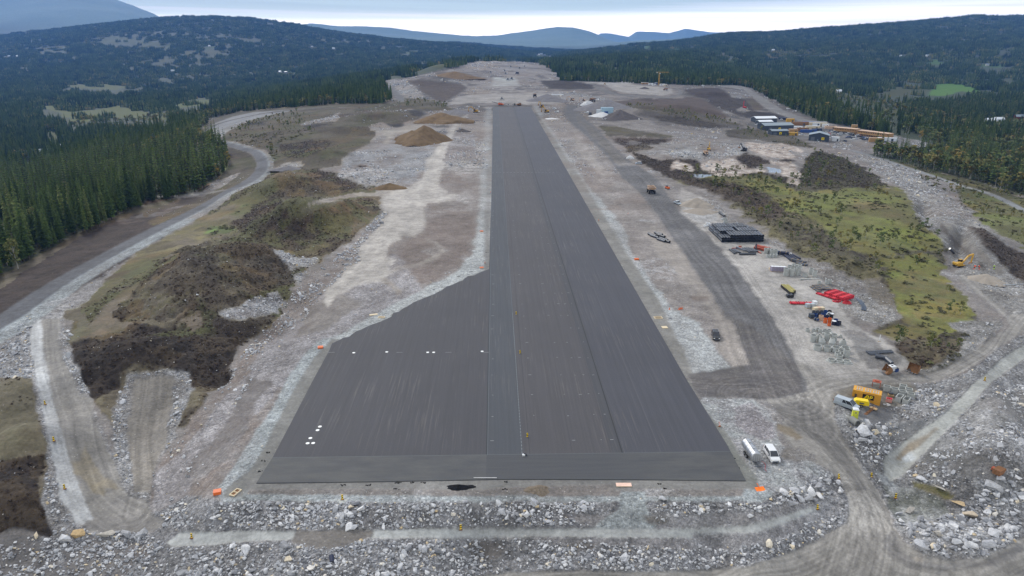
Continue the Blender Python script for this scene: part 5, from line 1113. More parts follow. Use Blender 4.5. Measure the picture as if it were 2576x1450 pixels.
gn_scatter('grass_tufts', P3, np.stack([s_*1.2, s_*1.2, s_], 1), np.stack([k*[0.], k*[0.], g5.random(k)*6.3], 1), g5.integers(0, 3, k), tufts, 'grass and heather tufts on the moor and the earth banks', 'grass')
# ------------------------------------------------------------------ broken rock
def rock_mat(name, warm):
    m = bpy.data.materials.new(name); m.use_nodes = True; t = m.node_tree; b = t.nodes['Principled BSDF']; L = t.links
    oi = N(t, 'ShaderNodeObjectInfo'); g = N(t, 'ShaderNodeNewGeometry')
    n = N(t, 'ShaderNodeTexNoise', inputs={'Scale': 2.5, 'Detail': 5.0, 'Roughness': .65}); L.new(g.outputs['Position'], n.inputs['Vector'])
    st_ = [(0, s2l((124,125,129))), (.3, s2l((156,157,160))), (.65, s2l((180,181,184))), (.92, s2l((204,204,205))), (.955, s2l((206,196,176))), (1, s2l((186,166,132)))] if not warm else [(0, s2l((150,146,140))), (.5, s2l((182,176,166))), (1, s2l((176,150,108)))]
    c = ramp(t, oi.outputs['Random'], st_).outputs[0]
    c = mixc(t, 1.0, c, ramp(t, n.outputs[0], [(.3, .72), (.7, 1.22)]).outputs[0], 'MULTIPLY')
    L.new(c, b.inputs['Base Color']); b.inputs['Roughness'].default_value = .85; b.inputs['Specular IOR Level'].default_value = .25
    bp = N(t, 'ShaderNodeBump', inputs={'Strength': .5, 'Distance': .1}); L.new(n.outputs[0], bp.inputs['Height']); L.new(bp.outputs[0], b.inputs['Normal'])
    return m
RM = rock_mat('blasted_rock', False); RW = rock_mat('pale_rock', True)
def rock(seed, m=None, sub=0):
    r = random.Random(seed); bm = bmesh.new(); ax = (1, r.uniform(.55, .85), r.uniform(.4, .65))
    pp = []
    for _ in range(13):
        v = Vector((r.gauss(0, 1), r.gauss(0, 1), r.gauss(0, 1))).normalized(); v = Vector([max(-.72, min(.72, c))*a for c, a in zip(v, ax)]); pp.append(bm.verts.new(v*.75))
    bmesh.ops.convex_hull(bm, input=pp); 
    for v in [v for v in bm.verts if not v.link_faces]: bm.verts.remove(v)
    me = bpy.data.meshes.new('boulder'); bm.to_mesh(me); bm.free(); me.materials.append(m or RM); o = bpy.data.objects.new('boulder', me); return o
ROCKS = [rock(i) for i in range(9)]
def zone_c(*polys):
    z = np.zeros(cPX.shape, bool)
    for q in polys: z |= inpoly(cPX+(JX[:-1, :-1])*5, cPY+JY[:-1, :-1]*3, q)
    return z
cst = base[:-1, :-1, 3]
front1 = zone_c(V('D', (375,1290),(560,1266),(1000,1263),(1500,1266),(1500,1290),(1530,1330),(480,1332),(390,1320)), V('D', (1640,1270),(1900,1268),(1990,1230),(2080,1190),(2110,1215),(2080,1250),(1960,1290),(1840,1322),(1660,1328)))
front2 = zone_c(V('D', (-100,1400),(160,1330),(370,1340),(430,1378),(700,1366),(938,1360),(1341,1356),(1700,1366),(1850,1372),(2050,1310),(2120,1290),(2128,1319),(2050,1362),(1883,1419),(1718,1433),(1280,1438),(1150,1475),(-100,1475)))
leftb = zone_c(V('D', (375,1300),(385,1210),(440,1115),(500,1050),(560,960),(640,860),(720,760),(790,690),(850,645),(900,610),(945,545),(970,530),(975,560),(930,640),(860,700),(800,760),(700,880),(640,950),(580,1040),(520,1110),(480,1190),(455,1270)))
leftv = zone_c(V('D', (295,940),(325,945),(318,1050),(325,1150),(338,1225),(318,1228),(290,1150),(280,1050)), V('D', (445,940),(480,945),(470,1030),(440,1080),(412,1140),(385,1215),(378,1180),(410,1090),(436,1010)), V('D', (150,810),(185,830),(175,900),(210,960),(222,1000),(198,985),(165,930),(150,870)), V('D', (95,960),(80,900),(70,850),(80,795),(40,830),(0,870),(0,960),(70,955)), V('D', (112,1180),(135,1180),(150,1255),(195,1325),(240,1330),(200,1345),(150,1370),(120,1280),(100,1210)))
rr1 = zone_c(V('T', (1180,620),(1500,330),(1700,320),(2000,430),(2071,450),(1900,640),(1700,760),(1560,800),(1300,760)), V('T', (560,860),(750,780),(860,830),(1120,780),(1300,830),(1300,1060),(1180,1200),(1060,1340),(950,1430),(700,1300),(600,1150),(560,980)))
rr2 = zone_c(V('R8', (1700,1080),(1620,1060),(1600,1000),(1900,1060),(2000,1000),(2100,950),(2300,760),(2565,620),(2565,1080),(2480,1200),(2250,1300),(2000,1320),(1800,1260),(1660,1180)))
rr3 = zone_c(V('R8', (1650,720),(1760,620),(1900,500),(2100,300),(2300,100),(2565,0),(2565,620),(2350,640),(2300,740),(2000,800),(1800,760)))
gul = zone_c(*[V('R4', *q) for q in ([(1650,900),(1800,850),(2000,760),(2080,760),(2160,830),(2050,890),(1850,950),(1700,950)], [(2050,440),(2250,480),(2380,500),(2340,560),(2260,700),(2150,560)])])
gen = (cst > .78) & (cS == 0) & (cZ < 520)
D = np.zeros(cPX.shape)
D[gen] = .35; D[front1] = 7.5; D[front2] = 6.5; D[leftb] = 3.2; D[leftv] = 3.0; D[rr1] = 4.0; D[rr2] = 3.4; D[rr3] = 3.4; D[gul] = 1.8
D *= .35+.65*ss(.32, .5, fbm(GX, GY, 6, 3, 260)[:-1, :-1])
D[(cS == 1) | (cS == 4) | (cS == 2)] = 0
D[(cst > .45) & (cst < .79) & (cZ < 260) & ((cS == 5) | (cS == 0))] = .22
soil = (cst <= .3) & (cst > .08) & (cS == 0) & (cZ < 450) & (cPX < 1100); D[soil] = .035
D = np.where((np.abs(cPX-1288) < 1420) & (cPY < 1560), D, 0)
RWP = V('D', (1225,250),(1350,250),(1885,1222),(630,1232),(830,852),(1228,672))
midst = site_c & (cst > .3) & np.isin(cS, (0, 5)) & (cZ > 380) & (cZ < 2400)
D = np.where(midst & (D < .1), np.clip(.045*(500/cZ)**1.6, 0, .05)*(cst > .3)*(1+3*(cst > .6))*ss(.42, .6, fbm(GX, GY, 25, 3, 270)[:-1, :-1]), D)
D = np.where(inpoly(cPX, cPY, RWP) | inpoly(cPX, cPY, HAUL) | inpoly(cPX, cPY, ROADP), 0, D)
P4, r4, c4, g6 = scatter(D, 51); k = len(P4)
big = (front1 | front2 | leftb | leftv | rr1 | rr3 | gul)[r4, c4]; huge = rr2[r4, c4]
sz = np.clip(g6.lognormal(-1.05, .45, k), .16, 1.3)
sz[big] = np.clip(g6.lognormal(-1.02, .52, big.sum()), .2, 1.8); sz[huge] = np.clip(g6.lognormal(-.55, .55, huge.sum()), .25, 2.4)
sz *= np.where((cst[r4, c4] < .79) & ~big & ~huge, .6, 1)
sz *= np.clip(.7+ZC[r4, c4]/700, .8, 1.6)
fr_ = midst[r4, c4] & ~big; sz[fr_] = np.clip(g6.lognormal(-.1, .4, fr_.sum()), .5, 3)*np.clip(ZC[r4, c4][fr_]/700, .8, 2.2)
_ = 0
p4x, p4y, z4 = project(P4[:, 0], P4[:, 1], P4[:, 2]); ap = sz/z4; o4 = np.argsort(-ap)
u4 = np.zeros(k, bool); cnt = 0
def where_rock(px, py):
    if py < 1000 and px < 1288: return 'grey angular boulder in the rubble line between earth mound and gravel'
    if px > 2200: return 'large pale blasted boulder in the rubble right of the dirt road'
    if px > 2090: return 'grey blasted boulder between the stores container and the dirt road'
    if py > 1345: return 'grey angular boulder in the rubble slope below the pale gravel path'
    if py > 1250: return 'grey angular boulder in the rubble bank between runway end and gravel path'
    return 'grey angular boulder beside the left gravel track'
for i in o4:
    if cnt >= 290: break
    if not (5 < p4x[i] < 2571 and p4y[i] < 1445): continue
    u4[i] = True; cnt += 1
    o = bpy.data.objects.new('boulder', ROCKS[rt.randrange(9)].data); COL.objects.link(o)
    o.location = (P4[i, 0], P4[i, 1], P4[i, 2]+sz[i]*.14); o.scale = (sz[i]*rt.uniform(.8, 1.3),)*2+(sz[i]*rt.uniform(.8, 1.2),); o.rotation_euler = (rt.uniform(-.35, .35), rt.uniform(-.35, .35), rt.random()*6.3)
    lb_ = where_rock(p4x[i], p4y[i]); tag(o, lb_, 'boulder', lb_.replace('boulder', 'boulders').replace('grey angular ', '').replace('large pale ', ''))
m = ~u4; P_ = P4[m]; s_ = sz[m]; k = len(P_)
P_ = P_+np.stack([s_*0, s_*0, s_*.12], 1)
gn_scatter('loose_rubble', P_, np.stack([s_*g6.uniform(.8, 1.3, k), s_*g6.uniform(.8, 1.3, k), s_*g6.uniform(.7, 1.2, k)], 1), np.stack([g6.uniform(-.5, .5, k), g6.uniform(-.5, .5, k), g6.random(k)*6.3], 1), g6.integers(0, 9, k), ROCKS, 'loose grey blasted rubble banks around the runway end', 'rubble')
print('rocks', k)
# peat clods on the dark heaps
cl = [tuft(60+i, DBR, .55) for i in range(3)]
lum = base[:-1, :-1, :3].mean(-1)
ulc = inpoly(cPX, cPY, V('A', (160,200),(400,100),(1300,40),(1900,0),(1650,250),(1280,600),(650,620),(560,560),(330,420)))
D = np.where(ulc & (cS == 0), .10*ss(.5, .62, fbm(GX, GY, 14, 3, 280)[:-1, :-1]), 0)+np.where((lum < .075) & (alt[:-1, :-1, 3] > .55) & (cS == 0) & (cZ < 620) & site_c, .55, 0)
D += np.where((lum < .13) & (alt[:-1, :-1, 3] > .55) & (cS == 0) & (cZ < 520) & site_c & (cst < .4), .13, 0)
P5, _, _, g7 = scatter(D, 61); k = len(P5); s_ = g7.uniform(.3, .95, k)
gn_scatter('peat_clods', P5, np.stack([s_, s_, s_*.8], 1), np.stack([g7.uniform(-.4, .4, k), g7.uniform(-.4, .4, k), g7.random(k)*6.3], 1), g7.integers(0, 3, k), cl, 'roots and peat clods covering the dark earth heaps', 'earth clods')
print('clods', k)
# ------------------------------------------------------------------ materials for made things
M_ = dict(
 black=mat('black_plastic', (58,64,74), .3, var=.15, rnd=.5, spec=.9), blackp=mat('black_paint', (24,26,30), .22, spec=.6, var=.05), white=mat('white_paint_metal', (214,216,218), .3, var=.04, dirt=.5), silver=mat('silver_paint', (176,184,190), .3, metal=.3, var=.04, dirt=.4),
 steel=mat('brushed_tank_steel', (176,178,182), .32, metal=.75, var=.08), glass=mat('dark_glass', (30,36,44), .08, spec=.8, var=.05), rubber=mat('tyre_rubber', (28,28,29), .85, var=.1), rim=mat('wheel_rim', (140,142,146), .4, metal=.5),
 yellow=mat('machine_yellow', (188,146,52), .5, var=.1, dirt=.6), byellow=mat('bright_yellow', (232,200,20), .45, var=.05), contain=mat('container_yellow', (208,152,52), .6, var=.07), toilet=mat('lime_yellow_plastic', (206,210,66), .5, var=.05), orange=mat('orange_paint', (206,98,38), .55, var=.1), red=mat('red_plastic', (204,44,56), .45, var=.12, rnd=.1),
 conc=mat('cast_concrete', (168,170,166), .85, var=.1, rnd=.06), darkc=mat('damp_concrete', (126,126,122), .9), wood=mat('bare_timber', (176,150,112), .8, var=.15), darkwood=mat('weathered_timber', (120,84,56), .85, var=.2), blue=mat('blue_plastic', (36,66,120), .45, var=.15, rnd=.3), navy=mat('navy_plastic', (26,34,58), .45, var=.15, rnd=.2), rust=mat('rusty_steel', (132,96,62), .8, var=.2),
 grey=mat('grey_sheet', (98,104,112), .55, var=.05), dgrey=mat('dark_grey_sheet', (58,66,76), .55, var=.05), roofw=mat('pale_sheet_roof', (214,218,222), .4, var=.03), roofg=mat('grey_sheet_roof', (126,138,146), .45, var=.04), ochre=mat('ochre_panel', (166,130,84), .7, var=.06), tan=mat('tan_steel', (196,166,140), .6, var=.1), soil=mat('loaded_soil', (120,100,84), .95, var=.2, sc=3), terr=mat('terracotta_plastic', (160,82,58), .6, var=.1), lime=mat('hi_vis_lime', (190,230,60), .7), hiv=mat('hi_vis_orange', (240,90,50), .7), skin=mat('skin', (190,150,128), .6), cloth=mat('dark_trousers', (44,46,54), .8), lamp=mat('lamp_lens', (225,225,220), .15, spec=.8), tail=mat('tail_lens', (150,20,20), .2), pallet=mat('lavender_sacks', (150,142,158), .7, var=.1), beige=mat('beige_cardboard', (206,190,160), .8, var=.06))
def heap_mat(name, rgb, sc=1.2, var=.3):
    m = mat(name, rgb, .95, var=var, sc=sc, spec=.1); t = m.node_tree; b = t.nodes['Principled BSDF']
    tcn = N(t, 'ShaderNodeTexCoord'); n = N(t, 'ShaderNodeTexNoise', inputs={'Scale': .35, 'Detail': 8.0, 'Roughness': .7}); t.links.new(tcn.outputs['Object'], n.inputs['Vector'])
    bp = N(t, 'ShaderNodeBump', inputs={'Strength': .7, 'Distance': .6}); t.links.new(n.outputs[0], bp.inputs['Height']); t.links.new(bp.outputs[0], b.inputs['Normal']); return m
def at(v, x, y):
    (px, py), = V(v, (x, y)); return ground(px, py)
def yaw(p0, p1): return math.atan2(p1.y-p0.y, p1.x-p0.x)-math.pi/2
def put(o, p, rz=0, dz=0): o.location = (p.x, p.y, p.z+dz); o.rotation_euler = (0, 0, rz); return o
def T(name, label, cat, p, rz=0, group=None): return empty(name, label, cat, group, (p.x, p.y, p.z), rz)
def rel_(o, label, **k):
    o['label'] = label
    for a, b_ in k.items(): o[a] = b_
    return o
# ------------------------------------------------------------------ road vehicles, front towards +y
def wheels(par, ys, x, r, w=.24, dual=False):
    for y in ys:
        for s in (-1, 1):
            b = MB(); b.cyl((s*x-w/2, y, r), (s*x+w/2, y, r), r, n=14); wo_ = b.build('wheel', M_['rubber'], par)
            b = MB(); b.cyl((s*x-s*w*.1, y, r), (s*x+s*(w/2+.015), y, r), r*.58, n=10); b.build('rim', M_['rim'], wo_)
def car(name, label, cat, kind, paint, p, rz, group=None, roofbars=False, loc=None):
    t = T(name, label, cat, p, rz, group); P = M_[paint]
    L, W_, Hh = dict(suv=(4.75, 1.88, 1.75), van=(5.0, 1.92, 1.95), mpv=(4.4, 1.82, 1.82), pickup=(5.3, 1.85, 1.8), car=(4.5, 1.8, 1.48))[kind]; h2 = L/2
    if kind in ('van', 'mpv'):
        hood = h2-.95; low = [(-h2, .35), (-h2+.03, 1.0), (-h2+.08, Hh*.60), (hood-.1, Hh*.60), (hood+.15, 1.05), (h2-.12, .86), (h2, .62), (h2, .32)]; c0, c1, c2, c3 = -h2+.08, -h2+.18, hood-.75, hood+.12
    elif kind == 'pickup':
        low = [(-h2, .45), (-h2, 1.05), (-.4, 1.08), (.0, 1.08), (1.35, 1.08), (h2-.15, .98), (h2, .7), (h2, .4)]; c0, c1, c2, c3 = -.75, -.6, .75, 1.35
    else:
        low = [(-h2, .38), (-h2+.05, .75), (-h2+.1, Hh*.58), (.95, Hh*.58), (h2-.35, Hh*.50), (h2-.05, .62), (h2, .35)]; c0, c1, c2, c3 = -h2+.14, -h2+.5, .2, 1.0
    b = MB(); b.prism(low, W_); body = b.build('body', P, t)
    bm = bmesh.new(); bm.from_mesh(body.data); bmesh.ops.bevel(bm, geom=[e for e in bm.edges], offset=.07, segments=2, profile=.6, affect='EDGES'); bm.to_mesh(body.data); bm.free()
    zb = Hh*.58 if kind != 'pickup' else 1.06; zt = Hh-.05; wi = W_*.5-.05; wt = W_*.5-.20
    b = MB(); b.add([(-wi, c0, zb), (wi, c0, zb), (wi, c3, zb), (-wi, c3, zb), (-wt, c1, zt), (wt, c1, zt), (wt, c2, zt), (-wt, c2, zt)], [(0,3,2,1),(4,5,6,7),(0,1,5,4),(1,2,6,5),(2,3,7,6),(3,0,4,7)])
    b.build('windows', M_['glass'], t)
    b = MB(); b.add([(-wt-.03, c1-.05, zt-.03), (wt+.03, c1-.05, zt-.03), (wt+.03, c2+.03, zt-.03), (-wt-.03, c2+.03, zt-.03), (-wt+.06, c1+.05, zt+.05), (wt-.06, c1+.05, zt+.05), (wt-.06, c2-.08, zt+.05), (-wt+.06, c2-.08, zt+.05)], [(0,3,2,1),(4,5,6,7),(0,1,5,4),(1,2,6,5),(2,3,7,6),(3,0,4,7)])
    n = 4 if kind != 'pickup' else 3
    for k in range(n):   # pillars between the side windows
        f = k/(n-1); y0 = c0+(c3-c0)*f; y1 = c1+(c2-c1)*f
        if kind == 'van' and k == 0: wdt = (c3-c0)*.42   # blind rear panels
        elif kind == 'mpv' and k == 0: wdt = .28
        else: wdt = .07
        for s in (-1, 1):
            b.add([(s*(wi+.01), y0, zb), (s*(wi+.01), y0+wdt, zb), (s*(wt+.02), y1+wdt, zt), (s*(wt+.02), y1, zt), (s*(wi-.05), y0, zb), (s*(wi-.05), y0+wdt, zb), (s*(wt-.05), y1+wdt, zt), (s*(wt-.05), y1, zt)], [(0,1,2,3),(4,7,6,5),(0,3,7,4),(1,5,6,2)])
    if kind == 'van': b.add([(-wi+.02, c0-.01, zb), (wi-.02, c0-.01, zb), (wt, c1-.01, zt), (-wt, c1-.01, zt)], [(0,1,2,3)])
    b.build('roof', P, t)
    if kind == 'pickup':
        b = MB(); b.box(0, -h2+1.0, 1.03, W_-.25, 1.75, .06); b.build('load_bed', M_['black'], t)
    if roofbars:
        b = MB()
        for s in (-1, 1): b.box(s*(wt-.05), (c1+c2)/2, zt+.06, .05, (c2-c1)*.9, .05)
        b.build('roof_rail', M_['rim'], t)
    wheels(t, (-h2+.85, h2-.92), W_/2-.13, .36)
    for s in (-1, 1):
        b = MB(); b.box(s*(W_/2-.28), h2-.05, .66, .34, .12, .15); b.build('headlight', M_['lamp'], t)
        b = MB(); b.box(s*(W_/2-.12), -h2+.02, .85, .14, .1, .4); b.build('tail_light', M_['tail'], t)
        b = MB(); b.box(s*(W_/2+.1), c3-.35, zb+.02, .2, .12, .16); b.build('mirror', M_['black'], t)
    b = MB(); b.box(0, h2+.0, .36, W_*.62, .06, .22); b.build('grille', M_['black'], t)
    return t
a, b_ = ground(1794, 832), ground(1803, 862); c = (a+b_)/2
car('parked_car', 'black estate car with roof rails standing alone on the gravel strip right of the runway', 'car', 'suv', 'blackp', ground(1800, 850), yaw(a, b_), roofbars=True)
a, b_ = at('R8', 640, 500), at('R8', 705, 600); car('parked_car', 'white passenger van with black windows parked beside the silver tank trailer', 'van', 'mpv', 'white', at('R8', 672, 560), yaw(a, b_))
a, b_ = at('T', 385, 560), at('T', 640, 680); car('parked_van', 'silver white panel van between the yellow container and the lime portable toilet', 'van', 'van', 'silver', at('T', 485, 590), yaw(a, b_))
a, b_ = ground(1691, 507), ground(1717, 519); car('pickup_truck', 'silver pickup truck standing by the gravel heap on the haul road', 'pickup', 'pickup', 'silver', ground(1704, 514), yaw(a, b_))
# ------------------------------------------------------------------ tank trailer
a, b_ = at('R8', 475, 520), at('R8', 545, 625); p = at('R8', 515, 560)
t = T('tank_trailer', 'silver cylindrical tank trailer with drawbar parked on gravel near the asphalt edge', 'trailer', p, yaw(a, b_))
b = MB(); n = 18
for (y, r) in ((-2.7, .55), (-2.6, .95), (2.6, .95), (2.7, .8)): pass
b.cyl((0, -2.55, 1.65), (0, 2.5, 1.65), 1.0, n=20); b.cyl((0, -2.7, 1.65), (0, -2.55, 1.65), .8, 1.0, n=20); b.cyl((0, 2.5, 1.65), (0, 2.62, 1.65), 1.0, .86, n=20); b.build('tank', M_['steel'], t, smooth=False)
b = MB()
for y in (-1.7, -.6, .5, 1.6): b.cyl((0, y, 1.65), (0, y+.05, 1.65), 1.02, n=20)
b.build('tank_band', M_['rim'], t)
for y in (-1.2, .9): b = MB(); b.cyl((0, y, 2.6), (0, y, 2.78), .3, n=12); b.build('hatch', M_['steel'], t)
b = MB(); 
for x in (-.45, .45): b.box(x, 0, .6, .1, 5.2, .12)
b.box(0, 3.1, .55, .12, 1.4, .1); b.box(0, 3.75, .48, 1.5, .12, .1); b.build('frame', M_['black'], t)
b = MB(); b.box(-1.02, -.6, 1.2, .06, 1.6, .5); b.build('side_panel', M_['red'], t)
for x in (-.6, -.2, .2, .6): b = MB(); b.box(x, 2.63, .9, .05, .05, 1.5); b.build('end_rib', M_['darkc'], t)
wheels(t, (-.9, .1), .85, .42)
b = MB(); b.cyl((0, 3.4, 0), (0, 3.4, .6), .06); b.build('jack_leg', M_['rim'], t)
p2 = at('R8', 600, 590); b = MB(); pr = None
for k in range(7):
    q = Vector((.9*math.sin(k*.9)*.35, -k*.55, .04)); 
    if pr is not None: b.cyl(pr, q, .035, n=5)
    pr = q
put(tag(b.build('hose', M_['red']), 'red hose lying on gravel between the tank trailer and white van', 'hose'), p2)
# ------------------------------------------------------------------ yellow container
a, b_ = at('T', 568, 445), at('T', 948, 578); rz = math.atan2(b_.y-a.y, b_.x-a.x); L = (b_-a).length
d = Vector((math.cos(rz), math.sin(rz), 0)); nrm = Vector((-d.y, d.x, 0)); p = (a+b_)/2+nrm*1.22; p.z = min(a.z, b_.z)
t = T('yellow_container', 'long yellow shipping container with black logo panel and roof frames beside the dirt road', 'container', p, rz)
b = MB(); nn = int(L/.28); yv = []
for s, y0 in ((-1, -1.2), (1, 1.2)):
    pts_ = []
    for k in range(nn+1):
        x = -L/2+.08+(L-.16)*k/nn
        for dx_, dd in ((0, 0), (.08, 0), (.12, .05), (.2, .05)): pts_.append((x+dx_ if x+dx_ < L/2-.08 else L/2-.08, y0-s*dd*1.0))
    P2 = [(x, y, .15) for x, y in pts_]+[(x, y, 2.5) for x, y in pts_]; m_n = len(pts_); b.add(P2, [(i, i+1, m_n+i+1, m_n+i) for i in range(m_n-1)])
for s in (-1, 1):
    b.box(0, s*1.2, 0, L, .1, .16); b.box(0, s*1.2, 2.48, L, .1, .12); b.box(s*(L/2-.06), 0, .14, .06, 2.3, 2.4)
    for e in (-1, 1): b.box(e*(L/2-.05), s*1.17, .0, .12, .12, 2.6)
b.box(0, 0, 2.52, L-.1, 2.35, .05); b.build('shell', M_['contain'], t)
for s in (-.55, .55): b = MB(); b.box(L/2+.01, s, .18, .05, 1.05, 2.25); b.build('door', M_['contain'], t)
for kx in (-.28, .02, .30):
    b = MB(); x0 = kx*L
    for j in range(3): b.box(x0+j*.5-.5, 0, 2.58, .12, 1.7, .06)
    for s in (-1, 1): b.box(x0, s*.7, 2.6, 1.3, .1, .07)
    b.build('roof_frame', M_['silver'], t)
f = (at('T', 775, 560)-a).dot(d)-L/2
b = MB(); b.box(f, -1.29, .95, 2.3, .04, 1.15); lg = b.build('logo_panel', M_['blackp'], t)
b = MB()   # slanted two-letter mark, yellow on black
def glyph(b, poly, y): b.add([(x, y, z) for x, z in poly]+[(x, y+.02, z) for x, z in poly], [tuple(range(len(poly)))]+[(i, (i+1) % len(poly), len(poly)+(i+1) % len(poly), len(poly)+i) for i in range(len(poly))])
for q in ([(-.85,.0),(-.6,.0),(-.22,.62),(-.08,.62),(-.08,.0),(.14,.0),(.14,.84),(-.36,.84)], [(-.5,.2),(-.08,.2),(-.08,.36),(-.4,.36)]): glyph(b, [(f+x, 1.1+z) for x, z in q], -1.33)
for q in ([(.24,.0),(.46,.0),(.56,.84),(.34,.84)], [(.52,.66),(.86,.66),(.92,.84),(.56,.84)], [(.46,.30),(.80,.30),(.84,.46),(.48,.46)], [(.80,.34),(.86,.34),(.95,.8),(.84,.8)]): glyph(b, [(f+x, 1.1+z) for x, z in q], -1.33)
b.build('logo_mark', M_['byellow'], lg)
# compressor
p = at('T', 690, 575); t = T('air_compressor', 'yellow towed air compressor in front of the yellow container', 'compressor', p, yaw(at('T', 610, 540), at('T', 770, 590)))
b = MB(); b.prism([(-1.5, .5), (-1.5, 1.25), (-1.1, 1.55), (1.2, 1.55), (1.5, 1.3), (1.5, .5)], 1.35); b.build('hood', M_['byellow'], t)
b = MB(); b.box(0, 1.51, .6, 1.1, .06, .8); b.build('grille', M_['black'], t); b = MB(); b.box(0, 2.1, .45, .1, 1.3, .1); b.build('drawbar', M_['black'], t)
b = MB(); b.box(.69, 0, .8, .04, .9, .3); b.build('side_vent', M_['black'], t); wheels(t, (0,), .72, .33)
# portable toilet
p = at('T', 600, 748); t = T('portable_toilet', 'lime yellow portable toilet cabin at the corner of the dirt road', 'toilet', p, rz+.25)
b = MB(); b.box(0, 0, .12, 1.1, 1.1, 2.05, taper=.98); b.build('cabin', M_['toilet'], t); b = MB(); b.box(0, 0, 2.16, 1.18, 1.18, .1); b.box(0, 0, 2.25, .95, .95, .16, taper=.75); b.build('roof', M_['white'], t)
b = MB(); b.box(0, -.57, .22, .78, .04, 1.85); dd = b.build('door', M_['toilet'], t); b = MB(); b.box(.3, -.61, 1.1, .05, .05, .2); b.build('handle', M_['black'], dd)
b = MB(); b.box(0, -.60, 1.45, .3, .02, .28); b.build('notice', M_['grey'], dd); b = MB(); b.box(0, 0, 0, 1.2, 1.2, .13); b.build('skid', M_['black'], t)
for s in (-1, 1): b = MB(); b.box(s*.56, 0, 1.75, .02, .7, .18); b.build('vent', M_['grey'], t)
# concrete pipe and other small stores by the container
p = at('T', 590, 830); b = MB(); b.tube((-.1, -.9, .72), (.1, .9, .72), .72, .13, 16); b.tube((-.12, -1.1, .72), (-.1, -.88, .72), .8, .2, 16)
put(tag(b.build('concrete_pipe', M_['darkc']), 'short grey concrete pipe lying on its side below the portable toilet', 'pipe'), p, .35)
p = at('T', 618, 455); t = T('oil_barrel', 'black barrel standing between the panel van and container', 'barrel', p); b = MB(); b.cyl((0,0,0),(0,0,.9),.3,n=12); b.cyl((0,0,.28),(0,0,.32),.315,n=12); b.cyl((0,0,.58),(0,0,.62),.315,n=12); b.build('drum', M_['black'], t); b = MB(); b.cyl((0,0,.88),(0,0,.92),.31,n=12); b.build('lid', M_['blackp'], t)
p = at('T', 820, 650); t = T('timber_planks', 'long brown timber planks lying on dark gravel by the container', 'planks', p, yaw(at('T', 740, 710), at('T', 880, 610)))
for x, l, z in ((-.2, 5.6, 0), (.12, 5.0, 0), (.0, 3.2, .16)): b = MB(); b.box(x, .3*z, z, .26, l, .14); b.build('plank', M_['darkwood'], t)
b = MB(); b.box(.1, 1.4, .16, 1.5, .9, .12); b.build('pallet_board', M_['wood'], t)
p = at('T', 1080, 515); t = T('red_crate', 'pink open crate filled with red fittings beside the container door', 'crate', p, rz)
b = MB()
for s in (-1, 1): b.box(s*.6, 0, 0, .06, 1.0, .8); b.box(0, s*.5, 0, 1.2, .06, .8)
b.box(0, 0, .02, 1.15, .95, .05); b.build('box', mat('faded_pink', (196,140,130), .7), t); b = MB()
for k in range(9): b.box(rt.uniform(-.4,.4), rt.uniform(-.3,.3), .5, .3, .22, .35, rz=rt.random()*3)
b.build('fittings', M_['red'], t)
p = at('T', 1105, 440); t = T('pallet_stack', 'stacked wooden pallets with black bundles behind the container', 'pallets', p, rz+.2)
for k in range(3):
    b = MB()
    for j in range(5): b.box(-.48+j*.24, 0, k*.16+.1, .16, 1.1, .03)
    for j in (-.4, 0, .4): b.box(0, j, k*.16, 1.2, .1, .1)
    b.build('pallet', M_['wood'], t)
b = MB(); b.cyl((-.5, 0, .75), (.5, 0, .75), .26, n=10); b.cyl((-.4, .4, .72), (.5, .3, .72), .2, n=10); b.build('bundle', M_['black'], t)
p = at('T', 903, 305); t = T('rust_frame', 'rust brown steel frame standing behind the yellow container', 'frame', p, rz)
b = MB()
for x, y in ((-.8,-.6),(.8,-.6),(.8,.6),(-.8,.6)): b.box(x, y, 0, .12, .12, 1.3)
b.box(0, 0, 1.25, 1.8, 1.4, .12); b.build('post_frame', M_['terr'], t); b = MB(); b.box(0, 0, 1.37, 1.0, .8, .25, taper=.8); b.build('cover', M_['terr'], t)
p = at('T', 1055, 565); b = MB(); 
for k in range(5): b.box(rt.uniform(-.7,.7), rt.uniform(-.4,.4), 0, .6, .4, .18, rz=rt.random()*3, taper=.6)
put(tag(b.build('plastic_sheet', M_['white']), 'crumpled white plastic on the ground at the container corner', 'plastic sheet'), p)
def trough(label, v, x, y, rz_, l=1.7, w_=1.05, h=1.25):
    t = T('concrete_trough', label, 'trough', at(v, x, y), rz_, 'open concrete boxes beside the yellow container'); b = MB(); k = .13
    for s in (-1, 1): b.box(s*(l/2-k/2), 0, 0, k, w_, h); b.box(0, s*(w_/2-k/2), 0, l-2*k, k, h)
    b.box(0, 0, .0, l-2*k, w_-2*k, .12); b.build('wall', M_['conc'], t); return t
for x, y, big_, lb in ((1048,365,0,'grey concrete box furthest left in the back row near the container'),(1157,395,0,'grey concrete box second in the back row near the container'),(1272,350,0,'grey concrete box highest in the back row near the rubble'),(1265,430,0,'small grey concrete box in the middle of the group of boxes'),(1350,400,0,'grey concrete box at the right end of the back row'),(1380,465,0,'small grey concrete box behind the nearest long box'),(1222,500,1,'long open concrete box nearest the container'),(1320,535,1,'long open concrete box nearest the rubble, front of the group')):
    trough(lb, 'T', x, y, rz+(1.35 if big_ else .1), 2.3 if big_ else 1.5, 1.2 if big_ else 1.2, 1.2)
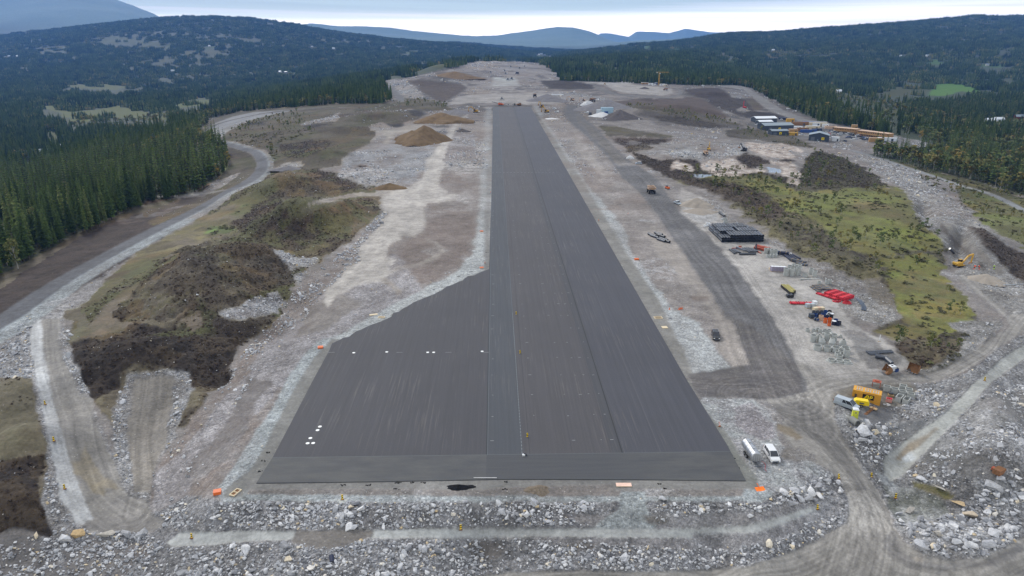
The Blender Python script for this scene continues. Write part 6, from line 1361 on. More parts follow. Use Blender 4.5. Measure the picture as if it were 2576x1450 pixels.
# big boulders by the dark gravel, kerb boulders on the left
def boulder(label, v, x, y, s, m=RM, g_=None, rz_=None, seed=None):
    r_ = random.Random(seed if seed is not None else int(x+y)); o = rock(300+r_.randrange(50), m); o.name = 'boulder'; COL.objects.link(o); p = at(v, x, y)
    o.location = (p.x, p.y, p.z+s[2]*.25); o.scale = s; o.rotation_euler = (r_.uniform(-.2,.2), r_.uniform(-.2,.2), r_.random()*6 if rz_ is None else rz_); return tag(o, label, 'boulder', g_)
for x, y, s, lb in ((740,960,(3.0,3.0,3.2),'huge grey block of rock below the portable toilet, biggest of its heap'),(790,850,(2.0,2.0,2.2),'grey rock block behind the huge block below the toilet'),(900,930,(1.6,1.6,2.4),'upright grey rock right of the huge block'),(610,1005,(1.4,1.3,1.2),'pale flat rock left of the huge block at the road edge'),(700,1060,(2.3,1.3,1.3),'long dark slab in front of the huge block'),(850,1020,(1.8,1.2,1.2),'slanting pale slab between rubble and huge block'),(1010,900,(1.9,1.3,1.0),'flat blue grey slab beside the dark gravel patch'),(1010,980,(1.6,1.3,1.2),'grey rock at the head of the small rubble below the dark gravel')):
    boulder(lb, 'T', x, y, s)
WR = rock_mat('yellowish_rock', True)
for x, s, lb in ((200,(2.2,1.9,2.0),'yellowish round boulder, leftmost of the four set across the old track'),(268,(2.9,1.3,1.5),'long yellow slab boulder, second of the four set across the old track'),(321,(2.1,1.6,1.9),'grey blocky boulder, third of the four set across the old track'),(358,(2.1,1.5,1.9),'grey brown boulder, rightmost of the four set across the old track')):
    boulder(lb, 'D', x, 1348, s, WR if x < 300 else RM, 'boulders closing the old track', seed=x)
boulder('dark curved boulder half buried left of the yellow kerb boulders', 'D', 166, 1362, (2.2,1.6,1.9))
for x, y, s, lb in ((710,820,(1.9,1.3,1.3),'grey boulder standing alone on dark gravel right of the dirt road'),(600,845,(1.5,1.0,1.0),'pale boulder beside the dirt road left of the lone grey one'),(40,640,(1.4,1.1,1.3),'round grey boulder on green gravel left of the dirt road'),(1000,600,(1.8,.9,.9),'tan slab in the rubble under the green mossy strip'),(1180,740,(2.6,1.1,1.1),'long tan slab lying on the big rubble heap'),(930,960,(2.2,1.2,1.3),'pointed tan and grey slab at the edge of the big rubble heap'),(1290,870,(2.1,1.6,1.8),'biggest white block on the rubble heap at lower right'),(960,1060,(1.6,1.4,1.8),'white pointed block low on the rubble heap by the road curve')):
    boulder(lb, 'C', x, y, s, WR if 'tan' in lb or 'white' in lb else RM)
for x, y in ((470,720),(700,830),(690,950),(740,900),(840,830),(890,790),(960,820),(870,870),(920,880),(1000,860),(980,750),(1060,790)):
    pass
for i_, (x, y, s) in enumerate(((1020,800,2.0),(975,830,2.1),(940,880,1.9),(880,880,1.7),(1080,740,1.6),(830,920,1.8),(985,890,1.6),(1030,860,1.8),(1170,750,1.3),(1190,820,1.5))):
    boulder('big grey rock in the heap at the inner bend of the dirt road', 'R8', x, y, (s, s*.8, s*.9), RM, 'big rocks at the inner bend of the dirt road', seed=i_+900)
# ------------------------------------------------------------------ warning panels
PY = mat('panel_yellow', (244,206,20), .5, var=.02); PK = mat('panel_black', (22,22,24), .6)
def panel(label, v, x, y, rz_=0, lean=.15, orange_=False):
    t = T('warning_panel', label, 'warning panel', at(v, x, y), rz_, 'yellow and black warning panels'); b = MB(); h = .88; w_ = .32
    M = Matrix.Translation((0, 0, .12)) @ Matrix.Rotation(-lean, 4, 'X'); n_ = 5
    for k in range(n_):
        z0, z1 = h*k/n_, h*(k+1)/n_; sl = .12
        zz = lambda z, s: min(h, max(0, z+s*sl))
        P = [(-w_/2, 0, zz(z0, 0)), (w_/2, 0, zz(z0, 1)), (w_/2, 0, zz(z1, 1)), (-w_/2, 0, zz(z1, 0))]; P += [(x_, .05, z_) for x_, _, z_ in P]
        if P[1][2] >= P[2][2]-.001: P[2] = (P[2][0], 0, P[1][2]+.002); P[6] = (P[6][0], .05, P[1][2]+.002)
        b.add(P, [(0,1,2,3),(7,6,5,4),(0,4,5,1),(3,2,6,7)], k % 2, M)
    b.build('striped_board', [M_['orange'] if orange_ else PY, M_['white'] if orange_ else PK], t)
    b = MB(); b.box(0, .05, 0, .6, .34, .1); b.build('foot', M_['darkwood'], t); return t
for v, x, y, lb in (('R7',338,165,'warning panel highest up the pale left verge, beside the olive bank'),('R7',404,440,'warning panel in the middle of the pale left verge'),('R7',484,798,'warning panel lowest on the pale left verge'),('R7',1436,1168,'warning panel at the left end of the pale gravel path'),('RB',898,1105,'warning panel on the pale gravel path below the runway centre'),('RB',12,880,'warning panel on a pale slab at the gravel edge left of centre'),('RB',1397,412,'nearest warning panel on the asphalt beside the chalked seam'),('R5',1314,925,'farthest warning panel on the asphalt lane'),('R5',1343,1218,'middle warning panel on the asphalt lane'),('R8',1178,722,'warning panel at the left edge of the dirt road'),('R8',1421,712,'warning panel at the right edge of the dirt road'),('R8',1018,952,'warning panel at the right end of the pale gravel path'),('R8',1603,868,'warning panel on dark gravel right of the dirt road'),('R6',2270,1420,'warning panel on the pale diagonal path at upper right')):
    panel(lb, v, x, y, rt.uniform(-.35, .35), rt.uniform(.05, .35))
panel('orange and white striped panel on gravel right of the asphalt edge', 'R8', 285, 330, .3, .3, True)
p = at('RB', 12, 884); put(tag(MB().box(0, -.25, 0, 1.6, 1.1, .06).build('pale_slab', M_['conc']), 'pale slab under the warning panel at the gravel edge', 'slab'), p)
# small orange and wooden things at the runway edge
def box_thing(name, label, cat, v, x, y, sx, sy, sz, m, rz_=0, lid=None):
    t = T(name, label, cat, at(v, x, y), rz_); b = MB()
    for s in (-1, 1): b.box(s*(sx/2-.04), 0, 0, .08, sy, sz); b.box(0, s*(sy/2-.04), 0, sx-.16, .08, sz)
    b.box(0, 0, sz*.55, sx-.16, sy-.16, .05); b.build('box', m, t)
    if lid: b = MB(); b.box(0, 0, sz, sx+.06, sy+.06, .05); b.build('lid', lid, t)
    return t
box_thing('orange_crate', 'orange plywood crate on gravel left of the runway corner', 'crate', 'R7', 1630, 830, 1.25, 1.05, .55, M_['orange'], .3, M_['orange'])
def frame_thing(label, v, x, y, sx, sy, rz_, bars=1):
    t = T('timber_formwork', label, 'formwork', at(v, x, y), rz_); b = MB(); k = .16
    for s in (-1, 1): b.box(s*(sx/2-k/2), 0, 0, k, sy, .2); b.box(0, s*(sy/2-k/2), 0, sx-2*k, k, .2)
    for j in range(bars): b.box(0, (j+1)*sy/(bars+1)-sy/2, .02, sx-2*k, k*.8, .2)
    b.build('frame', M_['beige'], t); b = MB(); b.box(0, 0, -.02, sx-.1, sy-.1, .05); b.build('pit_floor', M_['darkwood'], t)
frame_thing('pale timber formwork frame set in the rolled pad at the lower left corner', 'R7', 1765, 825, 1.1, 2.0, -.35)
frame_thing('timber formwork frame at the gravel edge on the left taper', 'R5', 305, 945, 1.9, 1.2, -.1)
frame_thing('large timber formwork frame at the right asphalt edge', 'R5', 2378, 948, 2.3, 1.7, .1)
box_thing('pale_board', 'pale pink board box set in concrete below the runway end', 'board box', 'RB', 2120, 770, 2.7, .95, .16, M_['beige'], 0, mat('pink_board', (222,188,170), .7))
box_thing('board_cover', 'pale timber board lying on gravel beside the left formwork frame', 'board', 'R5', 245, 925, 2.3, .9, .1, M_['beige'], .35, M_['beige'])
box_thing('board_cover', 'white board lying on gravel just below the right formwork frame', 'board', 'R5', 2426, 1020, 1.5, 1.4, .1, M_['beige'], .1, M_['beige'])
box_thing('orange_crate', 'small orange crate on the gravel strip between runway and haul road', 'crate', 'R5', 2216, 512, 1.5, 1.1, .45, M_['orange'], .1, M_['orange'])
box_thing('orange_box', 'small orange box on rolled border at the top of the taper', 'box', 'R5', 1055, 575, 1.3, 1.0, .3, M_['tan'], .1, M_['orange'])
box_thing('orange_box', 'small orange box on pale gravel left of the runway, farther up', 'box', 'R5', 1055, 302, 1.4, 1.1, .3, M_['tan'], .1, M_['orange'])
box_thing('orange_box', 'orange marker box on gravel beside the left pad edge', 'box', 'R4', 2402, 1172, 1.3, 1.2, .3, M_['orange'], .2, M_['orange'])
t = T('orange_sign', 'bright orange folded sign with handle lying on gravel at the lower right runway corner', 'sign', at('R8', 588, 800), .2)
b = MB(); b.box(0, 0, .05, 1.7, 1.0, .06, M=Matrix.Rotation(.25, 4, 'X')); b.build('board', mat('signal_orange', (250,120,20), .5), t); b = MB(); b.box(-.1, .75, .2, .1, .9, .08, M=Matrix.Rotation(.3, 4, 'X')); b.build('handle', M_['orange'], t)
for k_, (x, y, lb) in enumerate(((2542,885,'orange and white cone heap on the gravel strip right of the runway'),(2470,885,'small orange marker left of the cone heap'))):
    t = T('traffic_cone', lb, 'cone', at('R5', x, y))
    for j in range(3 if k_ == 0 else 1):
        b = MB(); b.cyl((j*.5-.3, j*.3, .05), (j*.5-.3, j*.3, .75), .2, .04, n=10); b.box(j*.5-.3, j*.3, 0, .5, .5, .05); b.build('cone', M_['orange'], t)
for v, x, y, lb in (('R5',2152,172,'orange marker in the upper gravel strip right of the runway'),('R5',1932,222,'orange marker at the right asphalt edge higher up'),('R5',1080,542,'orange white marker on the rolled border near the taper top'),('R5',1122,10,'small marker on the left asphalt edge far up')):
    t = T('edge_marker', lb, 'marker', at(v, x, y)); b = MB(); b.box(0, 0, 0, .5, .4, .1); b.build('foot', M_['black'], t); b = MB(); b.box(0, 0, .1, .16, .06, .7); b.build('post', M_['orange'], t)
t = T('survey_box', 'small white and black survey box at the foot of the chalked seam', 'survey box', at('RB', 1370, 552)); b = MB(); b.box(0, 0, 0, .55, .45, .45); b.build('case', M_['white'], t); b = MB(); b.box(.3, .2, 0, .5, .4, .5); b.build('battery', M_['blackp'], t)
p = at('RB', 1082, 719); put(tag(MB().box(0, 0, 0, 4.2, .12, .1).build('white_straightedge', M_['white']), 'white straightedge lying along the lower edge of the asphalt', 'straightedge'), p, 0, .14)
p = at('R7', 2487, 1335); t = T('pipe_end', 'blue plastic pipe end sticking out of the lower rubble', 'pipe', p, .3); b = MB(); b.tube((0, -.5, .1), (0, .8, .4), .36, .05, 14); b.build('pipe', M_['navy'], t)
# asphalt heap, gravel fan, clods of asphalt
def heap(name, label, cat, p, rx, ry, h, m, seed=1, pw=1.0, peaks=1, rz_=0):
    r_ = random.Random(seed); n = 44; pk = [(0, 0, 1)]+[(r_.uniform(-.5, .5), r_.uniform(-.3, .3), r_.uniform(.55, .9)) for _ in range(peaks-1)]
    ax = np.linspace(-1.15, 1.15, n); gx, gy = np.meshgrid(ax, ax); d = np.hypot(gx, gy); ang = np.arctan2(gy, gx)
    rad = 1+.12*np.sin(ang*3+seed)+.07*np.sin(ang*7+seed*2)
    z = np.zeros(gx.shape)
    for a_, b__, c_ in pk: z = np.maximum(z, c_-np.hypot(gx-a_, gy-b__)/rad*(1.0 if peaks == 1 else c_+.12))
    z = np.clip(z, -.02, 1); z = np.where(d > 1.1*rad, -.05, z)
    z = z**pw if pw == 1.0 else np.sign(z)*np.abs(z)**pw
    z = np.minimum(z, .97-.0*z)
    z = z*h+(fbm(gx*rx, gy*ry, max(rx, ry)/5, 4, 400+seed)-.5)*h*.16*(z > 0.02)
    v = np.stack([gx*rx, gy*ry, z-.05], -1).reshape(-1, 3); idx = np.arange(n*n).reshape(n, n)
    q = np.stack([idx[:-1, :-1], idx[:-1, 1:], idx[1:, 1:], idx[1:, :-1]], -1).reshape(-1, 4); q = q[(v[q][:, :, 2] > -.04).any(1)]
    me = mesh_np(name, v, q, mat=m); o = bpy.data.objects.new(name, me); COL.objects.link(o); tag(o, label, cat); return put(o, p, rz_)
HB = heap_mat('black_asphalt_mix', (30,30,32), 2); HG = heap_mat('brown_grey_gravel', (112,102,90), 3); HBR = heap_mat('brown_earth', (108,91,70), .25, .22); HGR = heap_mat('grey_gravel', (112,110,112), .3, .15); HT = heap_mat('sandy_gravel', (150,142,132), .3, .12); HW = heap_mat('white_sand', (192,192,192), .3, .05); HDK = heap_mat('dark_gravel', (84,80,80), .3, .2)
heap('asphalt_heap', 'small black heap of asphalt mix below the runway end', 'heap', at('RB', 890, 785), 2.6, .95, .7, HB, 1)
heap('asphalt_heap', 'thin black spill of asphalt right of the small black heap', 'heap', at('RB', 975, 778), 1.1, .6, .25, HB, 3)
heap('gravel_heap', 'small brown fan of gravel spread below the runway end', 'heap', at('RB', 1475, 805), 2.3, 1.6, .8, HG, 5)
for i_, (v, x, y) in enumerate((('R7',2005,525),('R7',1975,585),('R7',1945,665),('RB',20,768),('RB',205,765),('RB',430,752),('RB',620,750),('RB',540,748),('RB',415,797),('RB',1230,797),('RB',1225,742),('RB',2395,760),('RB',2440,795),('R5',1095,458),('R5',1112,410),('R5',690,735),('R5',880,638),('R5',975,600),('R8',370,545),('R8',385,570),('R8',415,640),('R5',240,1005),('R8',225,315))):
    r_ = random.Random(i_); b = MB()
    for k in range(6): b.box(r_.uniform(-.5,.5), r_.uniform(-.2,.2), 0, r_.uniform(.12,.4), r_.uniform(.1,.22), r_.uniform(.05,.12), rz=r_.random()*3, taper=.6)
    put(tag(b.build('asphalt_clod', HB), 'black crumbs of asphalt dropped along the runway border', 'asphalt crumbs', 'asphalt crumbs along the runway border'), at(v, x, y), 0)
heap('earth_heap', 'broad brown earth heap with two humps left of the tan track, nearer one', 'heap', at('A', 2110, 360), 23, 28, 13, HBR, 7, peaks=3)
heap('earth_heap', 'brown earth heap beyond the nearer one, beside the tan track', 'heap', at('A', 2270, 165), 30, 30, 9.0, HBR, 9, peaks=3)
heap('gravel_heap', 'grey gravel heap behind the far brown earth heap', 'heap', at('A', 2420, 90), 18, 18, 5.0, HGR, 11)
heap('gravel_heap', 'small dark cone of gravel right of the tan track', 'heap', at('A', 2472, 268), 7, 6, 2.6, HDK, 13)
heap('earth_heap', 'small ochre brown heap with stones at the tan track fork', 'heap', at('A', 1770, 820), 9.5, 6.5, 3.0, HBR, 15)
heap('gravel_heap', 'sandy gravel cone beside the haul road and silver pickup', 'heap', ground(1752, 517), 8.5, 8, 4.0, HT, 17)
heap('gravel_heap', 'pale low gravel spread in front of the sandy cone', 'heap', at('P', 190, 195), 8, 6, 2.0, HT, 19)
heap('gravel_heap', 'dark grey gravel cone beside the blue silo', 'heap', at('F', 2400, 810), 20, 24, 8.5, HDK, 21)
heap('gravel_heap', 'large grey gravel heap behind the blue silo', 'heap', at('F', 2220, 690), 36, 40, 12, HGR, 23)
heap('sand_heap', 'white sand heap in front of the blue silo', 'heap', at('F', 2150, 790), 13, 11, 5, HW, 25)
heap('gravel_heap', 'small white gravel patch heap right of the runway head', 'heap', at('R2', 1580, 892), 8, 6, 1.2, HW, 27)
heap('gravel_heap', 'grey gravel cone on the beige yard beyond the runway end', 'heap', at('F', 1400, 570), 28, 30, 9, HGR, 29)
heap('gravel_heap', 'small dark heap on the far beige yard at right', 'heap', at('B', 735, 82), 9, 8, 3.5, HDK, 31)
heap('earth_heap', 'wide brown earth heap at the far left of the site', 'heap', at('R2', 850, 590), 60, 60, 14, HBR, 33, peaks=3)
heap('gravel_heap', 'grey pale mound beside the left site road', 'heap', at('A', 790, 640), 13, 7, 2.4, HGR, 35)
heap('gravel_heap', 'pale rounded gravel mound near the excavator in the right trench', 'heap', at('E', 1450, 1110), 5.5, 6, 2.2, HT, 37)
# ------------------------------------------------------------------ pipe stacks in the stores yard
b = MB(); b.tube((0, -3, 0), (0, 3, 0), .51, .05, 12, rib=10, ripple=.12); b.tube((0, -3.12, 0), (0, -2.8, 0), .57, .07, 12)
big_pipe = src(b.build('big_pipe', M_['black']))
def lay(src_o, label, cat, group, x, y, z, rz=0, name=None, scale=None):
    o = src_o.copy(); COL.objects.link(o); o.name = name or cat.replace(' ', '_'); o.location = (x, y, z); o.rotation_euler = (0, 0, rz)
    if scale: o.scale = scale
    return tag(o, label, cat, group)
A0 = ground(1814, 610.5); B0 = ground(1878, 610)
for (o0, nx, tag_, skip) in ((A0, 9, 'left', 0), (B0, 6, 'right', 1)):
    for dep in range(3):
        for lev in range(3):
            for k in range(nx):
                if tag_ == 'left' and lev == 2 and dep == 0 and k < 3: continue
                if tag_ == 'left' and lev == 2 and dep == 1 and k in (0, 7): continue
                if tag_ == 'left' and lev == 2 and dep == 2 and k < 1: continue
                if tag_ == 'right' and dep == 2 and lev == 2 and k > 3: continue
                lay(big_pipe, 'black ribbed pipe in the big %s pipe stack, %s layer' % (tag_, ('bottom', 'middle', 'top')[lev]), 'drain pipe', 'black drain pipes in the %s stack' % tag_,
                    o0.x+.55+k*1.13+rt.uniform(-.04, .04), o0.y+3.2+dep*6.7+rt.uniform(-.25, .25)+(.5 if (k//3) % 2 and dep else 0)+(-.0 if lev else 0), o0.z+.56+lev*1.03, rt.uniform(-.012, .012), 'drain_pipe')
for i_, (x, y) in enumerate(((1640,594),(1646,598),(1656,591),(1662,596),(1663,607),(1669,605),(1674,609))):
    p = ground(x, y); lay(big_pipe, 'black ribbed pipe in the small loose group between runway and haul road', 'drain pipe', 'black drain pipes left of the haul road', p.x, p.y, p.z+.52, .55, 'drain_pipe', (1, .75, 1))
b = MB(); b.tube((0, -3, 0), (0, 3, 0), .24, .04, 8); small_pipe = src(b.build('small_pipe', M_['black'])); b = MB(); b.tube((0, -3, 0), (0, 3, 0), .24, .04, 8); blue_pipe = src(b.build('blue_pipe', M_['navy'])); b = MB(); b.tube((0, -2, 0), (0, 2, 0), .16, .03, 8); or_pipe = src(b.build('or_pipe', M_['terr']))
def seg(src_o, label, group, v, x0, y0, x1, y1, r=.24, base_=6.0, dz=0, k=1.0):
    a, b__ = at(v, x0, y0), at(v, x1, y1); c_ = (a+b__)/2; L_ = (b__-a).length
    return lay(src_o, label, 'pipe', group, c_.x, c_.y, c_.z+r*k+dz, yaw(a, b__), 'plastic_pipe', (k, L_/base_, k))
g_ = 'plastic pipes scattered below the big pipe stacks'
for q in ((705,850,800,925),(745,850,830,915),(770,850,870,905),(800,845,900,910),(930,830,1060,905),(965,825,1090,895),(1000,825,1120,900),(1035,825,1160,900),(1085,835,1190,890)):
    seg(small_pipe, 'black plastic pipe in the scattered group below the big pipe stacks', g_, 'P', *q, k=1.3)
seg(small_pipe, 'long black pipe lying crossways in front of the scattered pipes', None, 'P', 880, 935, 1160, 930, k=1.7)
seg(small_pipe, 'black pipe laid diagonally on top of the scattered pipes', None, 'P', 830, 830, 985, 895, dz=.35, k=1.5)
for q in ((755,830,865,825),(870,810,925,835),(1180,875,1255,915),(865,795,915,795)): seg(or_pipe, 'orange brown plastic pipe among the scattered black pipes', 'orange brown pipes among the black ones', 'P', *q, r=.16, base_=4.0, k=1.4)
for q in ((1655,950,1740,1020),(1690,950,1780,1025),(1730,948,1815,1022),(1765,945,1850,1015)): seg(blue_pipe, 'dark blue pipe in the row of four beside the rubble edge', 'dark blue pipes beside the rubble edge', 'P', *q, k=1.35)
seg(blue_pipe, 'single dark pipe lying against the rubble above the row of four', None, 'P', 1800, 945, 1925, 1010, k=1.4)
seg(big_pipe, 'single large black pipe above the big stacks by the rubble', None, 'P', 540, 225, 625, 285, r=.52, k=1.0)
t = T('upright_pipe', 'black pipe standing upright right of the scattered pipes', 'pipe', at('P', 1163, 845)); b = MB(); b.tube((0,0,0),(0,0,2.4),.32,.05,10); b.build('pipe', M_['black'], t)
# crates, pallets of pipes
def bundle(name, label, cat, v, x, y, rz_, nx, nz, l, r, m, strap=M_['wood']):
    t = T(name, label, cat, at(v, x, y), rz_)
    for k in range(nz):
        b = MB()
        for j in range(nx): b.cyl((-(nx-1)*r+2*r*j, -l/2, r+.12+k*2*r), (-(nx-1)*r+2*r*j, l/2, r+.12+k*2*r), r, n=8)
        b.build('pipe_row', m, t)
    b = MB()
    for y_ in (-l*.35, 0, l*.35):
        for s in (-1, 1): b.box(s*(nx*r+.04), y_, 0, .07, .1, nz*2*r+.25)
        b.box(0, y_, 0, nx*2*r, .1, .12); b.box(0, y_, nz*2*r+.13, nx*2*r+.1, .1, .07)
    b.build('strap_frame', strap, t); return t
bundle('pipe_bundle', 'terracotta pipe bundle stacked right of the scattered pipes', 'pipe bundle', 'P', 1285, 840, .75, 6, 4, 6, .14, M_['terr'], M_['red'])
bundle('pipe_bundle', 'second terracotta pipe bundle beside the stacked one', 'pipe bundle', 'P', 1240, 850, .75, 4, 3, 5, .14, M_['terr'], M_['red'])
bundle('pipe_bundle', 'dark blue pipe bundle behind the white concrete rings', 'pipe bundle', 'P', 1580, 925, 1.1, 6, 4, 6, .13, M_['navy'])
bundle('pipe_bundle', 'black strapped pipe bundle at the lower end of the blue pipes', 'pipe bundle', 'P', 1885, 1065, .7, 5, 3, 6, .15, M_['black'])
bundle('pipe_bundle', 'black strapped pipe bundle nearest the rubble below the blue pipes', 'pipe bundle', 'P', 1950, 1110, .7, 4, 2, 4, .17, M_['black'])
for i_, (x0, y0, x1, y1) in enumerate(((925,160,1050,245),(960,150,1060,225),(1000,145,1110,215),(1045,140,1160,215),(1075,138,1200,215))):
    a, b__ = at('S', x0, y0), at('S', x1, y1); lb = ('first', 'second', 'third', 'fourth', 'fifth')[i_]
    bundle('pipe_bundle', 'flat black pipe bundle behind the red bundles, %s from the left' % lb, 'pipe bundle', 'S', (x0+x1)/2, (y0+y1)/2, yaw(a, b__), 5, 2 if i_ in (1, 2) else 1, (b__-a).length, .11, M_['black'])
# red bundles
def red_block(label, v, x, y, rz_, nx, ny, nz, bw=1.15, bl=3.0, bh=.55, g=None):
    t = T('red_pipe_stack', label, 'pipe bundles', at(v, x, y), rz_, g)
    for i in range(nx):
        for j in range(ny):
            b = MB(); cx, cy__ = (i-(nx-1)/2)*bw*1.04, (j-(ny-1)/2)*bl*1.03
            for k in range(5):
                for l_ in range(nz*2): b.cyl((cx-bw/2+bw/10+k*bw/5, cy__-bl/2, .12+l_*bh/2+bw/10), (cx-bw/2+bw/10+k*bw/5, cy__+bl/2, .12+l_*bh/2+bw/10), bw/10.4, n=6)
            o = b.build('pipe_bundle', M_['red'], t)
            b = MB()
            for yy in (-.36, .36): b.box(cx, cy__+yy*bl, .03, bw+.02, .07, nz*bh+.2)
            b.build('strap', mat('dark_strap', (120,26,34), .6) if 'dark_strap' not in bpy.data.materials else bpy.data.materials['dark_strap'], o)
    return t
ra, rb_ = at('S', 1130, 250), at('S', 1260, 360)
red_block('large flat stack of bright red pipe bundles in the stores yard', 'S', 1315, 300, .55, 4, 3, 2, 1.3, 2.3, .5)
red_block('lower red bundle layer along the left side of the large red stack', 'S', 1150, 305, .62, 1, 3, 1, 1.2, 2.3, .45)
red_block('low row of red bundles lying across the yard left of the white sacks', 'S', 800, 400, 1.5, 2, 3, 1, .8, 2.3, .4)
t = T('red_coil', 'loose red pipe coils at the near corner of the large red stack', 'pipe coil', at('S', 1430, 395))
for k in range(4):
    b = MB(); n = 18; rr = 1.3-.15*k
    P = [Vector((math.cos(2*math.pi*i/n)*rr, math.sin(2*math.pi*i/n)*rr*.8, .15+k*.17)) for i in range(n)]
    for i in range(n): b.cyl(P[i], P[(i+1) % n], .09, n=5, caps=False)
    b.build('coil', M_['red'], t)
p = at('S', 1305, 375); b = MB()
for k in range(7): b.box(rt.uniform(-1.2,1.2), rt.uniform(-.5,.5), 0, .9, .5, .3, rz=rt.random()*3)
put(tag(b.build('red_white_fittings', [M_['red']]), 'jumble of red fittings left of the red coils', 'fittings'), p)
# long bent dark pipes
def bent(label, v, pts, r, m, n=4, gap=.34):
    t = T('bent_pipes', label, 'pipes', at(v, *pts[len(pts)//2])); P = [at(v, *q)-t.location for q in pts]
    for k in range(n):
        b = MB()
        for i in range(len(P)-1):
            d_ = (P[i+1]-P[i]); nn_ = Vector((-d_.y, d_.x, 0)).normalized()*gap*(k-(n-1)/2)
            b.cyl(P[i]+nn_+Vector((0,0,r)), P[i+1]+nn_+Vector((0,0,r)), r, n=7)
        b.build('pipe', m, t)
    return t
bent('curved bunch of dark blue grey pipes right of the red stack', 'S', [(1550,318),(1595,350),(1640,400),(1665,450),(1660,492)], .13, mat('slate_pipe', (70,82,98), .5))
bent('long black pipes lying straight at the foot of the moor', 'S', [(1705,1085),(1880,1078),(2060,1068)], .2, M_['black'], 3, .5)
bent('shorter black pipes in front of the long straight ones', 'S', [(1740,1108),(1880,1104)], .16, M_['black'], 2, .4)
bent('thick black pipe lying left of the white tank', 'S', [(1820,1150),(1955,1175)], .5, M_['black'], 1)
bent('thick black pipe slanting down to the white tank', 'S', [(1950,1165),(2050,1255)], .5, M_['black'], 1)
bent('long pale pipe crossing the trench at the right edge', 'E', [(1640,1222),(1900,1212),(2190,1196)], .16, M_['silver'], 1)
bent('short black pipe at the trench beside the yellow excavator', 'E', [(740,520),(830,610)], .45, M_['black'], 1)
# concrete manhole rings and cones
def ring(r, h, t_=.12, cone=0, name='ring'):
    b = MB(); b.tube((0, 0, 0), (0, 0, h), r, t_, 18)
    if cone: 
        n = 18; P = []; H_ = cone
        for rr, z_, ox in ((r, h, 0), (r*.5, h+H_, r*.42), (r*.36, h+H_, r*.42), (r-.12, h, 0)):
            for i in range(n): a = 2*math.pi*i/n; P.append((math.cos(a)*rr+ox*0-ox*.0+ (-ox if True else 0), math.sin(a)*rr, z_))
        b.add(P, [(k*n+i, k*n+(i+1) % n, (k+1)*n+(i+1) % n, (k+1)*n+i) for k in range(3) for i in range(n)])
    return src(b.build(name, M_['conc']))
R_S, R_M, R_L, R_T, R_C, R_F = ring(.6, .8), ring(.75, 1.0), ring(1.05, 1.25), ring(.8, 2.0), ring(.95, .7, cone=1.0), ring(.5, .6, cone=.25)
b = MB(); b.tube((0,0,0),(0,0,.55),.95,.14,18); b.box(0,0,-.05,2.3,2.3,.12); R_B = src(b.build('based_ring', M_['conc']))
g_ = 'cast concrete manhole rings in the near yard'
for s_, lb, pts in ((R_S, 'small concrete ring in the back row of the near ring group', ((880,785),(965,790),(1020,775),(1060,800),(1120,790),(1178,795))),
    (R_F, 'concrete ring with collar in the second row of the near ring group', ((982,835),(1108,830),(1205,835),(1268,860),(1337,868))),
    (R_T, 'tall concrete cylinder in the middle of the near ring group', ((1145,905),(1242,915),(955,925),(1415,1135))),
    (R_C, 'concrete ring with slanted cone top in the near ring group', ((1055,915),(1080,955),(1222,965),(1365,975))),
    (R_L, 'large open concrete ring in the front row of the near ring group', ((1018,1040),(1155,1050),(1275,1058),(1402,1065))),
    (R_M, 'medium concrete ring in front of the large ones', ((1345,1095),(1298,1130))), (R_B, 'low concrete ring on a square base, nearest the dirt road', ((1215,1195),(1327,1205),(1427,1215))), (R_M, 'medium concrete ring standing on a based ring', ((1327,1160),))):
    for x, y in pts:
        p = at('S', x, y); lay(s_, lb, 'concrete ring', g_, p.x, p.y, p.z, rt.random()*6, 'concrete_ring', (1, 1, rt.uniform(.93, 1.07)))
g_ = 'pale concrete rings in the far yard'
RT2, RW2 = ring(.72, 1.9), ring(.85, 2.6)
for x, y in ((1340,905),(1385,900),(1440,925),(1497,925),(1380,975),(1440,970),(1495,965)):
    p = at('P', x, y); lay(R_M, 'pale double concrete ring beside the blue pipe bundle', 'concrete ring', g_, p.x, p.y, p.z, 0, 'concrete_ring', (1.15, 1.15, 1.0 if y > 960 else 1.9))
for x, y in ((1678,1290),(1780,1290),(1885,1285),(1740,1240),(1850,1235),(1810,1215),(1900,1220)):
    p = at('P', x, y); lay(RW2, 'tall pale concrete cylinder in the row beside the lavender sacks', 'concrete ring', g_, p.x, p.y, p.z, 0, 'concrete_ring')
for x, y, s_, lb in ((2010,1312,R_L,'single open concrete ring right of the tall cylinders'),(2112,1265,RW2,'tall pale cylinder standing apart by the rubble, rear one'),(2175,1308,RW2,'tall pale cylinder standing apart by the rubble, front one'),(2255,1430,R_M,'small pale ring above the flat black bundles'),(2385,1435,RT2,'pale cylinder at the rubble edge, left of the pair'),(2430,1432,RT2,'pale cylinder at the rubble edge, right of the pair'),(640,385,R_L,'pale ring behind the big pipe stacks'),(630,335,R_L,'white ring uppermost behind the big pipe stacks')):
    p = at('P', x, y); lay(s_, lb, 'concrete ring', None, p.x, p.y, p.z, 0, 'concrete_ring', (.9, .9, .8))
for k, x in enumerate((1440,1490,1540,1590,1640)):
    t = T('sack_pallet', 'pallet of lavender grey sacks in the row left of the tall cylinders', 'sack pallet', at('P', x, 1215+k*2), .1, 'sack pallets left of the tall cylinders')
    b = MB()
    for j in range(6): b.box(0, 0, .14+j*.28, 1.0+.06*(j % 2), 1.3, .27)
    b.build('sacks', M_['pallet'], t); b = MB(); b.box(0, 0, 0, 1.1, 1.3, .14); b.build('pallet', M_['wood'], t); b = MB(); b.box(0, 0, 1.82, 1.05, 1.3, .04); b.build('cover', M_['white'], t)
p = at('P', 1430, 1190); b = MB()
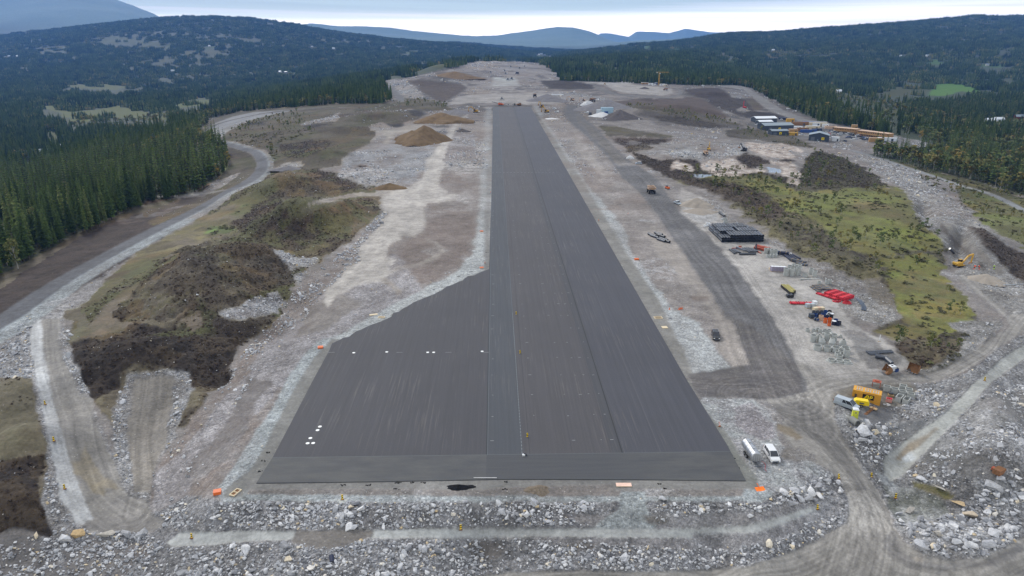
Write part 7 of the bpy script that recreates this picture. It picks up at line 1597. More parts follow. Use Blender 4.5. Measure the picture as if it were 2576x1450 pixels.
for k in range(6): b.box(rt.uniform(-.6,.6), rt.uniform(-.8,.8), 0, .6, .5, rt.uniform(.3, .9), rz=rt.random()*3, taper=.7)
put(tag(b.build('torn_packing', M_['beige']), 'torn white packing left of the sack pallets', 'packing'), p)
p = at('P', 2095, 1355); put(tag(MB().box(0, 0, 0, 7.0, .45, .25).build('white_beam', M_['conc']), 'long pale beam lying in front of the tall cylinders', 'beam'), p, .1)
for x, y, lb in ((340,410,'white sacks heap left of the big pipe stacks, upper'),(310,445,'white sacks heap left of the big pipe stacks, lower'),(600,325,'white rubble sacks above the big pipe stacks')):
    b = MB()
    for k in range(5): b.box(rt.uniform(-.7,.7), rt.uniform(-.5,.5), 0, .9, .8, .7, rz=rt.random()*3, taper=.7)
    put(tag(b.build('white_sacks', M_['white']), lb, 'sacks'), at('P', x, y))
# black crates with yellow lids
for k in range(8):
    x, y = 528+k*17, 165+k*14
    t = T('lidded_box', 'black box with pale yellow slatted lid in the slanting row of the yard', 'box', at('S', x+12, y+10), .15, 'black boxes with yellow lids in the yard')
    b = MB(); b.box(0, 0, 0, 1.1, 1.2, 1.0); b.build('box', M_['blackp'], t); b = MB()
    for j in range(2): b.box(0, -.3+j*.6, 1.0, 1.25, .2, .1)
    b.build('lid', mat('yellow_slats', (186,176,112), .7) if 'yellow_slats' not in bpy.data.materials else bpy.data.materials['yellow_slats'], t)
    if k < 6:
        t2 = T('lidded_box', 'black box with pale yellow slatted lid in the right column of the slanting row', 'box', at('S', x+66, y+14), .15, 'black boxes with yellow lids in the yard')
        b = MB(); b.box(0, 0, 0, 1.1, 1.2, 1.0); b.build('box', M_['blackp'], t2); b = MB()
        for j in range(2): b.box(0, -.3+j*.6, 1.0, 1.25, .2, .1)
        b.build('lid', bpy.data.materials['yellow_slats'], t2)
t = T('black_roll', 'two black rolls standing at the near end of the lidded boxes', 'rolls', at('S', 632, 310))
for s in (-1, 1): b = MB(); b.cyl((s*.55, -.6, .55), (s*.55, .6, .55), .55, n=14); b.build('roll', M_['blackp'], t)
# jumble of tubs, barrels and boxes
def drum(name, label, v, x, y, r, h, m, lid=None, group=None, lying=False):
    t = T(name, label, 'drum', at(v, x, y), rt.random()*3, group); b = MB()
    if lying: b.tube((-h/2, 0, r), (h/2, 0, r), r, .08, 12)
    else: b.tube((0, 0, 0), (0, 0, h), r, .08, 12); b.cyl((0, 0, .05), (0, 0, .1), r-.08, n=12)
    b.build('shell', m, t)
    if lid: b = MB(); b.cyl((0, 0, h), (0, 0, h+.08), r+.05, n=12); b.build('lid', lid, t)
for x, y, r, h, m, lid, lb in ((965,540,.5,1.0,'black',None,'black tub at the upper left of the tub jumble'),(1020,540,.45,1.0,'black',None,'black tub second from left at the top of the tub jumble'),(1075,545,.5,1.1,'black',None,'black tub below the beige boxes in the tub jumble'),(1130,535,.5,1.0,'blue',None,'blue tub top middle in the tub jumble'),(1185,535,.5,1.0,'blackp',None,'black tub top right in the tub jumble'),(985,585,.55,1.1,'blue',None,'blue grey tub left in the tub jumble'),(1035,585,.45,1.0,'navy',None,'navy tub in the heart of the tub jumble'),(1100,580,.55,1.1,'blue',None,'bright blue tub in the heart of the tub jumble'),(1210,590,.5,1.2,'blackp','white','black tub with white lid in the tub jumble'),(1150,610,.5,1.1,'navy',None,'navy tub above the orange ones in the tub jumble'),
    (1065,625,.6,1.4,'tan',None,'tan barrel low in the tub jumble'),(1125,665,.45,1.4,'orange',None,'orange topped drum, left of two in the tub jumble'),(1185,665,.45,1.5,'orange',None,'orange topped drum, right of two in the tub jumble'),(1180,705,.4,.7,'orange',None,'orange cone base nearest the front of the tub jumble'),(1245,690,.5,1.1,'navy','white','navy tub with white lid at the right of the tub jumble'),(1300,700,.5,1.1,'navy',None,'navy tub near the right end of the tub jumble'),(1320,690,.5,1.0,'blackp',None,'black tub at the right end of the tub jumble'),(1270,665,.5,1.2,'blue',None,'blue tub behind the navy ones at the right of the tub jumble')):
    drum('plastic_tub', lb, 'S', x, y, r*1.1, h, M_[m], M_[lid] if lid else None, 'tubs and drums in the yard jumble')
for x, y, m, lb in ((985,510,'beige','left beige boxed pallet on top of the tub jumble'),(1030,505,'tan','middle tan boxed pallet above the tub jumble'),(1075,505,'beige','right beige boxed pallet above the tub jumble'),(932,600,'dgrey','dark crate at the left end of the tub jumble'),(975,420,'white','white sack behind the low red bundles'),(945,455,'silver','grey sack in front of the low red bundles'),(880,455,'silver','grey pallet crate left of the tub jumble')):
    t = T('stores_crate', lb, 'crate', at('S', x, y), .2); b = MB(); b.box(0, 0, .14, 1.2, 1.2, 1.25, taper=.97); b.build('crate', M_[m], t); b = MB(); b.box(0, 0, 0, 1.25, 1.2, .13); b.build('pallet', M_['wood'], t)
for x, y, lb in ((985,632,'left grey wheel like reel in front of the tub jumble'),(1020,640,'right grey wheel like reel in front of the tub jumble')):
    t = T('cable_reel', lb, 'reel', at('S', x, y), .4); b = MB(); b.tube((0, -.1, .5), (0, .1, .5), .5, .15, 14); b.build('flange', M_['grey'], t); b = MB(); b.cyl((0, -.25, .5), (0, .25, .5), .25, n=10); b.build('drum', M_['blue'], t)
t = T('pipe_bend', 'white round pipe bend standing up in the tub jumble', 'pipe bend', at('S', 1170, 590), .3); b = MB(); P = [Vector((math.cos(a)*.75, 0, .9+math.sin(a)*.75)) for a in [k*math.pi/8 for k in range(-3, 12)]]
for i in range(len(P)-1): b.cyl(P[i], P[i+1], .13, n=7)
b.build('bend', M_['white'], t)
t = T('white_post', 'white marker post standing in rubble at the moor edge', 'post', at('S', 1880, 925)); b = MB(); b.box(0, 0, 0, .14, .14, 1.9); b.build('post', M_['white'], t); b = MB(); b.box(0, 0, 0, .9, .14, .12, rz=.4); b.build('foot', M_['wood'], t)
# white tank, excavator buckets
t = T('liquid_tank', 'white plastic tank at the end of the thick black pipes', 'tank', at('T', 1115, 90), .3); b = MB(); b.box(0, 0, .15, 1.5, 1.3, 1.25); b.build('tank', M_['white'], t); b = MB(); b.box(0, 0, 0, 1.55, 1.35, .14); b.build('pallet', M_['black'], t); b = MB(); b.cyl((0,0,1.4),(0,0,1.5),.25,n=12); b.build('cap', M_['blackp'], t)
t = T('blue_box', 'blue box behind the white tank', 'box', at('T', 1175, 95), .3); b = MB(); b.box(0, 0, 0, 1.0, .8, .8); b.build('box', M_['blue'], t); b = MB(); b.box(0, 0, .8, 1.04, .84, .06); b.build('lid', M_['navy'], t)
def bucket(label, v, x, y, rz_, s=1.0):
    t = T('digger_bucket', label, 'bucket', at(v, x, y), rz_); b = MB(); n = 9
    arc = [(math.cos(a)*.75, .75+math.sin(a)*.75) for a in [math.pi*.62+k*math.pi*1.02/(n-1) for k in range(n)]]; P = []
    for x_ in (-.85, .85): P += [(x_*s, y_*s, z_*s) for y_, z_ in arc]
    b.add(P, [(i, i+1, n+i+1, n+i) for i in range(n-1)]+[tuple(range(n)), tuple(range(n, 2*n))[::-1]]); b.build('scoop', M_['rust'], t)
    for k in range(4): b = MB(); b.box((-.66+k*.44)*s, .55*s, .02, .12*s, .5*s, .1*s); b.build('tooth', M_['rim'], t)
    return t
bucket('rusty digger bucket lying left of the white tank', 'T', 1035, 115, 1.6, 1.35); bucket('rusty digger bucket lying open at the foot of the moor, right of the white tank', 'T', 1410, 105, 2.2, 1.45)
# ------------------------------------------------------------------ machines
def excavator(label, v, x, y, rz_, s, m, boom=(3.2, 4.6), tip=(5.6, 4.2), bk=(6.0, 1.2), cat='excavator', name='tracked_excavator', group=None):
    t = T(name, label, cat, at(v, x, y), rz_, group); t.scale = (s, s, s)
    for sx in (-1, 1):
        b = MB(); b.prism([(-1.9, .35), (-1.6, .02), (1.6, .02), (1.9, .35), (1.6, .8), (-1.6, .8)], .55, M=Matrix.Translation((sx*1.15, 0, 0))); b.build('track', M_['rubber'], t)
    b = MB(); b.box(0, -.4, .85, 2.5, 3.2, .35); b.box(.45, -.9, 1.2, 1.5, 2.1, .95, taper=.94); b.build('house', M_[m], t)
    b = MB(); b.prism([(-2.1, 1.0), (-2.35, 1.3), (-2.35, 1.9), (-1.9, 2.1), (-1.7, 1.0)], 2.4); b.build('counterweight', M_[m], t)
    b = MB(); b.box(-.72, .55, 1.15, .95, 1.5, 1.65, taper=.86); cb = b.build('cab', M_['glass'], t); b = MB(); b.box(-.72, .55, 2.8, .9, 1.35, .08); b.build('cab_roof', M_[m], cb)
    def arm(nm, q0, q1, w0, w1, mm):
        b = MB(); a = math.atan2(q1[1]-q0[1], q1[0]-q0[0]); c_, s_ = math.cos(a+math.pi/2), math.sin(a+math.pi/2)
        b.prism([(q0[0]-c_*w0, q0[1]-s_*w0), (q1[0]-c_*w1, q1[1]-s_*w1), (q1[0]+c_*w1, q1[1]+s_*w1), (q0[0]+c_*w0, q0[1]+s_*w0)], .42, M=Matrix.Translation((.15, 0, 0))); return b.build(nm, M_[mm], t)
    arm('boom', (.6, 1.5), boom, .22, .3, m); arm('boom', boom, tip, .3, .18, m); arm('stick', tip, bk, .2, .14, m)
    b = MB(); b.prism([(bk[0]-.3, bk[1]+.1), (bk[0]-.7, bk[1]-.5), (bk[0]-.2, bk[1]-1.0), (bk[0]+.35, bk[1]-.5), (bk[0]+.2, bk[1]+.15)], 1.1, M=Matrix.Translation((.15, 0, 0))); b.build('bucket', M_['rust'], t)
    b = MB(); b.cyl((.15, .9, 1.2), (.15, boom[0]-.3, boom[1]-.5), .09, n=6); b.build('ram', M_['steel'], t)
    return t
def dumper(label, v, x, y, rz_, s, m='tan', load=True, name='dump_truck', group=None):
    t = T(name, label, 'dump truck', at(v, x, y), rz_, group); t.scale = (s, s, s)
    b = MB(); b.box(0, 3.1, 1.2, 2.6, 1.7, 1.2); b.build('bonnet', M_[m], t); b = MB(); b.box(-.5, 2.4, 1.9, 1.5, 1.3, 1.4, taper=.88); cb = b.build('cab', M_['glass'], t); b = MB(); b.box(-.5, 2.4, 3.3, 1.6, 1.4, .1); b.build('cab_roof', M_[m], cb)
    b = MB(); b.add([(-1.45,-3.4,2.4),(1.45,-3.4,2.4),(1.45,1.9,1.5),(-1.45,1.9,1.5),(-1.9,-4.1,3.4),(1.9,-4.1,3.4),(1.9,1.9,3.7),(-1.9,1.9,3.7)], [(0,3,2,1),(0,1,5,4),(1,2,6,5),(2,3,7,6),(3,0,4,7)])
    b.box(0, 2.3, 3.6, 3.6, .9, .12); b.build('body', M_[m], t)
    if load: b = MB(); b.add([(-1.75,-3.9,3.35),(1.75,-3.9,3.35),(1.75,1.8,3.6),(-1.75,1.8,3.6),(0,-1.8,4.1),(0,.6,4.2)], [(0,1,4),(1,2,5,4),(2,3,5),(3,0,4,5)]); b.build('load', M_['soil'], t)
    b = MB(); b.box(0, -.2, 1.0, 1.2, 6.8, .4); b.build('chassis', M_['dgrey'], t); wheels(t, (-2.3, 2.5), 1.45, .95, .75)
    for s_ in (-1, 1): b = MB(); b.box(s_*.8, 4.0, 1.4, .35, .06, .25); b.build('headlight', M_['lamp'], t)
    b = MB(); b.box(0, 3.98, 1.3, 1.0, .05, .8); b.build('grille', M_['black'], t); return t
def roller(label, v, x, y, rz_, s, m, name='road_roller', group=None):
    t = T(name, label, 'roller', at(v, x, y), rz_, group); t.scale = (s, s, s)
    for y_ in (-1.5, 1.5): b = MB(); b.cyl((-1, y_, .65), (1, y_, .65), .65, n=14); b.build('drum', M_['steel'], t)
    b = MB(); b.box(0, 0, .8, 1.5, 3.6, .7); b.build('frame', M_[m], t); b = MB(); b.box(0, .1, 1.5, 1.3, 1.3, 1.3, taper=.9); cb = b.build('cab', M_['glass'], t); b = MB(); b.box(0, .1, 2.8, 1.6, 1.6, .1); b.build('cab_roof', M_[m], cb); return t
def paver(label, v, x, y, rz_, s, m, conv=True, name='asphalt_paver'):
    t = T(name, label, 'paving machine', at(v, x, y), rz_); t.scale = (s, s, s)
    b = MB(); b.box(0, 0, .7, 2.6, 4.5, 1.5); b.box(0, -.8, 2.2, 1.8, 1.8, .6); b.build('body', M_[m], t)
    for sx in (-1, 1): b = MB(); b.prism([(-2, .4), (-1.7, .02), (1.7, .02), (2, .4), (1.7, .85), (-1.7, .85)], .4, M=Matrix.Translation((sx*1.2, 0, 0))); b.build('track', M_['rubber'], t)
    b = MB(); b.box(0, 0, 3.3, 2.6, 3.0, .12); b.build('canopy', M_['dgrey'], t); b = MB()
    for x_, y_ in ((-1.1,-1.3),(1.1,-1.3),(-1.1,1.3),(1.1,1.3)): b.box(x_, y_, 2.2, .1, .1, 1.1)
    b.build('post', M_['black'], t); b = MB(); b.prism([(2.2, .5), (3.6, .9), (3.6, 1.6), (2.2, 1.2)], 3.2); b.build('hopper', M_[m], t)
    if conv: b = MB(); b.cyl((0, -2, 2.0), (0, -9.5, 3.9), .35, .25, n=6); b.build('conveyor', M_['dgrey'], t)
    return t
dumper('tan dump truck with soil load driving on the haul road beside the runway', 'B', 808, 1275, yaw(ground(1644, 480), ground(1620, 455)), .98)
excavator('yellow excavator digging in the trench at the right edge', 'E', 930, 860, -1.35, .98, 'yellow', boom=(2.9, 4.3), tip=(4.9, 4.9), bk=(4.7, 1.6))
dumper('cream and yellow dump truck facing the camera among pale bedrock', 'B', 1432, 840, math.pi-.05, .78, 'tan', False)
excavator('yellow excavator loading right behind the cream dump truck', 'B', 1470, 790, -.3, 1.0, 'yellow', boom=(2.2, 5.0), tip=(3.4, 6.2), bk=(5.2, 3.4))
excavator('dark excavator with raised boom on pale rubble right of the cream dump truck', 'B', 1870, 795, 1.9, 1.05, 'dgrey', boom=(2.2, 4.6), tip=(3.0, 6.0), bk=(4.4, 3.2))
paver('orange asphalt feeder with long conveyor at the runway head', 'F', 745, 635, -1.4, 1.15, 'orange')
paver('dark asphalt paver at the right side of the runway head', 'F', 1008, 640, 1.5, 1.15, 'rust', False)
roller('dark roller between feeder and paver at the runway head', 'F', 945, 645, 1.4, 1.1, 'dgrey'); roller('small dark roller left of centre at the runway head', 'F', 857, 645, .2, .8, 'dgrey')
excavator('yellow excavator among rubble left of the runway head', 'F', 400, 735, 1.4, 1.35, 'yellow'); excavator('yellow excavator right of the runway head, rear one with arched boom', 'F', 1315, 665, 2.4, 1.25, 'yellow', boom=(1.8, 5.2), tip=(3.4, 6.0), bk=(4.6, 3.0)); excavator('yellow excavator right of the runway head, nearer one', 'F', 1385, 735, .9, 1.25, 'yellow')
dumper('dark dump truck on the beige yard beyond the runway', 'F', 1222, 525, 0, 1.35, 'dgrey'); dumper('brown dump truck near the white bags right of the runway head', 'F', 2020, 585, .4, 1.3, 'rust'); roller('small dark roller on the beige yard beyond the runway head', 'F', 768, 560, 1.5, 1.3, 'dgrey')
excavator('dark excavator by the rubble right of the beige yard', 'F', 1740, 575, 1.2, 1.3, 'tan'); excavator('pale excavator near the brown dump truck', 'F', 1900, 575, 1.6, 1.0, 'tan')
roller('dark machine on the grey patch far beyond the runway, left of two', 'F', 850, 292, 1.3, 1.6, 'dgrey'); roller('dark machine on the grey patch far beyond the runway, right of two', 'F', 905, 280, 1.0, 1.6, 'dgrey')
dumper('small dump truck left of the grey cliff far beyond the runway', 'F', 980, 205, .5, 1.3, 'dgrey', False); dumper('dark dump truck on the far beige yard at right', 'B', 975, 100, 1.5, 1.0, 'rust')
for x, y, lb in ((1080,105,'far dark machine below the grey rock cut'),(1010,130,'far dark machine below the first under the rock cut'),(610,190,'far dark machine left of the grey patch'),(800,165,'far white truck above the grey patch'),(820,205,'far dark loader above the grey patch'),(2190,355,'small yellow digger on the far beige strip'),(885,110,'farthest dark machine under the rock cut')):
    roller(lb, 'F', x, y, rt.random()*3, 1.4, 'yellow' if 'yellow' in lb else 'dgrey', 'site_machine')
t = T('drill_rig', 'red drill rig with upright mast on the small pale shelf', 'drill rig', at('B', 1880, 300), .4); b = MB(); b.box(0, 0, .4, 2.4, 4.2, 1.4); b.build('body', M_['red'], t); b = MB(); b.box(0, 2.2, .6, .6, .6, 8.5); b.build('mast', M_['red'], t); b = MB(); b.box(0, 0, 0, 2.6, 3.8, .5); b.build('track', M_['rubber'], t)
car('parked_car', 'white van parked right of the yellow excavators at the runway head, rear one', 'van', 'van', 'white', at('F', 1493, 695), 1.5); car('parked_car', 'white van parked right of the yellow excavators at the runway head, nearer one', 'van', 'van', 'white', at('F', 1528, 735), 1.2)
car('parked_car', 'white van at the white sand heap', 'van', 'van', 'white', at('F', 1940, 745), 1.3); dumper('small grey dumper beside the white sand heap', 'F', 1990, 770, 2.8, .7, 'dgrey', False)
car('parked_car', 'pale car on the concrete crossing of the haul road', 'car', 'car', 'silver', at('B', 665, 945), 1.45)
heap('salt_bag', 'white round bag heap beside the haul road bend', 'bag', at('B', 568, 880), 2.6, 2.4, 2.2, HW, 41, pw=.5)
for x, y, s, lb in ((1905,645,1.0,'small white bag heap left at the runway head yard'),(1950,630,1.5,'large white bag heap at the runway head yard'),(1980,625,1.2,'white bag heap right at the runway head yard')): heap('bag_heap', lb, 'bags', at('F', x, y), 5*s, 4*s, 3.6*s, HW, 43+int(x), pw=.5)
t = T('dosing_silo', 'pale blue box silo behind the white sand heap', 'silo', at('F', 2220, 755), .1); b = MB(); b.box(0, 0, .4, 13, 5, 6.5); b.build('body', mat('pale_blue_sheet', (150,176,190), .5), t); b = MB(); b.box(-9, 0, .2, 5, 4, 4.5); b.build('annex', M_['silver'], t); b = MB(); b.box(-1.5, -2.7, .5, 4, .3, 2.5); b.build('door', M_['blue'], t)
p = at('F', 1535, 495); put(tag(MB().box(0, 0, 0, 18, 4, 1.2).build('white_cover', M_['white']), 'long white covered stack beyond the runway right side', 'covered stack'), p)
# orange machine group right of haul road
t = T('orange_plate', 'small orange machine parked right of the dump truck', 'machine', at('B', 995, 1230), .3); b = MB(); b.box(0, 0, .4, 1.6, 2.6, .8); b.build('body', M_['orange'], t); wheels(t, (-.8, .8), .7, .4); b = MB(); b.box(0, .6, 1.2, 1.0, .9, .7); b.build('seat', M_['black'], t)
t = T('timber_box', 'wooden box with red top in the rubble at the far right', 'box', at('C', 1575, 445), .5); b = MB(); b.box(0, 0, 0, 2.0, 1.3, 1.0); b.build('box', M_['darkwood'], t); b = MB(); b.box(-.1, .9, .3, .7, .5, .5); b.build('red_part', M_['terr'], t)
# tower crane
t = T('tower_crane', 'yellow tower crane over the far right yard', 'crane', ground(1657, 214), .0)
b = MB(); H_ = 22
for sx, sy in ((-1,-1),(1,-1),(1,1),(-1,1)): b.box(sx*.8, sy*.8, 0, .35, .35, H_)
for k in range(11):
    for s in (-1, 1): b.cyl((-.8, s*.8, k*2), (.8, s*.8, k*2+2), .13, n=4); b.cyl((s*.8, -.8, k*2+2), (s*.8, .8, k*2), .13, n=4)
b.build('mast', M_['yellow'], t); b = MB()
for z, y in ((H_, -.5), (H_, .5), (H_+1.3, 0)): b.box(6, y, z, 24, .3, .3)
b.build('jib', M_['yellow'], t); b = MB(); b.box(-4.5, 0, H_-.6, 2, 1.4, 1.8); b.build('counterweight', M_['conc'], t); b = MB(); b.box(.9, -1, H_-1.8, 1.2, 1.2, 1.6); b.build('cab', M_['white'], t)
# yard at the crane: containers and sheds
for x, y, sx, m, lb in ((1622,212,14,'ochre','low ochre hut at the left of the crane yard'),(1637,214,8,'white','small white hut left of the crane'),(1645,216,7,'white','second small white hut left of the crane'),(1666,216,9,'white','white hut right of the crane'),(1674,217,6,'beige','beige hut right of the crane'),(1650,213,5,'blue','blue container behind the crane')):
    t = T('site_hut', lb, 'hut', ground(x, y), 0); b = MB(); b.box(0, 0, 0, sx, 5, 3.0); b.build('wall', M_[m], t); b = MB(); b.box(0, 0, 3.0, sx+.3, 5.3, .25); b.build('roof', M_['roofw'], t); b = MB(); b.box(-sx*.2, -2.52, 1.2, sx*.25, .06, 1.0); b.build('window', M_['glass'], t); b = MB(); b.box(sx*.25, -2.52, 0, 1.0, .06, 2.1); b.build('door', M_['dgrey'], t)
# ------------------------------------------------------------------ camp
def shed(label, x0, y0, x1, y1, depth, h, ridge, roofm, wallm='dgrey', sign=True, gable=False, name='workshop_hall'):
    a, b__ = at('W', x0, y0), at('W', x1, y1); d_ = b__-a; L_ = math.hypot(d_.x, d_.y); rz_ = math.atan2(d_.y, d_.x); nn_ = Vector((-math.sin(rz_), math.cos(rz_), 0)); c_ = (a+b__)/2+nn_*depth/2; c_.z = min(a.z, b__.z)-.3
    t = T(name, label, 'building', c_, rz_); b = MB()
    if gable:   # ridge runs away from the viewer
        P = [(-L_/2, 0), (L_/2, 0), (L_/2, h), (0, h+ridge), (-L_/2, h)]; P3 = [(x, -depth/2, z) for x, z in P]+[(x, depth/2, z) for x, z in P]
        b.add(P3, [(0,1,2,3,4),(9,8,7,6,5)]+[(i, 5+i, 5+(i+1) % 5, (i+1) % 5) for i in range(5) if i not in (2, 3)]); b.build('wall', M_[wallm], t)
        for s in (-1, 1): b = MB(); b.add([(s*(L_/2+.3), -depth/2-.3, h-.05), (0, -depth/2-.3, h+ridge+.15), (0, depth/2+.3, h+ridge+.15), (s*(L_/2+.3), depth/2+.3, h-.05)], [(0,1,2,3)]); b.add([(s*(L_/2+.3), -depth/2-.3, h+.15), (0, -depth/2-.3, h+ridge+.35), (0, depth/2+.3, h+ridge+.35), (s*(L_/2+.3), depth/2+.3, h+.15)], [(0,1,2,3)]); b.build('roof', M_[roofm], t)
    else:
        P = [(-depth/2, 0), (depth/2, 0), (depth/2, h), (0, h+ridge), (-depth/2, h)]; b.prism([(y, z) for y, z in P], L_); b.build('wall', M_[wallm], t)
        for s in (-1, 1): b = MB(); b.add([(-L_/2-.3, s*(depth/2+.3), h), (L_/2+.3, s*(depth/2+.3), h), (L_/2+.3, 0, h+ridge+.2), (-L_/2-.3, 0, h+ridge+.2), (-L_/2-.3, s*(depth/2+.3), h+.25), (L_/2+.3, s*(depth/2+.3), h+.25), (L_/2+.3, 0, h+ridge+.45), (-L_/2-.3, 0, h+ridge+.45)], [(0,1,2,3),(4,5,6,7),(0,1,5,4),(0,3,7,4),(1,2,6,5)]); b.build('roof', M_[roofm], t)
    if sign: b = MB(); b.box(L_*.02 if not gable else L_*.2, -depth/2-.06, h*.3, 2.6, .08, 2.4); sg = b.build('sign_panel', M_['byellow'], t); b = MB(); b.box(L_*.02 if not gable else L_*.2, -depth/2-.11, h*.3+.8, 1.2, .05, .7, rz=0); b.build('mark', M_['blackp'], sg)
    b = MB(); b.box(-L_*.3, -depth/2-.05, 0, 3.4, .06, h*.7); b.build('gate', M_['grey'], t); b = MB(); b.box(-L_*.05 if gable else L_*.35, -depth/2-.05, 0, 1.1, .06, 2.2); b.build('door', M_['roofg'], t); return t
shed('dark grey hall with white roof, rearmost of the camp halls', 370, 262, 655, 275, 13, 6.5, 1.6, 'roofw', sign=False)
shed('small dark hall with white roof behind the long hall', 415, 305, 600, 312, 9, 5.5, 1.3, 'roofw', sign=False)
shed('longest dark grey hall with grey roof and yellow sign', 485, 368, 885, 376, 15, 6.5, 2.0, 'roofg')
shed('low dark hall with grey roof in front of the long hall', 585, 428, 815, 436, 8, 4.8, 1.2, 'roofg')
shed('separate dark gabled hall with yellow sign nearest the moor', 1095, 505, 1375, 525, 16, 6.0, 2.2, 'roofg', gable=True)
def barracks(label, x0, y0, x1, y1, floors=2, nwin=20):
    a, b__ = at('W', x0, y0), at('W', x1, y1); d_ = b__-a; L_ = math.hypot(d_.x, d_.y); rz_ = math.atan2(d_.y, d_.x); depth = 8; nn_ = Vector((-math.sin(rz_), math.cos(rz_), 0)); c_ = (a+b__)/2+nn_*depth/2; c_.z = min(a.z, b__.z)-.3
    t = T('barracks', label, 'building', c_, rz_); fh = 2.9; b = MB()
    for f_ in range(floors): b.box(0, 0, f_*fh, L_-f_*.0, depth, fh-.06)
    b.build('wall', M_['ochre'], t); b = MB(); b.box(0, 0, floors*fh, L_+.4, depth+.4, .25); b.build('roof', M_['tan'], t); b = MB(); b.box(0, -depth/2-.6, fh-.06, L_, 1.2, .12); b.build('gallery', M_['wood'], t)
    for f_ in range(floors):
        for k in range(nwin):
            b = MB(); b.box(-L_/2+L_*(k+.5)/nwin, -depth/2-.03, f_*fh+1.1, L_/nwin*.42, .06, 1.15); b.build('window', M_['glass'], t)
    for k in range(3): b = MB(); b.box(-L_/2+L_*(k+.5)/3, -depth/2-.04, 0, 1.0, .06, 2.1); b.build('door', M_['darkwood'], t)
    return t
barracks('long two storey ochre barracks, rear half of the row', 1435, 385, 1750, 425, 2, 14); barracks('long two storey ochre barracks, nearer half of the row', 1765, 430, 2195, 492, 2, 18)
for x, y, w_, h, m, lb in ((1728,345,6,4.5,'ochre','small ochre stair tower behind the barracks'),(1400,345,12,3,'tan','low tan hut at the rear end of the barracks'),(2180,510,18,3,'roofw','white open shed at the near end of the barracks'),(2030,528,13,4,'ochre','single ochre hut in front of the barracks end'),(880,400,9,4,'ochre','ochre container stack right of the low hall'),(880,435,9,3,'yellow','yellow container with sign right of the low hall'),(1095,395,17,3,'blue','long blue container in the middle of the camp yard'),(1210,370,10,2.4,'navy','dark blue container behind the long blue one'),(1150,350,16,3.6,'beige','row of beige stacked modules in the camp yard'),(1215,300,22,4,'beige','pale stacked modules at the rear of the camp yard'),(1090,275,13,2.6,'blue','blue containers at the rear of the camp yard'),(960,295,22,3.6,'rust','brown machinery heap behind the camp yard'),(840,250,9,4,'yellow','yellow machine block at the rear left of the camp yard'),(930,350,12,3.2,'white','white tent beside the long hall'),(1330,320,7,3.4,'white','white hut at the left end of the barracks'),(1465,515,7,4,'white','white box hut in front of the gabled hall'),(1195,300,9,3,'white','white stacked boxes at the rear yard'),(740,215,9,2.4,'navy','dark skip beside the rearmost hall'),(1015,370,12,3,'rust','brown scaffold stack beside the blue container'),(785,430,6,2,'beige','beige box beside the low hall')):
    t = T('site_container', lb, 'container', at('W', x, y), .05 if x < 1300 else -.25); b = MB(); b.box(0, 0, 0, w_, 3.2, h); b.build('wall', M_[m], t); b = MB(); b.box(0, 0, h, w_+.1, 3.3, .12); b.build('roof', M_['roofw' if m in ('white', 'beige') else 'tan' if m == 'ochre' else m], t)
    b = MB(); b.box(w_*.25, -1.63, .2, min(2, w_*.2), .06, min(2.1, h-.4)); b.build('door', M_['dgrey'], t)
# parked cars
def tiny_car(col, kind):
    b = MB(); h_ = .85 if kind == 'car' else 1.1; tp = 1.45 if kind == 'car' else 2.1
    b.box(0, 0, .3, 1.8, 4.5, h_-.3); b.box(0, -.3, h_, 1.65, 2.6 if kind == 'car' else 3.9, tp-h_, mi=1, taper=.86, tapery=.72 if kind == 'car' else .9); b.box(0, -.3, tp-.02, 1.4, 1.9 if kind == 'car' else 3.5, .05)
    for y in (-1.4, 1.4): b.cyl((-.9, y, .33), (.9, y, .33), .33, n=8, mi=2)
    return src(b.build('camp_car', [M_[col], M_['glass'], M_['rubber']]))
CARS = {(c, k): tiny_car(c, k) for c, k in (('white', 'car'), ('white', 'van'), ('blackp', 'car'), ('silver', 'car'), ('blue', 'car'), ('dgrey', 'car'), ('red', 'car'))}
spots = [(1400+i*21, 383+i*5, 'row along the rear barracks') for i in range(8)]+[(1580+i*19, 408+i*5, 'row before the middle of the barracks') for i in range(6)]+[(1700+i*24, 432+i*6, 'row before the nearer barracks') for i in range(5)]+[(1800+i*26, 450+i*8, 'row before the nearer barracks') for i in range(7)]+[(1330,403,'open camp yard'),(1375,418,'open camp yard'),(1450,432,'open camp yard'),(1525,418,'open camp yard'),(1540,440,'open camp yard'),(1640,465,'open camp yard'),(1665,462,'open camp yard'),(1700,478,'open camp yard'),(1740,488,'open camp yard'),(1830,485,'open camp yard'),(1860,500,'open camp yard'),(1905,492,'open camp yard'),(1930,505,'open camp yard'),(1600,520,'open camp yard'),(1420,480,'open camp yard'),(1700,500,'open camp yard'),(720,218,'rear corner behind the halls'),(770,214,'rear corner behind the halls'),(800,216,'rear corner behind the halls'),(2110,520,'near end of the barracks'),(2150,530,'near end of the barracks'),(990,390,'yard beside the halls'),(1000,430,'yard beside the halls'),(380,295,'left of the halls'),(420,320,'left of the halls')]
names = {'white': 'white', 'blackp': 'black', 'silver': 'silver', 'blue': 'blue', 'dgrey': 'dark grey', 'red': 'red'}
for x, y, wh in spots:
    c_, k_ = rt.choice(list(CARS)+[('white', 'car'), ('white', 'van'), ('dgrey', 'car'), ('blackp', 'car')]); p = at('W', x, y)
    lay(CARS[(c_, k_)], '%s %s parked in the camp, %s' % (names[c_], k_, wh), k_, 'vehicles parked in the camp', p.x, p.y, p.z, .2+rt.uniform(-.1, .1)+(1.5 if rt.random() < .15 else 0), 'camp_car')
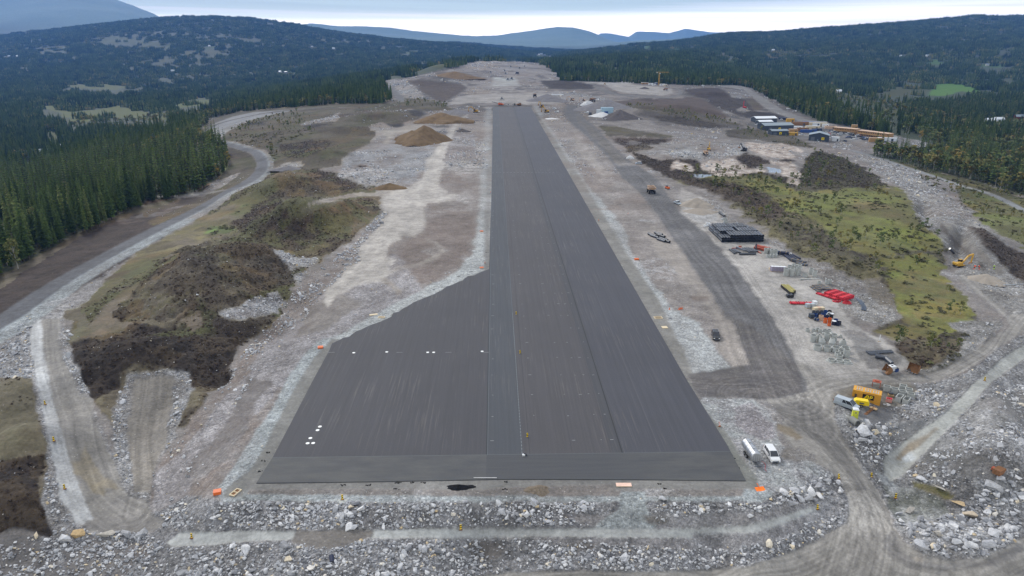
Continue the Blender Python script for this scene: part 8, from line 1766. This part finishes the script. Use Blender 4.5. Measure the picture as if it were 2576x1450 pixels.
# ------------------------------------------------------------------ farm houses in the valleys
def house(px, py, k, label):
    p = ground(px, py); t = T('farm_house', label, 'house', p, rt.uniform(-.5, .5)); wm = (M_['grey'], M_['white'], mat('barn_red', (128,44,40), .7))[k]; L_, D_, h = rt.uniform(11, 17), rt.uniform(7.5, 9.5), rt.uniform(4.2, 5.6)
    b = MB(); b.prism([(-D_/2, -1), (D_/2, -1), (D_/2, h), (0, h+2.8), (-D_/2, h)], L_); b.build('wall', wm, t); 
    for s in (-1, 1):
        b = MB(); b.add([(-L_/2-.4, s*(D_/2+.5), h-.25), (L_/2+.4, s*(D_/2+.5), h-.25), (L_/2+.4, 0, h+3.0), (-L_/2-.4, 0, h+3.0)], [(0,1,2,3)]); b.add([(-L_/2-.4, s*(D_/2+.5), h+.0), (L_/2+.4, s*(D_/2+.5), h+.0), (L_/2+.4, 0, h+3.25), (-L_/2-.4, 0, h+3.25)], [(0,1,2,3)]); b.build('roof', M_['roofw' if rt.random() < .5 and k != 2 else 'roofg'], t)
    for k_ in range(4): b = MB(); b.box(-L_*.36+k_*L_*.24, -D_/2-.03, 1.2, 1.3, .06, 1.3); b.build('window', M_['glass'], t)
    b = MB(); b.box(L_*.3, 0, h+1.5, .8, .8, 2.4); b.build('chimney', M_['darkc'], t)
HL = ['white farm building, left one of two at the far left edge','white farm building, right one of two at the far left edge','white farm on the green slope of the left hill','white farm house below the round wood on the left','grey barn beside that white farm on the left','white farm high on the right shoulder of the left hill','white farm farther right on the shoulder of the left hill','small white house in the valley mid left','white house below the near left wood','white farm house on the green rise beyond the runway, left one','white farm house on the green rise beyond the runway, right one','grey barn between the farm houses beyond the runway','white farm on the upper right fields','white farm in the far right clearing','white house at the top of the right valley road','white roofed farm house left of the red barn at the right edge','red barn with pale roof at the right edge','small white annex beside the farm house near the red barn','white house in the brown wood of the upper right','pale house in the trees of the lower left valley','small pale house above the farm houses beyond the runway','pale house by the meadow on the upper right slope']
for (x, y, k), lb in zip(HOUSES, HL): house(x, y, k, lb)
t = T('tunnel_portal', 'pale concrete tunnel mouth in the left valley wood', 'tunnel portal', ground(49, 322), 0); b = MB(); n = 12
for k in range(n): a0, a1 = math.pi*k/n, math.pi*(k+1)/n; b.add([(math.cos(a0)*5, 0, math.sin(a0)*5), (math.cos(a1)*5, 0, math.sin(a1)*5), (math.cos(a1)*7.5, 0, math.sin(a1)*7.5), (math.cos(a0)*7.5, 0, math.sin(a0)*7.5), (math.cos(a0)*5, 9, math.sin(a0)*5), (math.cos(a1)*5, 9, math.sin(a1)*5), (math.cos(a1)*7.5, 9, math.sin(a1)*7.5), (math.cos(a0)*7.5, 9, math.sin(a0)*7.5)], [(0,1,2,3),(0,4,5,1),(3,2,6,7)])
b.build('arch', M_['conc'], t); b = MB(); b.cyl((0, 8, 0), (0, 8.5, 0), 5.0, n=20); b.build('mouth', M_['blackp'], t)
# ------------------------------------------------------------------ people at the trench
def person(label, v, x, y, rz_, vest, bend=0.0):
    t = T('person', label, 'person', at(v, x, y), rz_); J = [(0,0,.95),(0,.02+bend*.2,1.2),(0,.04+bend*.5,1.45-bend*.1),(0,.06+bend*.62,1.56-bend*.14),(0,.08+bend*.72,1.70-bend*.2),(.1,0,.9),(.12,.06,.5),(.13,.0,.08),(.13,.14,.04),(-.1,0,.9),(-.12,-.02,.5),(-.14,-.1,.08),(-.14,.04,.04),(.2,.04+bend*.5,1.42-bend*.1),(.27,.1+bend*.5,1.15-bend*.1),(.22,.3+bend*.4,1.0-bend*.2),(-.2,.04+bend*.5,1.42-bend*.1),(-.27,.1+bend*.5,1.15-bend*.1),(-.2,.32+bend*.4,1.02-bend*.2)]
    E_ = [(0,1),(1,2),(2,3),(3,4),(0,5),(5,6),(6,7),(7,8),(0,9),(9,10),(10,11),(11,12),(2,13),(13,14),(14,15),(2,16),(16,17),(17,18)]; rad = [.14,.15,.16,.06,.11,.1,.075,.05,.045,.1,.075,.05,.045,.07,.05,.035,.07,.05,.035]
    me = bpy.data.meshes.new('body'); me.from_pydata(J, E_, []); o = bpy.data.objects.new('body', me); COL.objects.link(o); o.parent = t
    bm = bmesh.new(); bm.from_mesh(me); bm.verts.layers.skin.verify(); bm.to_mesh(me); bm.free(); md = o.modifiers.new('skin', 'SKIN')
    for i, r_ in enumerate(rad): me.skin_vertices[0].data[i].radius = (r_, r_*.85)
    me.skin_vertices[0].data[0].use_root = True; o.modifiers.new('sub', 'SUBSURF').levels = 1; me.materials.append(M_['cloth'])
    b = MB(); hz_ = Vector(J[2]); b.cyl((0, J[0][1], 1.0), hz_+Vector((0, 0, .05)), .2, .24, n=10); b.build('jacket', M_[vest], t)
    b = MB(); b.cyl(Vector(J[4])+Vector((0,0,.0)), Vector(J[4])+Vector((0,.02,.12)), .135, .08, n=10); b.build('helmet', M_['white'], t)
    for s in ((6,7),(10,11)): b = MB(); b.cyl(J[s[0]], J[s[1]], .1, .085, n=8); b.build('trouser_leg', M_[vest], t)
    return t
person('worker in orange work clothes bending at the pipe joint beside the excavator, left one', 'E', 1215, 905, -1.2, 'hiv', .7)
person('worker in orange work clothes bending at the pipe joint beside the excavator, right one', 'E', 1310, 910, 1.2, 'hiv', .5)
person('worker in lime yellow clothes standing on the gravel ramp right of the trench', 'E', 1600, 905, 1.6, 'lime')
# ------------------------------------------------------------------ air
hm = bpy.data.materials.new('blue_air'); hm.use_nodes = True; t = hm.node_tree; t.nodes.clear()
ou = N(t, 'ShaderNodeOutputMaterial'); pv = N(t, 'ShaderNodeVolumePrincipled'); pv.inputs['Color'].default_value = (.16, .39, .98, 1); pv.inputs['Density'].default_value = 4.5e-5; pv.inputs['Anisotropy'].default_value = .1
t.links.new(pv.outputs[0], ou.inputs['Volume'])
b = MB(); b.box(0, 8000, -520, 36000, 17200, 1750); hz = b.build('haze', hm); tag(hz, 'thin blue autumn air over the valley', 'haze', kind='stuff')
